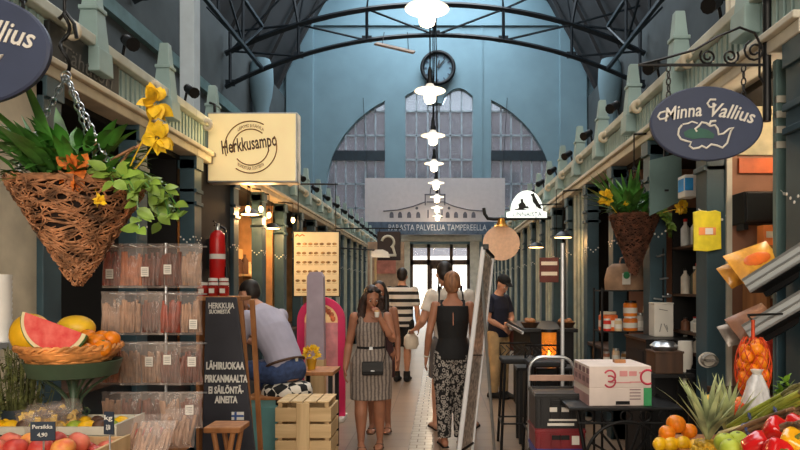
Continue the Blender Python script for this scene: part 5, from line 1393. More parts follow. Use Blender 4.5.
# steel pole
sv_pole = mat('bright_pole_steel',(222,224,226),.3,.3,var=.03)
p = at(562.5,0,5.3); tag(MB().cyl((0,0,0),(0,0,at(0,243,5.3).z),.0145,n=12).lathe([(.0,0),(.11,0),(.11,.012),(.02,.03),(.0,.03)],n=20).build('steel_pole', sv_pole, smooth=50),'slim shiny steel pole standing right of the black stools','pole').location = (p.x,5.3,0)
# counter along the right stalls with lantern
yl = 7.3; t = thing('bar_counter','dark bar counter with snack bowls along the right stalls','counter',(1.22,7.9,0))
zc = at(0,328,7.3).z
MB().bb(-.30,.3,-.75,1.0,zc-.04,zc).build('worktop', M['black'], t, 0, .005); MB().bb(-.22,.26,-.7,.95,0,zc-.04).build('front', M['black_matte'], t, 0)
MB().bb(-.32,-.30,-.75,1.0,zc-.06,zc-.03).build('edge_trim', M['alu'], t, 0)
for i, (px, lb) in enumerate(((530,'wooden bowl of brown snacks on the bar counter'),(566,'small wooden bowl beside the steel pole on the counter'))):
    b_ = thing('snack_bowl', lb, 'bowl', (at(px,0,7.4).x,7.4,zc)); MB().lathe([(.0,0),(.07,0),(.11,.06),(.105,.06),(.06,.01),(.0,.01)],n=22).build('bowl', M['wood_dark'], b_, 50)
    m_ = MB(); r3 = random.Random(i)
    for _ in range(14): m_.ell((r3.uniform(-.06,.06),r3.uniform(-.06,.06),.06+r3.uniform(0,.03)),(.03,.022,.02),n=8,m=6)
    m_.build('snacks', M['wood_mid'], b_, 60)
yl = 6.55; p = at(549,366,yl)
t = thing('lantern_table','tall black pub table carrying the amber lantern','table',(p.x+.02,yl,0)); zl = p.z
MB().bb(-.36,.22,-.16,.16,zl-.03,zl).build('table_top', M['black'], t, 0, .006)
for sx in (-.32,.18):
    for sy in (-.13,.13): MB().bb(sx-.018,sx+.018,sy-.018,sy+.018,0,zl-.03).build('leg', M['black'], t, 0)
t = thing('lantern','glowing amber glass candle lantern on the dark counter','lantern',(p.x,yl,zl))
h_ = at(0,329,yl).z-zl
MB().lathe([(.0,.005),(.075,.005),(.075,h_-.02),(.072,h_-.02),(.072,.01),(.0,.01)],n=24).build('glass', mat('amber_glass',(240,160,60),.2,emit=(255,150,50),es=.22,alpha=.5), t, 50)
MB().lathe([(.0,0),(.085,0),(.085,.014),(.0,.014)],n=24).lathe([(.08,h_-.03),(.085,h_-.03),(.085,h_),(.08,h_)],n=24).build('frame', M['black'], t, 40)
c_ = MB().cyl((0,0,.01),(0,0,.1),.03,n=14).build('candle', M['cream_pale'], t, 40); MB().lathe([(.0,.1),(.012,.115),(.008,.14),(.0,.165)],n=10).build('flame', mat('flame',(255,220,140),.5,emit=(255,200,100),es=14), t, 60)
light('lantern_glow','POINT',(p.x,yl-.12,zl+.1),2.0,(255,150,60),radius=.04)
# black bar stools
def bar_stool(px, py, Y, label, rz=0):
    p = at(px,py,Y); z = p.z; t = thing('bar_stool', label, 'stool', (p.x,Y,0), rz, 'black bar stools at the right counter')
    MB().box((0,0,z-.025),(.34,.34,.05)).build('seat', M['black_matte'], t, 0, .015)
    for sx in (-1,1):
        for sy in (-1,1): MB().cyl((sx*.18,sy*.18,0),(sx*.14,sy*.14,z-.04),.014,n=8).build('leg', M['black'], t, 40)
    MB().tube([(-.175,-.175,.25),(.175,-.175,.25),(.175,.175,.25),(-.175,.175,.25),(-.175,-.175,.25)],.009,6).build('foot_rail', M['black'], t, 40)
    lat = MB()
    for i in range(7):
        x = -.15+i*.05; lat.tube([(x,.165,z),(x+.05 if i < 6 else x,.17,z+.05),(x,.175,z+.1)],.006,5)
    lat.tube([(-.16,.165,z),(-.16,.175,z+.12),(.16,.175,z+.12),(.16,.165,z)],.01,6); lat.build('lattice_back', M['black'], t, 50)
    return t
bar_stool(518,357,6.35,'black lattice backed bar stool nearest the man in the cap')
bar_stool(545,360,6.0,'black lattice backed bar stool behind the hand truck')
# hand truck with crates
yh = 4.75; a, b_ = at(529,0,yh), at(574,0,yh); w = b_.x-a.x; cx = (a.x+b_.x)/2
t = thing('hand_truck','chrome tube hand truck loaded with plastic crates, right of the aisle','hand truck',(cx,yh,0))
ht = at(0,357,yh).z; m_ = MB()
pts = [(-w/2,0,.12),(-w/2,0,ht-.1)]+[(-w/2+.1-.1*math.cos(PI/2*i/5),0,ht-.1+.1*math.sin(PI/2*i/5)) for i in range(1,6)]+[(w/2-.1+.1*math.sin(PI/2*i/5),0,ht-.1+.1*math.cos(PI/2*i/5)) for i in range(0,6)]+[(w/2,0,.12)]
m_.tube(pts,.012,8); m_.build('frame', M['chrome'], t, 60)
z = at(0,378,yh).z; MB().bb(-w/2,w/2,-.012,.012,z-.02,z+.022).build('wood_bar', mat_once('pinkish_wood',(176,140,122)), t, 0, .003)
MB().bb(-w/2,w/2,-.36,.0,.09,.105).build('toe_plate', M['grey_metal'], t, 0)
for sx in (-1,1): MB().cyl((sx*w/2-.02,.06,.1),(sx*w/2+.02,.06,.1),.1,n=24).build('wheel', M['black'], t, 40)
def plastic_crate(c, sx, sy, h, m, label, grp=None, marks=None):
    t = thing('plastic_crate', label, 'crate', c, 0, grp)
    b_ = MB(); b_.bb(-sx/2,sx/2,-sy/2,sy/2,0,.015)
    for a_ in (-1,1):
        b_.bb(-sx/2,sx/2,a_*sy/2-.008,a_*sy/2+.008,0,h); b_.bb(a_*sx/2-.008,a_*sx/2+.008,-sy/2,sy/2,0,h)
        for i in range(5): b_.bb(-sx/2+.03+i*(sx-.06)/4-.006,-sx/2+.03+i*(sx-.06)/4+.006,a_*(sy/2+.008),a_*(sy/2+.014),.02,h-.03)
    b_.build('body', m, t, 0, .003); MB().bb(-sx/2-.012,sx/2+.012,-sy/2-.012,sy/2+.012,h-.03,h-.012).build('rim', m, t, 0, .003)
    MB().bb(-.06,.06,-sy/2-.014,-sy/2-.008,h-.075,h-.045).build('handle', M['black'], t, 0)
    if marks:
        q = MB()
        for x, z_, w_, h_ in marks: q.bb(x-w_/2,x+w_/2,-sy/2-.017,-sy/2-.014,z_-h_/2,z_+h_/2)
        q.build('label', M['paper'], t, 0)
    return t
bl = mat('black_plastic',(20,20,22),.4); rd = mat('dark_red_plastic',(120,26,34),.4); bu = mat('blue_plastic',(34,44,140),.4)
zz = [at(0,p_,yh-.19).z for p_ in (452,432,412,384)]
plastic_crate((cx,yh-.19,.105),w*.98,.32,zz[0]-.105-.0,bl,'black plastic crate at the bottom of the hand truck stack')
plastic_crate((cx,yh-.19,zz[0]),w*.98,.32,(zz[1]-zz[0])*.45,bu,'blue plastic crate on the hand truck',None,[(.02,.03,.09,.03)])
plastic_crate((cx,yh-.19,zz[0]+(zz[1]-zz[0])*.45),w*.98,.32,zz[1]-zz[0]-(zz[1]-zz[0])*.45+.06,rd,'dark red plastic crate above the blue one',None,[(.1,.06,.05,.06)])
plastic_crate((cx,yh-.19,zz[1]+.06),w*.98,.32,zz[3]-zz[1]-.10,bl,'black plastic crate on top of the red one',None,[(.0,.03,.18,.018),(.02,.06,.2,.012),(-.05,.13,.05,.03),(.03,.13,.05,.03)])
# banana boxes on the wrought iron table
yb2 = 4.35; xa, xb = at(589,0,yb2-.24).x, at(653,0,yb2-.24).x
zt2 = at(0,407,yb2-.24).z
t = thing('iron_table','black wrought iron garden table carrying the white boxes','table',((xa+xb)/2+.03,yb2,0))
MB().bb(-.36,.36,-.26,.26,zt2-.02,zt2).build('table_top', M['black'], t, 0, .006)
for sx in (-1,1):
    for sy in (-1,1): MB().tube([(sx*.3,sy*.2,zt2-.02),(sx*.24,sy*.17,zt2*.6),(sx*.3,sy*.22,.15),(sx*.34,sy*.24,0)],.013,8).build('leg', M['black'], t, 50)
or_ = MB()
for i in range(9): 
    a_ = PI*(i+.5)/9; or_.tube([(0,-.25,zt2-.35),(.25*math.cos(a_),-.25,zt2-.35+.25*math.sin(a_))],.008,5)
or_.ring((0,-.25,zt2-.35),.26,.01,'Y',24,6,a0=0,a1=180); or_.ring((0,-.25,zt2-.35),.06,.01,'Y',16,6)
for i in range(5): or_.ring((-.24+i*.12,-.25,zt2-.055),.035,.006,'Y',14,5)
or_.tube([(-.3,-.25,zt2-.1),(.3,-.25,zt2-.1)],.008,6).tube([(-.3,-.25,zt2-.35),(.3,-.25,zt2-.35)],.008,6); or_.build('scrollwork', M['black'], t, 50)
def fruit_box(z, h, label, top=False):
    w = xb-xa-.005; d = .40; t = thing('cardboard_box', label, 'box', ((xa+xb)/2,yb2,z), R(2))
    MB().bb(-w/2,w/2,-d/2,d/2,0,h).build('carton', M['card'], t, 0, .004)
    y = -d/2-.002
    MB().bb(-w/2-.002,-w/2,-d/2,d/2,.0,h*.6).build('side_flap_print', mat_once('pinkish_grey_print',(186,150,150)), t, 0)
    if top:
        MB().ring((-w*.17,y,h*.55),.036,.006,'Y',18,5,a0=-110,a1=150).ring((-w*.17,y,h*.3),.036,.006,'Y',18,5,a0=-150,a1=110).build('red_curl_print', M['pink_ink'], t, 60)
        MB().ring((w*.44,y,h*.5),.045,.007,'Y',20,5,a0=60,a1=300).build('red_ring_print', M['pink_ink'], t, 60)
        pr = MB()
        for x, z_, ww, hh in ((.02,h*.66,.05,.035),(.08,h*.66,.05,.03),(.13,h*.7,.02,.012),(-.0,h*.25,.14,.008),(.1,h*.27,.08,.008)): pr.bb(x-ww/2,x+ww/2,y-.001,y+.001,z_-hh/2,z_+hh/2)
        pr.build('lettering', mat_once('pale_red_print',(206,140,140)), t, 0)
        ht_ = MB(); 
        for r_ in range(2):
            for q in range(4): ht_.bb(-w/2-.004,-w/2-.001,-.2+q*.1,-.14+q*.1,h*.2+r_*.06,h*.2+.035+r_*.06)
        ht_.build('hand_holes', mat_once('grey_print3',(130,100,104)), t, 0)
        MB().bb(.02,.09,-.03,.03,h,h+.02).build('tape', M['wood_mid'], t, 0)
    else:
        MB().bb(-.03,.06,y-.001,y+.001,.008,.03).build('hand_hole', M['black'], t, 0)
        MB().bb(w/2-.05,w/2+.001,y-.001,y+.002,0,h).build('green_print', M['green_ink'], t, 0)
        pr = MB()
        for q in range(4): pr.bb(.06,.13,y-.001,y+.001,h*.35+q*.02,h*.35+.006+q*.02)
        pr.build('print', mat_once('grey_print3',(130,100,104)), t, 0)
    return t
z1 = zt2; h1 = at(0,389,yb2-.24).z-zt2; h2 = at(0,367,yb2-.24).z-zt2-h1
fruit_box(z1,h1,'white cardboard fruit box with green print, lower of the two'); fruit_box(z1+h1,h2,'white cardboard fruit box with red print, on top of the other',True)
# wire shelf with paper bag, jars and packets
ysf = 5.95; xa, xb = at(598,0,ysf).x, at(651,0,ysf).x; w = xb-xa
t = thing('wire_shelf','black metal shelf unit holding the paper bag and orange jars','shelf',((xa+xb)/2,ysf,0))
tiers = [at(0,p_,ysf).z for p_ in (290,330,362,400)]
for sx in (-1,1):
    for sy in (-1,1): MB().cyl((sx*w/2,sy*.15,0),(sx*w/2,sy*.15,tiers[0]+.02),.011,n=8).build('upright', M['black'], t, 40)
for z in tiers:
    s_ = MB().bb(-w/2,w/2,-.16,.16,z-.012,z); s_.build('shelf_board', M['black'], t, 0)
t = thing('paper_bag','brown paper carrier bag with a green label on the top shelf','paper bag',((xa+xb)/2+.02,ysf,tiers[0]))
MB().loft([((0,0,0),(.2,0,0),(0,.11,0)),((0,0,.1),(.205,0,0),(0,.11,0)),((-.01,0,.2),(.17,0,0),(0,.08,0)),((.0,0,.24),(.13,0,0),(0,.05,0))],n=20).build('bag', mat('crumpled_brown_paper',(150,118,92),.75,var=.15,scale=9,bump=.5), t, 50)
MB().tube([(-.07,-.02,.235),(-.06,-.02,.29),(.0,-.02,.31),(.1,-.02,.32),(.13,-.02,.29),(.12,-.02,.22)],.016,8,flat=.5).build('handle', mat_once('brown_paper_strip',(130,98,78)), t, 60)
MB().bb(-.07,.0,-.118,-.1,.05,.15).build('label', M['paper'], t, 0); MB().ell((-.035,-.112,.13),(.035,.012,.035),n=14,m=8).build('green_emblem', M['green_ink'], t, 60)
r3 = random.Random(14)
def jar(c, r, h, col, lid, label, grp, band=True):
    t = thing('jar', label, 'jar', c, 0, grp)
    MB().lathe([(.0,0),(r*.95,0),(r,.01),(r,h*.8),(r*.8,h*.86),(.0,h*.86)],n=18).build('body', mat_once('jar_%d_%d'%(col[0],col[1]),col,rough=.3), t, 50); MB().lathe([(.0,h*.86),(r*.85,h*.86),(r*.85,h),(.0,h)],n=18).build('lid', lid, t, 40)
    if band: MB().lathe([(r+.001,h*.2),(r+.001,h*.55)],n=18).build('label', M['paper'], t, 60)
for j, (dx, dy, r_, h_, cc, lid, lb) in enumerate(((-.16,-.04,.085,.17,(226,110,50),M['cream'],'wide orange tub with a pale lid on the second shelf'),(-.19,-.12,.035,.11,(206,50,40),M['white'],'small red and white jar in front of the orange tub'),(-.09,-.12,.035,.11,(214,190,150),M['white'],'small cream jar in front of the orange tub'),
    (.035,-.06,.065,.13,(232,126,40),M['white'],'orange jar with white label, lower of the stacked pair'),(.13,-.05,.045,.16,(196,190,180),M['alu'],'clear glass jar right of the orange jars'),(.2,-.03,.045,.22,(190,170,140),M['cream'],'tall beige jar at the right end of the second shelf'))):
    jar(((xa+xb)/2+dx,ysf+dy,tiers[1]),r_,h_,cc,lid,lb,None)
jar(((xa+xb)/2+.035,ysf-.06,tiers[1]+.13),.062,.14,(236,130,40),M['black'],'orange jar with black lid, on top of the stacked pair',None)
for j in range(5): jar(((xa+xb)/2-.18+j*.085,ysf-.06,tiers[2]),.03+.004*(j % 3),.1+.03*(j % 2),[(120,70,44),(206,180,150),(150,110,60),(60,50,44),(196,196,190)][j],M['alu'],'small jar on the third shelf of the black unit','jars on the third shelf')
for j in range(4): jar(((xa+xb)/2-.16+j*.1,ysf-.06,tiers[3]),.035,.12,[(80,60,48),(150,120,80),(60,40,36),(120,90,60)][j],M['black'],'dark jar on the bottom shelf of the black unit','jars on the bottom shelf')
# tall white printed box and rack with steel clips
t = thing('white_canister','tall white printed canister right of the shelf unit','canister',at(661,336,5.3)); h_ = at(0,304,5.3).z-t.location.z
MB().bb(-.078,.078,-.07,.07,0,h_).build('body', M['paper'], t, 0, .006); ln_ = MB()
for q in ((-.02,.2,-.035,.05),(.0,.2,.03,.05),(.02,.18,.03,.12)): ln_.tube([(q[0],-.071,h_*q[1]*2),(q[2],-.071,h_*(q[3]+.1))],.004,4)
ln_.tube([(-.04,-.071,h_*.85),(.03,-.071,h_*.8)],.003,4); ln_.build('print', mat_once('grey_print2',(150,146,140)), t, 0); MB().bb(-.08,.08,-.072,.072,h_,h_+.012).build('lid', M['paper'], t, 0, .003)
zcan = t.location.z
t = thing('black_plinth','black cabinet under the white canister and planter box','cabinet',(1.86-.12,5.25,0)); MB().bb(-.16,.26,-.28,.28,0,zcan-.02).build('body', M['black_matte'], t, 0, .005); MB().bb(-.17,.27,-.29,.29,zcan-.02,zcan).build('top', M['black'], t, 0, .004); MB().bb(-.165,-.16,-.2,.2,.1,zcan-.1).build('door', M['dark'], t, 0)
t = thing('steel_clip_rack','small rack of shiny steel clips above the white canister','rack',at(662,300,5.45)); MB().cyl((0,0,-.3),(0,0,.42),.006,n=6).build('rod', M['black'], t, 0)
for i, (dx, dz) in enumerate(((-.03,.36),(.0,.17),(.02,.02),(-.05,.0),(.06,.03))): MB().box((dx,-.02,dz),(.07,.02,.014),Matrix.Rotation(R(-15+8*i),3,'Y')).build('clip', M['chrome'], t, 0, .003)
t.location.z = zcan+.3
t.location.y = 5.42
# planter box with white cloth in front of the post
t = thing('planter_box','dark brown box with foil packages on top, left of the sticker post','box',at(664,372,4.6)); MB().bb(-.095,.1,-.1,.1,0,.15).build('body', M['wood_dark'], t, 0, .005); MB().bb(-.1,.105,-.105,.105,.14,.155).build('rim', M['wood_dark'], t, 0, .003)
zpl = t.location.z
tag(MB().lathe([(.0,0),(.07,0),(.09,.03),(.06,.06),(.0,.07)],n=20,lobes=5,amp=.15).build('foil_package', M['chrome'], smooth=60),'crumpled silver foil package on the dark brown box','package').location = (t.location.x-.0,4.6,zpl+.155)
t2 = thing('white_cloth','white cloth hanging down beside the dark brown box','cloth',(at(684,0,4.62).x,4.6,zpl+.16))
m_ = MB(); n = 10
m_.loft([((0,0,.06),(.05,0,0),(0,.03,0)),((.0,0,0),(.055,0,0),(0,.035,0)),((.01,0,-.1),(.045,0,0),(0,.02,0)),((.0,0,-.2),(.02,0,0),(0,.012,0)),((-.005,0,-.25),(.006,0,0),(0,.006,0))],n=14); m_.build('cloth', M['paper'], t2, 60)
t3 = thing('black_stand','black side stand under the dark brown box and cloth','stand',(t.location.x+.02,4.62,0)); MB().bb(-.15,.16,-.13,.13,zpl-.03,zpl).build('top', M['black'], t3, 0, .004)
for sx in (-1,1):
    for sy in (-1,1): MB().bb(sx*.13-.012,sx*.13+.012,sy*.11-.012,sy*.11+.012,0,zpl-.03).build('leg', M['black'], t3, 0)
MB().bb(.13,.20,-.05,.05,zpl+.0,zpl+.02).build('side_shelf', M['black'], t3, 0)
# shelf of white bottles inside right stall second bay
ybs = 5.0; t = thing('bottle_shelf','dark shelf of white bottles and boxes between the right posts','shelf',(2.03,ybs,0))
tz = [at(0,p_,ybs).z for p_ in (245,294,332,352)]
MB().bb(.14,.16,-.35,.35,0,2.2).build('back', M['dark'], t, 0)
for z in tz: MB().bb(-.12,.14,-.35,.35,z-.02,z).build('shelf_board', M['wood_dark'], t, 0)
MB().bb(-.12,.14,.33,.35,0,2.2).build('side', M['dark'], t, 0)
cols2 = [(226,220,206),(206,196,180),(180,150,110),(226,224,216),(120,80,60),(60,70,60)]
nmz = ['topmost','second','third','lowest']
for zi, z in enumerate(tz):
    for j in range(5):
        cc = cols2[r3.randrange(6)]; h_ = r3.uniform(.14,.26) if zi < 2 else r3.uniform(.1,.13); r_ = .035
        o = thing('bottle','bottle on the %s shelf between the right posts'%nmz[zi],'bottle',(2.03-.06+.03*(j % 2),ybs-.28+j*.125,z),0,'bottles on the %s shelf'%nmz[zi])
        MB().lathe([(.0,0),(r_,0),(r_,h_*.65),(r_*.4,h_*.8),(r_*.4,h_*.92),(.0,h_*.92)],n=16).build('body', mat_once('bottle_%d_%d'%(cc[0],cc[1]),cc,rough=.35), o, 50); MB().cyl((0,0,h_*.9),(0,0,h_),r_*.45,n=12).build('cap', [M['white'],M['red'],M['black']][r3.randrange(3)], o, 40)
# steep framed display panel (silver rails) in the aisle
pa, pb_, pc, pd = at(483.5,247,5.75), at(459,452,5.65), at(493,257,6.1), at(472,452,6.0)
t = thing('framed_stand','silver framed display stand leaning steeply, right of the woman in black','display stand',(pb_.x,5.65,0))
def ext(a_, b_, z):
    q = (z-b_.z)/(a_.z-b_.z); return b_+(a_-b_)*q
o = t.location
A0, A1, C0, C1 = ext(pa,pb_,.0)-o, pa-o, ext(pc,pd,.0)-o, pc-o
sv = mat('silver_painted_frame',(224,224,226),.4,.0,var=.03); MB().tube([A0,A1],.022,8).build('near_rail', sv, t, 40); MB().tube([C0,C1],.014,8).build('far_rail', sv, t, 40)
ins = lambda P, Q, f: P+(Q-P)*f
for f_, r_ in ((1,.018),(.06,.014),(.5,.006)): MB().tube([ins(A0,A1,f_),ins(C0,C1,f_)],r_,6).build('cross_rail', M['black'], t, 40)
q = MB(); P = [ins(A0,A1,.06),ins(A0,A1,.98),ins(C0,C1,.98),ins(C0,C1,.06)]; th = (P[1]-P[0]).cross(P[2]-P[1]).normalized()*.006
q._f(q._v([p_ for p_ in P])); v0 = q._v([p_+th for p_ in P]); q._f(v0); q.build('printed_panel', mat('patterned_grey_panel',(158,146,136),.3,var=.35,scale=26), t, 0)
L0 = A0+Vector((.35,.1,0)); MB().tube([ins(A0,A1,.9),Vector((ins(A0,A1,.9).x+.14,.3,0))],.014,8).build('rear_leg', M['alu'], t, 40)
MB().box(A1+Vector((.02,.02,.0)),(.05,.1,.05)).build('top_cap', M['black'], t, 0, .006)
# ------------------------------------------------------------------ people
def fuse(mb, name, m, parent, voxel=.008, smooth=4):
    """merge overlapping closed pieces into one continuous skin"""
    bmesh.ops.recalc_face_normals(mb.bm, faces=mb.bm.faces[:])
    me = bpy.data.meshes.new('tmp'); mb.bm.to_mesh(me); mb.bm.free()
    o = bpy.data.objects.new('tmp', me); C.objects.link(o)
    r = o.modifiers.new('r','REMESH'); r.mode = 'VOXEL'; r.voxel_size = voxel
    s = o.modifiers.new('s','SMOOTH'); s.factor = .5; s.iterations = smooth
    bpy.context.view_layer.update()
    new = bpy.data.meshes.new_from_object(o.evaluated_get(bpy.context.evaluated_depsgraph_get()))
    bpy.data.objects.remove(o); bpy.data.meshes.remove(me)
    new.name = name
    return link(name, new, m, parent, 180)
V = Vector
def ball(m, c, r): m.ell(c, r, n=14, m=10)
def limb(m, pts, rr, n=12):
    m.tube(pts, rr, n); ball(m, pts[0], rr[0]); ball(m, pts[-1], rr[-1])
def between(a, b_, f): return V(a)+(V(b_)-V(a))*f
def hand(m, wrist, d, nrm, thumb, H, curl=.35):
    """palm, four unequal bent fingers and a thumb leaving the side of the palm"""
    d = V(d).normalized(); nrm = V(nrm); nrm = (nrm-d*nrm.dot(d)).normalized(); s = d.cross(nrm)
    if s.dot(V(thumb)) < 0: s = -s
    k = H/1.72; w = V(wrist)
    L = .088*k; Rm = Matrix((s, d, nrm)).transposed()
    m.loft([(w-d*.01, s*.026*k, nrm*.02*k),(w+d*L*.35, s*.036*k, nrm*.017*k),(w+d*L*.75, s*.042*k, nrm*.015*k),(w+d*L, s*.038*k, nrm*.012*k)], 12)
    for off, ln in ((.028,.072),(.0095,.08),(-.0095,.075),(-.028,.058)):
        p = w+d*L*.9+s*off*k; pts = [p-d*.02*k, p]; a = curl*.4; dd = d
        for f in (.45,.32,.23):
            dd = (d*math.cos(a)+nrm*math.sin(a)); p = p+dd*ln*k*f; pts.append(p.copy()); a += curl
        limb(m, pts, [.0095*k,.0095*k,.009*k,.0085*k,.007*k], 8)
    p = w+d*L*.25+s*.03*k; t1 = (d*.6+s*.75+nrm*.25).normalized(); t2 = (d*.85+s*.3+nrm*.35).normalized()
    limb(m, [w+d*L*.2+s*.012*k, p+t1*.02*k, p+t1*.045*k, p+t1*.045*k+t2*.028*k], [.014*k,.013*k,.011*k,.0085*k], 8)
def head_frame(yaw, pitch, roll=0):
    return (Matrix.Rotation(yaw,3,'Z') @ Matrix.Rotation(pitch,3,'X') @ Matrix.Rotation(roll,3,'Y'))
def add_head(m, c, F, H, fem):
    """F: local x right, y forward, z up"""
    k = H/1.72; P = lambda x, y, z: V(c)+F@V((x*k,y*k,z*k))
    m.ell(P(0,-.012,.028), (.075*k,.094*k,.092*k), F, 20, 14)                    # cranium
    m.loft([(P(0,.012,-.115), F@V((.022*k,0,0)), F@V((0,.03*k,0))),(P(0,.016,-.1), F@V((.04*k,0,0)), F@V((0,.052*k,0))),(P(0,.01,-.06), F@V((.057*k,0,0)), F@V((0,.074*k,0))),(P(0,.003,-.0), F@V((.068*k,0,0)), F@V((0,.088*k,0))),(P(0,.0,.04), F@V((.066*k,0,0)), F@V((0,.088*k,0)))], 16)
    m.loft([(P(0,.105,-.036), F@V((.016*k,0,0)), F@V((0,.014*k,0))),(P(0,.1,-.02), F@V((.012*k,0,0)), F@V((0,.014*k,0))),(P(0,.088,.014), F@V((.008*k,0,0)), F@V((0,.01*k,0)))], 8)   # nose
    for s in (-1,1):
        m.ell(P(s*.076,-.008,-.012), (.012*k,.02*k,.031*k), F, 10, 8)              # ears
        m.ell(P(s*.03,.078,.022), (.026*k,.014*k,.008*k), F, 10, 6)               # brow
        m.ell(P(s*.036,.06,-.03), (.022*k,.022*k,.02*k), F, 10, 6)                # cheek
    m.ell(P(0,.088,-.064), (.023*k,.01*k,.006*k), F, 10, 6); m.ell(P(0,.085,-.076), (.02*k,.011*k,.007*k), F, 10, 6); m.ell(P(0,.07,-.108), (.02*k,.018*k,.014*k), F, 10, 6)
def add_eyes(t, body, c, F, H):
    k = H/1.72; P = lambda x, y, z: V(c)+F@V((x*k,y*k,z*k))
    e = MB(); i_ = MB()
    for s in (-1,1):
        e.ell(P(s*.031,.077,-.002), (.014*k,.011*k,.008*k), F, 10, 8); i_.ell(P(s*.031,.0865,-.002), (.0065*k,.003*k,.0065*k), F, 8, 6)
    eo = e.build('eyes', mat_once('eye_white',(226,220,212),rough=.2), body, 180); i_.build('iris', mat_once('eye_iris',(40,28,22),rough=.2), body, 180)
    MB().ell(P(0,.093,-.069), (.021*k,.008*k,.008*k), F, 12, 8).build('lips', mat_once('lips',(168,84,78)), body, 180)
    for s in (-1,1): MB().tube([P(s*.014,.09,.021),P(s*.03,.09,.027),P(s*.047,.078,.021)],[.003*k,.004*k,.002*k],6).build('eyebrow', M['hair_dark'], body, 60)
def standing(H, fem=False, **ov):
    """default joints in the figure's own frame: x to its right, y forward"""
    hw, sw = (.052,.098) if fem else (.05,.112)
    J = dict(pel=(0,0,.53), waist=(0,.005,.62), chest=(0,0,.725), sho=(0,-.005,.805), neck=(0,.0,.845), ntop=(0,.01,.88), head=(0,.02,.93))
    for s, n_ in ((1,'R'),(-1,'L')):
        J['s'+n_] = (s*sw,-.005,.805); J['e'+n_] = (s*(sw+.025),-.015,.635); J['w'+n_] = (s*(sw+.03),.025,.49)
        J['h'+n_] = (s*hw,0,.515); J['k'+n_] = (s*hw*.95,.008,.285); J['a'+n_] = (s*hw*.9,-.012,.045)
    J.update(ov)
    return {k_: V(v_)*H for k_, v_ in J.items()}
def torso_rings(J, H, g, fem, keys, X=V((1,0,0)), extra=None):
    W = dict(pel=(.098,.066) if fem else (.09,.068), waist=(.074,.056) if fem else (.085,.062), chest=(.088,.064) if fem else (.098,.07), sho=(.092,.046) if fem else (.108,.05), neck=(.04,.036) if fem else (.045,.04), ntop=(.032,.033))
    order = ['pel','waist','chest','sho','neck','ntop']; R_ = []
    for k_ in keys:
        i = order.index(k_); a = J[order[max(0,i-1)]]; b_ = J[order[min(5,i+1)]]
        t = (b_-a).normalized(); U = (X-t*X.dot(t)).normalized(); F_ = t.cross(U)
        rx, ry = W[k_]; R_.append((J[k_], U*(rx*H+g), F_*(ry*H+g)))
    return R_
def person(name, label, loc, yaw, H, J, fem=False, head=(0,0,0), skin='skin', hands=(None,None), feet=(0,0), voxel=.008, bare_feet=True, face=True, bulk=1.0):
    """hands: (dir, palm normal, thumb dir, curl) for L and R"""
    t = thing('person', label, 'person', loc, yaw)
    m = MB(); F = head_frame(*head)
    R_ = torso_rings(J, H, -.006, fem, ['pel','waist','chest','sho','neck','ntop'])
    lowc = J['pel']-V((0,0,.05*H)); m.loft([(lowc, V((.07*H,0,0)), V((0,.05*H,0)))]+R_+[(J['head']-F@V((0,.01,.06*H*.6)), V((.031*H,0,0)), V((0,.033*H,0)))], 20)
    for n_, s in (('R',1),('L',-1)):
        sh, e, w = J['s'+n_], J['e'+n_], J['w'+n_]; q = (.9 if fem else 1.06)*bulk
        limb(m, [sh, between(sh,e,.35), e, between(e,w,.3), w], [.031*H*q,.028*H*q,.0225*H*q,.0235*H*q,.0155*H*q])
        hp, kn, an = J['h'+n_], J['k'+n_], J['a'+n_]
        limb(m, [hp, between(hp,kn,.4), kn, between(kn,an,.28), between(kn,an,.75), an], [.056*H*bulk,.049*H*bulk,.033*H*bulk,.034*H*bulk,.022*H*bulk,.02*H])
        hd = hands[0] if n_ == 'L' else hands[1]
        if hd is None: hd = (w-e, V((-s,0,0)), V((0,1,0)), .3)
        hand(m, w, *hd[:3], H, hd[3])
        fa = feet[0] if n_ == 'L' else feet[1]; fd = V((math.sin(fa),math.cos(fa),0)); fs = V((math.cos(fa),-math.sin(fa),0)); zf = an.z-.045*H; base = V((an.x,an.y,zf))
        m.loft([(base-fd*.04*H+V((0,0,.018*H)), fs*.016*H, V((0,0,.014*H))),(base-fd*.02*H+V((0,0,.025*H)), fs*.021*H, V((0,0,.024*H))),(base+fd*.03*H+V((0,0,.024*H)), fs*.022*H, V((0,0,.022*H))),(base+fd*.075*H+V((0,0,.014*H)), fs*.028*H, V((0,0,.013*H))),(base+fd*.105*H+V((0,0,.01*H)), fs*.022*H, V((0,0,.009*H)))], 12)
        if bare_feet:
            for i in range(5): 
                p = base+fd*(.1-.005*abs(i-1))*H+fs*(-s*.018+s*.009*i)*H+V((0,0,.008*H)); limb(m, [p, p+fd*.02*H], [.006*H,.0055*H], 8)
    add_head(m, J['head'], F, H, fem)
    b_ = fuse(m, 'body', M[skin], t, voxel, 3)
    if face: add_eyes(t, b_, J['head'], F, H)
    return t, F
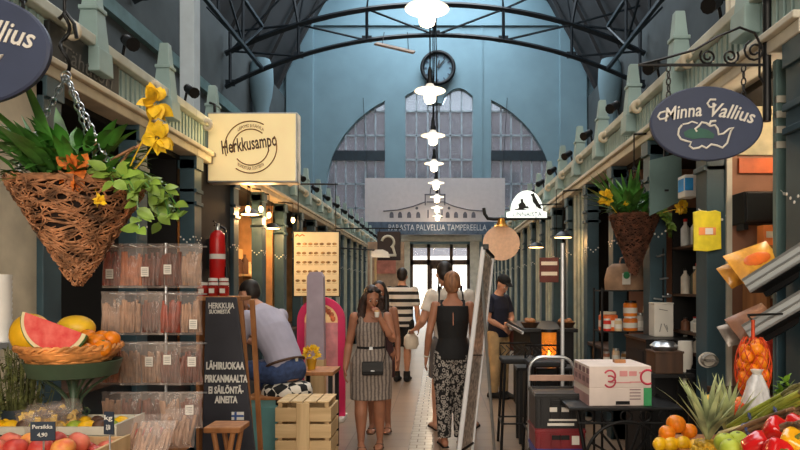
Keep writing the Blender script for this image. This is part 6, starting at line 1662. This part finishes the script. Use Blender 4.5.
def hair(t, J, F, H, m, style, voxel=.008):
    k = H/1.72; c = J['head']; P = lambda x, y, z: V(c)+F@V((x*k,y*k,z*k)); b_ = MB()
    b_.ell(P(0,-.026,.042), (.084*k,.094*k,.09*k), F, 20, 14)
    if style == 'short':
        b_.ell(P(0,-.05,.0), (.074*k,.066*k,.08*k), F, 16, 12)
    if style == 'buzz':
        b_ = MB(); b_.ell(P(0,-.02,.05), (.079*k,.094*k,.078*k), F, 20, 14); b_.ell(P(0,-.05,.01), (.071*k,.062*k,.075*k), F, 16, 12)
    if style == 'bob':
        b_.ell(P(0,-.045,.01), (.088*k,.08*k,.1*k), F, 18, 12); b_.ell(P(0,-.045,-.045), (.07*k,.06*k,.06*k), F, 16, 12)
    if style == 'long':
        b_.ell(P(0,-.04,.0), (.088*k,.075*k,.1*k), F, 18, 12)
        for s in (-1,1):
            limb(b_, [P(s*.062,-.0,.03),P(s*.085,-.01,-.05),P(s*.085,.0,-.14),P(s*.085,.03,-.24),P(s*.075,.04,-.32)], [.034*k,.036*k,.036*k,.034*k,.016*k])
        limb(b_, [P(0,-.07,0),P(0,-.085,-.12),P(0,-.07,-.26)], [.07*k,.07*k,.04*k])
    if style == 'curly':
        r4 = random.Random(3); b_.ell(P(0,-.04,.0), (.09*k,.075*k,.1*k), F, 18, 12)
        for s in (-1,1):
            pts = [P(s*.07,-.0,.02),P(s*.09,-.01,-.06),P(s*.095,.0,-.14),P(s*.09,.02,-.22),P(s*.085,.03,-.28)]
            limb(b_, pts, [.036*k,.044*k,.046*k,.042*k,.022*k])
            for _ in range(34):
                i4 = r4.randrange(4); b_.ell(between(pts[i4],pts[i4+1],r4.random())+V((r4.uniform(-.04,.04),r4.uniform(-.035,.035),0)), (.018*k,.018*k,.024*k), n=8, m=6)
        limb(b_, [P(0,-.07,0),P(0,-.085,-.12),P(0,-.07,-.24)], [.075*k,.08*k,.05*k])
    o = fuse(b_, 'hair', m, t, voxel, 2); return o
def sandal(t, J, feet, m, H):
    for n_, fa in (('L',feet[0]),('R',feet[1])):
        an = J['a'+n_]; fd = V((math.sin(fa),math.cos(fa),0)); fs = V((math.cos(fa),-math.sin(fa),0)); base = V((an.x,an.y,an.z-.045*H))
        s_ = MB(); s_.loft([(base-fd*.045*H+V((0,0,.003)), fs*.02*H, V((0,0,.007))),(base+fd*.02*H+V((0,0,.003)), fs*.024*H, V((0,0,.007))),(base+fd*.085*H+V((0,0,.003)), fs*.031*H, V((0,0,.007))),(base+fd*.125*H+V((0,0,.003)), fs*.02*H, V((0,0,.006)))],12)
        s_.tube([base+fd*.07*H-fs*.03*H+V((0,0,.005)),base+fd*.065*H-fs*.018*H+V((0,0,.027*H)),base+fd*.065*H+fs*.018*H+V((0,0,.027*H)),base+fd*.07*H+fs*.03*H+V((0,0,.005))],.008,6)
        s_.build('sandal', m, t, 50)
def shoe(t, J, feet, m, H, high=.0):
    for n_, fa in (('L',feet[0]),('R',feet[1])):
        an = J['a'+n_]; fd = V((math.sin(fa),math.cos(fa),0)); fs = V((math.cos(fa),-math.sin(fa),0)); base = V((an.x,an.y,an.z-.045*H)); up = V((0,0,1))
        s_ = MB(); s_.loft([(base-fd*.05*H+up*.022*H, fs*.02*H, up*.02*H),(base-fd*.02*H+up*.03*H, fs*.029*H, up*.03*H),(base+fd*.03*H+up*.028*H, fs*.031*H, up*.027*H),(base+fd*.09*H+up*.018*H, fs*.034*H, up*.018*H),(base+fd*.135*H+up*.013*H, fs*.022*H, up*.012*H)],14)
        s_.cyl(base+up*.03*H, base+up*(.06*H+high), .031*H, .03*H, 14)
        fuse(s_, 'shoe', m, t, .008, 2)
def top_cloth(t, J, H, m, fem, g=.014, keys=('pel','waist','chest','sho','neck'), sleeve=.45, name='shirt', low=0, voxel=.009, sl_r=1.0):
    b_ = MB(); R_ = torso_rings(J, H, g, fem, list(keys))
    if low: c, U, W_ = R_[0]; R_ = [(c-V((0,0,low)), U*1.02, W_*1.02)]+R_
    if keys[-1] == 'neck': c, U, W_ = R_[-1]; R_[-1] = (c+V((0,0,-.005)), U*.85, W_*.85)
    b_.loft(R_, 20)
    if sleeve:
        for n_ in ('L','R'):
            sh, e, w = J['s'+n_], J['e'+n_], J['w'+n_]; q = .9 if fem else 1.06
            ball(b_, sh, .035*H*q)
            if sleeve <= 1: b_.tube([sh, between(sh,e,sleeve*.5), between(sh,e,sleeve)], [.036*H*q*sl_r,.036*H*q*sl_r,.037*H*q*sl_r], 14)
            else: 
                b_.tube([sh, between(sh,e,.5), e, between(e,w,sleeve-1)], [.036*H*q,.034*H*q,.03*H*q,.026*H*q], 14); ball(b_, e, .03*H*q)
    return fuse(b_, name, m, t, voxel, 3)
def trousers(t, J, H, m, frac=.97, g=.012, name='trousers', fem=False, loose=1.0, voxel=.009):
    b_ = MB(); R_ = torso_rings(J, H, g*.6, fem, ['pel','waist']); c, U, W_ = R_[0]
    b_.loft([(c-V((0,0,.05*H)), U*.85, W_*.9), R_[0], (between(R_[0][0],R_[1][0],.8), R_[1][1]*1.03, R_[1][2]*1.05)], 20)
    for n_ in ('L','R'):
        hp, kn, an = J['h'+n_], J['k'+n_], J['a'+n_]; L = [hp, between(hp,kn,.45), kn, between(kn,an,.4), between(kn,an,.97)]; rr = [.06*H,.055*H*loose,.042*H*loose,.038*H*loose,.033*H*loose]
        if frac < 1 and frac <= .9:
            tot = frac*2; L2, r2_ = [hp], [.061*H]
            for f in (.3,.6,.9): 
                q = tot*f/.9*.9; p = between(hp,kn,q) if q <= 1 else between(kn,an,q-1); L2.append(p); r2_.append((.058-.006*f)*H*loose)
            L, rr = L2, r2_
        ball(b_, hp, rr[0]); b_.tube(L, rr, 14)
    return fuse(b_, name, m, t, voxel, 3)
def strap(t, pts, r, m, name='strap', flat=.35): return MB().tube(pts, r, 8, flat=flat).build(name, m, t, 60)

M['hair_brown'] = mat('dark_brown_hair', (46,30,24), .55, var=.4, scale=40, bump=.4)
# --- woman walking towards us, eating
dress = None
def dress_mat():
    m, nt, b = nodes('grey_patterned_dress'); v = coords(nt)
    w1 = N(nt,'ShaderNodeTexWave', wave_type='BANDS', bands_direction='X'); w1.inputs['Scale'].default_value = 9; w1.inputs['Distortion'].default_value = 2.5; w1.inputs['Detail'].default_value = 3
    vo = N(nt,'ShaderNodeTexVoronoi'); vo.inputs['Scale'].default_value = 42
    nt.links.new(v, w1.inputs['Vector']); nt.links.new(v, vo.inputs['Vector'])
    c1 = ramp(nt, w1.outputs['Fac'], [(.2,(92,84,80)),(.65,(140,130,122))]); c2 = ramp(nt, vo.outputs['Distance'], [(.2,(70,64,62)),(.45,(206,194,182))])
    mx = N(nt,'ShaderNodeMix', data_type='RGBA', blend_type='MULTIPLY'); mx.inputs[0].default_value = .5
    nt.links.new(c1, mx.inputs[6]); nt.links.new(c2, mx.inputs[7]); mx2 = N(nt,'ShaderNodeMix', data_type='RGBA', blend_type='ADD'); mx2.inputs[0].default_value = .35; nt.links.new(mx.outputs[2], mx2.inputs[6]); nt.links.new(c1, mx2.inputs[7])
    nt.links.new(mx2.outputs[2], b.inputs['Base Color']); b.inputs['Roughness'].default_value = .85; return m
H = 1.565; Yp = 6.25; x = at(371,0,Yp).x
J = standing(H, True, eL=(-.13,.055,.665), wL=(-.055,.10,.80), sL=(-.098,0,.805), eR=(.135,-.03,.64), wR=(.155,.03,.495), head=(-.005,.035,.925), ntop=(0,.018,.878),
            kR=(.06,.035,.285), aR=(.06,.045,.05), kL=(-.05,-.005,.285), aL=(-.055,-.05,.045), hR=(.055,.0,.515))
t, F = person('person','woman in a grey patterned dress eating as she walks, black clutch at her hip',(x,Yp,0),PI+R(6),H,J,True,(R(14),R(-22),0),'skin_tan',bulk=1.2,hands=
   ((V((.35,.3,.75)),V((.4,-.8,.1)),V((.6,.3,.4)),.7),(V((.05,.1,-1)),V((-1,0,0)),V((0,1,0)),.45)),feet=(R(6),R(-6)),voxel=.0075)
hair(t,J,F,H,M['hair_brown'],'curly')
b_ = MB(); R_ = torso_rings(J,H,.017,True,['pel','waist','chest']); R_[0] = (R_[0][0],V((.132*H,0,0)),V((0,.09*H,0)))
top = J['chest']+V((0,0,.05*H)); hem = J['pel']-V((0,0,.225*H))
b_.loft([(hem+V((0,.005,0)),V((.128*H,0,0)),V((0,.09*H,0))),(J['pel']-V((0,0,.09*H)),V((.130*H,0,0)),V((0,.092*H,0)))]+R_+[(top,V((.086*H,0,0)),V((0,.062*H,0)))],24)
for s in (-1,1): b_.tube([top+V((s*.055*H,.04*H,-.02*H)),J['sho']+V((s*.066*H,.02*H,.024*H)),J['sho']+V((s*.066*H,-.01*H,.027*H)),top+V((s*.055*H,-.04*H,-.02*H))],.026,10)
fuse(b_,'dress',dress_mat(),t,.008,3)
MB().lathe([(.086*H,-.014),(.088*H,.0),(.086*H,.014)],J['waist']+V((0,0,0)),28,sy=.78).build('belt', M['black_cloth'], t, 60)
MB().box(J['waist']+V((0,.07*H,0)),(.035,.012,.03)).build('belt_buckle', M['chrome'], t, 0, .003)
P = lambda X_, Y_, Z_: J['head']+F@V((X_,Y_,Z_))
sg = MB(); 
for s in (-1,1): sg.ell(P(s*.036,.066,.096),(.03,.012,.02),F,12,8); sg.tube([P(s*.064,.06,.095),P(s*.085,.0,.06)],.004,5)
sg.tube([P(-.01,.077,.1),P(.01,.077,.1)],.004,5); sg.build('sunglasses', M['black'], t, 60)
sandal(t,J,(R(6),R(-6)),M['wood_dark'],H)
pw = t.matrix_basis.copy()
rotz = Matrix.Rotation(PI+R(6),4,'Z'); tw = lambda v_: Matrix.Translation((x,Yp,0))@rotz@V(v_)
# her bag and the snack she holds
cb = tw(J['pel']+V((-.01*H,.118*H,-.025*H)))
t = thing('clutch_bag','small black clutch bag with a clasp at the front of the patterned dress','bag',cb,PI+R(6)); 
MB().box((0,0,0),(.2,.05,.125)).build('body', M['black_matte'], t, 0, .012); MB().box((0,.028,.015),(.2,.008,.09)).build('flap', M['black'], t, 0, .003); MB().box((0,.034,-.02),(.035,.006,.014)).build('clasp', M['chrome'], t, 0, .002)
dv = V((0,0,0)); MB().tube([(-.1,-.01,.05),(-.13,-.02,.2),(-.10,-.05,.42)],.004,6).build('shoulder_strap', M['black'], t, 60)
pm = tw(J['wL']+V((.02*H,.035*H,.03*H)))
t = thing('ice_cream_cup','small pale snack tub held near the eating woman\'s mouth','cup',pm); MB().lathe([(.0,-.03),(.018,-.03),(.026,.02),(.0,.02)],n=16).build('cup', M['paper'], t, 50); MB().ell((0,0,.022),(.024,.024,.014),n=12,m=8).build('snack', mat_once('caramel',(196,150,90)), t, 180)

# --- second woman hidden behind the first
H2 = 1.61; Y2 = 7.0; x2 = at(379,0,Y2).x
J2 = standing(H2, True, kL=(-.05,.03,.285), aL=(-.06,.0,.05))
t, F2 = person('person','dark haired woman half hidden behind the eating woman',(x2,Y2,0),PI,H2,J2,True,(0,R(-4),0),'skin_tan',voxel=.009)
hair(t,J2,F2,H2,M['hair_dark'],'long',.009)
b_ = MB(); R_ = torso_rings(J2,H2,.012,True,['pel','waist','chest']); top = J2['chest']+V((0,0,.06*H2))
b_.loft([(J2['pel']-V((0,0,.17*H2)),V((.11*H2,0,0)),V((0,.08*H2,0)))]+R_+[(top,V((.08*H2,0,0)),V((0,.056*H2,0)))],24); fuse(b_,'dress',mat_once('plum_cloth',(70,44,46)),t,.009,3)
for s in (-1,1): strap(t,[top+V((s*.05*H2,.045*H2,-.01)),J2['sho']+V((s*.055*H2,.012*H2,.026*H2)),top+V((s*.05*H2,-.052*H2,-.01))],.012,M['black_cloth'],'shoulder_strap')
sandal(t,J2,(0,0),M['wood_dark'],H2)

# --- woman in a black top seen from behind
H = 1.70; Yp = 6.35; x = at(452.5,0,Yp).x
J = standing(H, True, eL=(-.135,-.01,.645), wL=(-.150,.045,.505), eR=(.13,.0,.645), wR=(.14,.05,.50), head=(.0,.02,.928))
t, F = person('person','sandy haired woman from behind in black sleeveless top and patterned trousers',(x,Yp,0),R(2),H,J,True,(R(-6),R(-8),0),'skin_tan',feet=(R(-8),R(10)),voxel=.0075)
hair(t,J,F,H,M['hair_blond'],'bob')
top_cloth(t,J,H,M['black_cloth'],True,.014,('pel','waist','chest','sho'),0,'top',.035*H,.008)
for s in (-1,1): strap(t,[J['sho']+V((s*.06*H,-.03*H,.0)),J['sho']+V((s*.06*H,.0,.03*H)),J['sho']+V((s*.06*H,.04*H,-.01))],.02,M['black_cloth'],'shoulder_strap')
MB().tube([J['sho']+V((0,-.055*H,-.03*H)),J['sho']+V((0,-.068*H,-.075*H)),J['chest']+V((0,-.074*H,-.03*H))],.005,6).build('back_slit', M['skin_tan'], t, 60)
trousers(t,J,H,voro('black_white_floral',[(.22,(24,22,24)),(.36,(176,168,160)),(.5,(120,114,108)),(.6,(14,14,16))],34,.85,stretch=(1,1,.8)),.99,.014,'trousers',True,1.2,.008)
sandal(t,J,(R(-8),R(10)),M['black_matte'],H)
MB().lathe([(.017*H,-.008),(.018*H,0),(.017*H,.008)],J['wL']+V((0,0,.01)),16).build('bracelet', M['cream_pale'], t, 60)

# --- man in a white T-shirt in front of her
H = 1.82; Yp = 7.1; x = at(450,0,Yp).x
J = standing(H, False, hL=(-.055,0,.515), kL=(-.075,.01,.285), aL=(-.085,.0,.045), hR=(.055,0,.515), kR=(.11,.01,.285), aR=(.135,-.01,.045), eL=(-.165,-.01,.645), wL=(-.20,.06,.60), head=(-.035,.02,.93))
t, F = person('person','dark haired man in white T-shirt with dark rucksack strap, partly hidden by the woman',(x,Yp,0),R(4),H,J,False,(R(10),R(-6),0),'skin',feet=(R(-12),R(20)),voxel=.009,hands=((V((-.5,.8,-.3)),V((.3,.3,-1)),V((.5,.5,.5)),.9),None))
hair(t,J,F,H,M['hair_dark'],'short',.009)
top_cloth(t,J,H,mat_once('white_tshirt',(214,204,192),rough=.85),False,.016,sleeve=.6,name='t_shirt',low=.02*H)
trousers(t,J,H,mat_once('grey_shorts',(96,92,92),rough=.85),.5,.014,'shorts',loose=1.12)
for s in (-1,1): strap(t,[J['chest']+V((s*.075*H,-.085*H,-.03*H)),J['sho']+V((s*.07*H,-.065*H,.0)),J['sho']+V((s*.066*H,0,.05*H)),J['chest']+V((s*.07*H,.085*H,0)),J['waist']+V((s*.085*H,.02*H,.04*H))],.022,M['black_cloth'],'rucksack_strap')
sandal(t,J,(R(-12),R(20)),M['black_matte'],H)
twm = lambda v_: Matrix.Translation((x,Yp,0))@Matrix.Rotation(R(4),4,'Z')@V(v_)
p = twm(J['wL']+V((-.03*H,.05*H,-.03*H)))
t = thing('shoulder_bag','cream cloth bag held at the left arm of the man in white','bag',(p.x-.005,p.y,p.z-.10),R(4)); MB().lathe([(.0,-.08),(.06,-.08),(.085,-.03),(.08,.05),(.05,.085),(.0,.09)],n=20,sy=.55,lobes=3,amp=.06).build('bag', mat('cream_cloth',(206,192,172),.85,bump=.3), t, 60); MB().tube([(-.04,0,.07),(-.02,0,.13),(.03,0,.13),(.045,0,.07)],.008,6).build('handle', M['cream_pale'], t, 60)

# --- man in striped shirt further back
H = 1.86; Yp = 10.7; x = at(402,0,Yp).x
J = standing(H, False)
t, F = person('person','man in a black and white striped shirt walking away further down the aisle',(x,Yp,0),R(-6),H,J,False,(0,0,0),'skin',voxel=.011,feet=(0,0))
hair(t,J,F,H,M['hair_dark'],'short',.011)
top_cloth(t,J,H,stripes('black_white_stripes',(22,20,22),(210,202,192),2.6,'Z',thr=.42),False,.02,sleeve=.8,name='shirt',low=.05*H,voxel=.011)
trousers(t,J,H,M['black_cloth'],.5,.014,'shorts',loose=1.12,voxel=.011); shoe(t,J,(0,0),M['black_matte'],H,.06)
t = thing('shopping_bag','white carrier bag with a black square, hanging from the striped man\'s hand','bag',(x-.09-.11*H+.1,Yp-.05,.42*H-.12)); t.location = tuple((Matrix.Translation((x,Yp,0))@Matrix.Rotation(R(-6),4,'Z')@(J['wL']+V((0,.02,-.40)))))
MB().prism([(-.12,0),(.12,0),(.11,.26),(-.11,.26)],(1,0,0),(0,0,1),(0,.09,0),(0,-.045,0)).build('bag', M['paper'], t, 0, .006); MB().bb(-.075,.075,-.05,-.045,.06,.2).build('black_print', M['black_matte'], t, 0); MB().tube([(-.05,0,.25),(-.03,0,.33),(.03,0,.33),(.05,0,.25)],.006,6).build('handle', M['paper'], t, 60)

# --- man in a black cap looking down
H = 1.72; Yp = 9.1; x = at(498,0,Yp).x
J = standing(H, False, head=(.0,.05,.925), ntop=(0,.028,.878), neck=(0,.008,.845), eL=(-.15,.03,.645), wL=(-.02,.115,.61), eR=(.155,.02,.645), wR=(.07,.11,.575), kR=(.055,.012,.285), kL=(-.045,.02,.285), aL=(-.05,.02,.045))
yaw = PI+R(48)
t, F = person('person','man in black cap, navy T-shirt and beige trousers looking down at the right',(x,Yp,0),yaw,H,J,False,(R(-4),R(-34),0),'skin',feet=(R(10),R(-14)),voxel=.009,hands=((V((1,.2,-.1)),V((0,-1,.2)),V((0,.2,1)),.5),(V((-.6,.3,-.5)),V((0,-1,0)),V((-.3,.2,.8)),.6)),bare_feet=False)
hair(t,J,F,H,M['hair_dark'],'buzz',.009)
P = lambda X_, Y_, Z_: J['head']+F@V((X_,Y_,Z_)); cp = MB(); cp.ell(P(0,-.014,.062),(.088,.104,.075),F,20,14); cp.loft([(P(0,.06,.06),F@V((.07,0,0)),F@V((0,.04,.008))),(P(0,.1,.052),F@V((.065,0,0)),F@V((0,.05,.008))),(P(0,.11,.045),F@V((.06,0,0)),F@V((0,.05,.008)))],14)
fuse(cp,'cap',M['black_cloth'],t,.008,2)
top_cloth(t,J,H,M['navy'],False,.018,sleeve=.7,name='t_shirt',low=.03*H)
trousers(t,J,H,mat_once('beige_trousers',(190,160,116),rough=.85),.99,.012,'trousers',loose=1.15); shoe(t,J,(R(10),R(-14)),M['black_matte'],H)
c_ = (Matrix.Translation((x,Yp,0))@Matrix.Rotation(yaw,4,'Z')@(J['pel']+V((-.16*H,-.02,.0))))
t = thing('shoulder_bag','dark red brown shoulder bag at the hip of the man in the cap','bag',(c_.x,c_.y,c_.z-.12),yaw); MB().box((0,0,0),(.1,.28,.3),top=.85).build('bag', mat('red_brown_leather',(84,40,34),.5,var=.2), t, 0, .03); MB().tube([(0,-.09,.14),(.02,-.06,.3),(.03,.06,.3),(0,.09,.14)],.01,6).build('handle', M['wood_dark'], t, 60); MB().box((-.05,0,.0),(.01,.16,.12)).build('pocket', mat_once('red_brown_leather2',(74,34,30)), t, 0, .005)

# --- man seated on the padded stool, back towards us
H = 1.76; ys_ = 5.55; xs_ = sx_
hp = SEAT/H+.052
def sp(px, py, dy=0):  # a point of the seated pose in his own frame
    return None
J = standing(H, False, pel=(0,0,hp), waist=(0,.035,hp+.085), chest=(0,.105,hp+.185), sho=(0,.165,hp+.26), neck=(0,.195,hp+.295), ntop=(0,.235,hp+.322), head=(0,.265,hp+.365),
     hL=(-.05,.01,hp-.01), kL=(-.085,.24,hp-.0), aL=(-.08,.22,hp-.22), hR=(.05,.01,hp-.01), kR=(.085,.24,hp-.0), aR=(.08,.21,hp-.22),
     sL=(-.112,.155,hp+.255), eL=(-.135,.20,hp+.09), wL=(-.09,.33,hp+.12), sR=(.112,.155,hp+.255), eR=(.13,.21,hp+.09), wR=(.07,.34,hp+.12))
yaw = R(58)
t, F = person('person','man in pale lilac shirt and jeans hunched on the triangle patterned stool',(xs_,ys_,0),yaw,H,J,False,(R(2),R(-18),0),'skin',feet=(R(-6),R(6)),voxel=.0075,hands=((V((.3,.8,.1)),V((.2,0,-1)),V((1,.2,0)),.6),(V((-.3,.8,.1)),V((-.2,0,-1)),V((-1,.2,0)),.6)),bare_feet=False)
hair(t,J,F,H,M['hair_dark'],'buzz')
shirt = mat('lilac_shirt',(172,168,186),.8,var=.04)
top_cloth(t,J,H,shirt,False,.02,sleeve=1.75,name='shirt',low=.0,voxel=.008)
cl = MB(); cl.loft([(J['neck']-V((0,.012,.012)),V((.05*H,0,0)),V((0,.043*H,.01*H))),(J['ntop']-V((0,.012,.012)),V((.037*H,0,0)),V((0,.036*H,.01*H)))],20,cap=False); cl.build('collar', shirt, t, 60)
b_ = MB(); R_ = torso_rings(J,H,.014,False,['pel','waist']); b_.loft([(J['pel']-V((0,0,.062*H)),R_[0][1]*.92,R_[0][2]*1.0),(J['pel']-V((0,.004,.03*H)),R_[0][1]*1.06,R_[0][2]*1.16),(R_[0][0],R_[0][1]*1.04,R_[0][2]*1.1),(between(J['pel'],J['waist'],.42),R_[0][1]*.98,R_[0][2])],20)
for n_ in ('L','R'): limb(b_,[J['h'+n_],between(J['h'+n_],J['k'+n_],.5),J['k'+n_],between(J['k'+n_],J['a'+n_],.5),between(J['k'+n_],J['a'+n_],.95)],[.064*H,.056*H,.043*H,.038*H,.034*H])
fuse(b_,'jeans',mat('blue_jeans',(54,72,112),.85,var=.15,scale=30),t,.008,3)
bc_ = between(J['pel'],J['waist'],.40); tt = (J['waist']-J['pel']).normalized(); Ux = V((1,0,0)); Fx = tt.cross(Ux)
bl_ = MB(); pts = [bc_+Ux*(.09*H+.022)*math.cos(2*PI*i/28)+Fx*(.068*H+.024)*math.sin(2*PI*i/28) for i in range(29)]; bl_.tube(pts,.012,8,cap=False); bl_.build('belt', M['wood_dark'], t, 60)
MB().box(bc_-Fx*(.068*H+.02)+Ux*.0-tt*.02,(.03,.012,.05)).build('leather_patch', M['cream_pale'], t, 0, .003)
shoe(t,J,(R(-6),R(6)),M['black_matte'],H)
# the counter shelf he leans on
t = thing('wall_counter','narrow dark counter under the seated man\'s arms by the left posts','counter',(XL+.28,6.35,0)); zc_ = J['wL'].z-.05
MB().bb(-.32,.12,-.55,.6,zc_-.04,zc_).build('worktop', M['wood_dark'], t, 0, .005)
for y_ in (-.5,.55): MB().bb(-.05,.02,y_-.03,y_+.03,0,zc_-.04).build('leg', M['black'], t, 0)
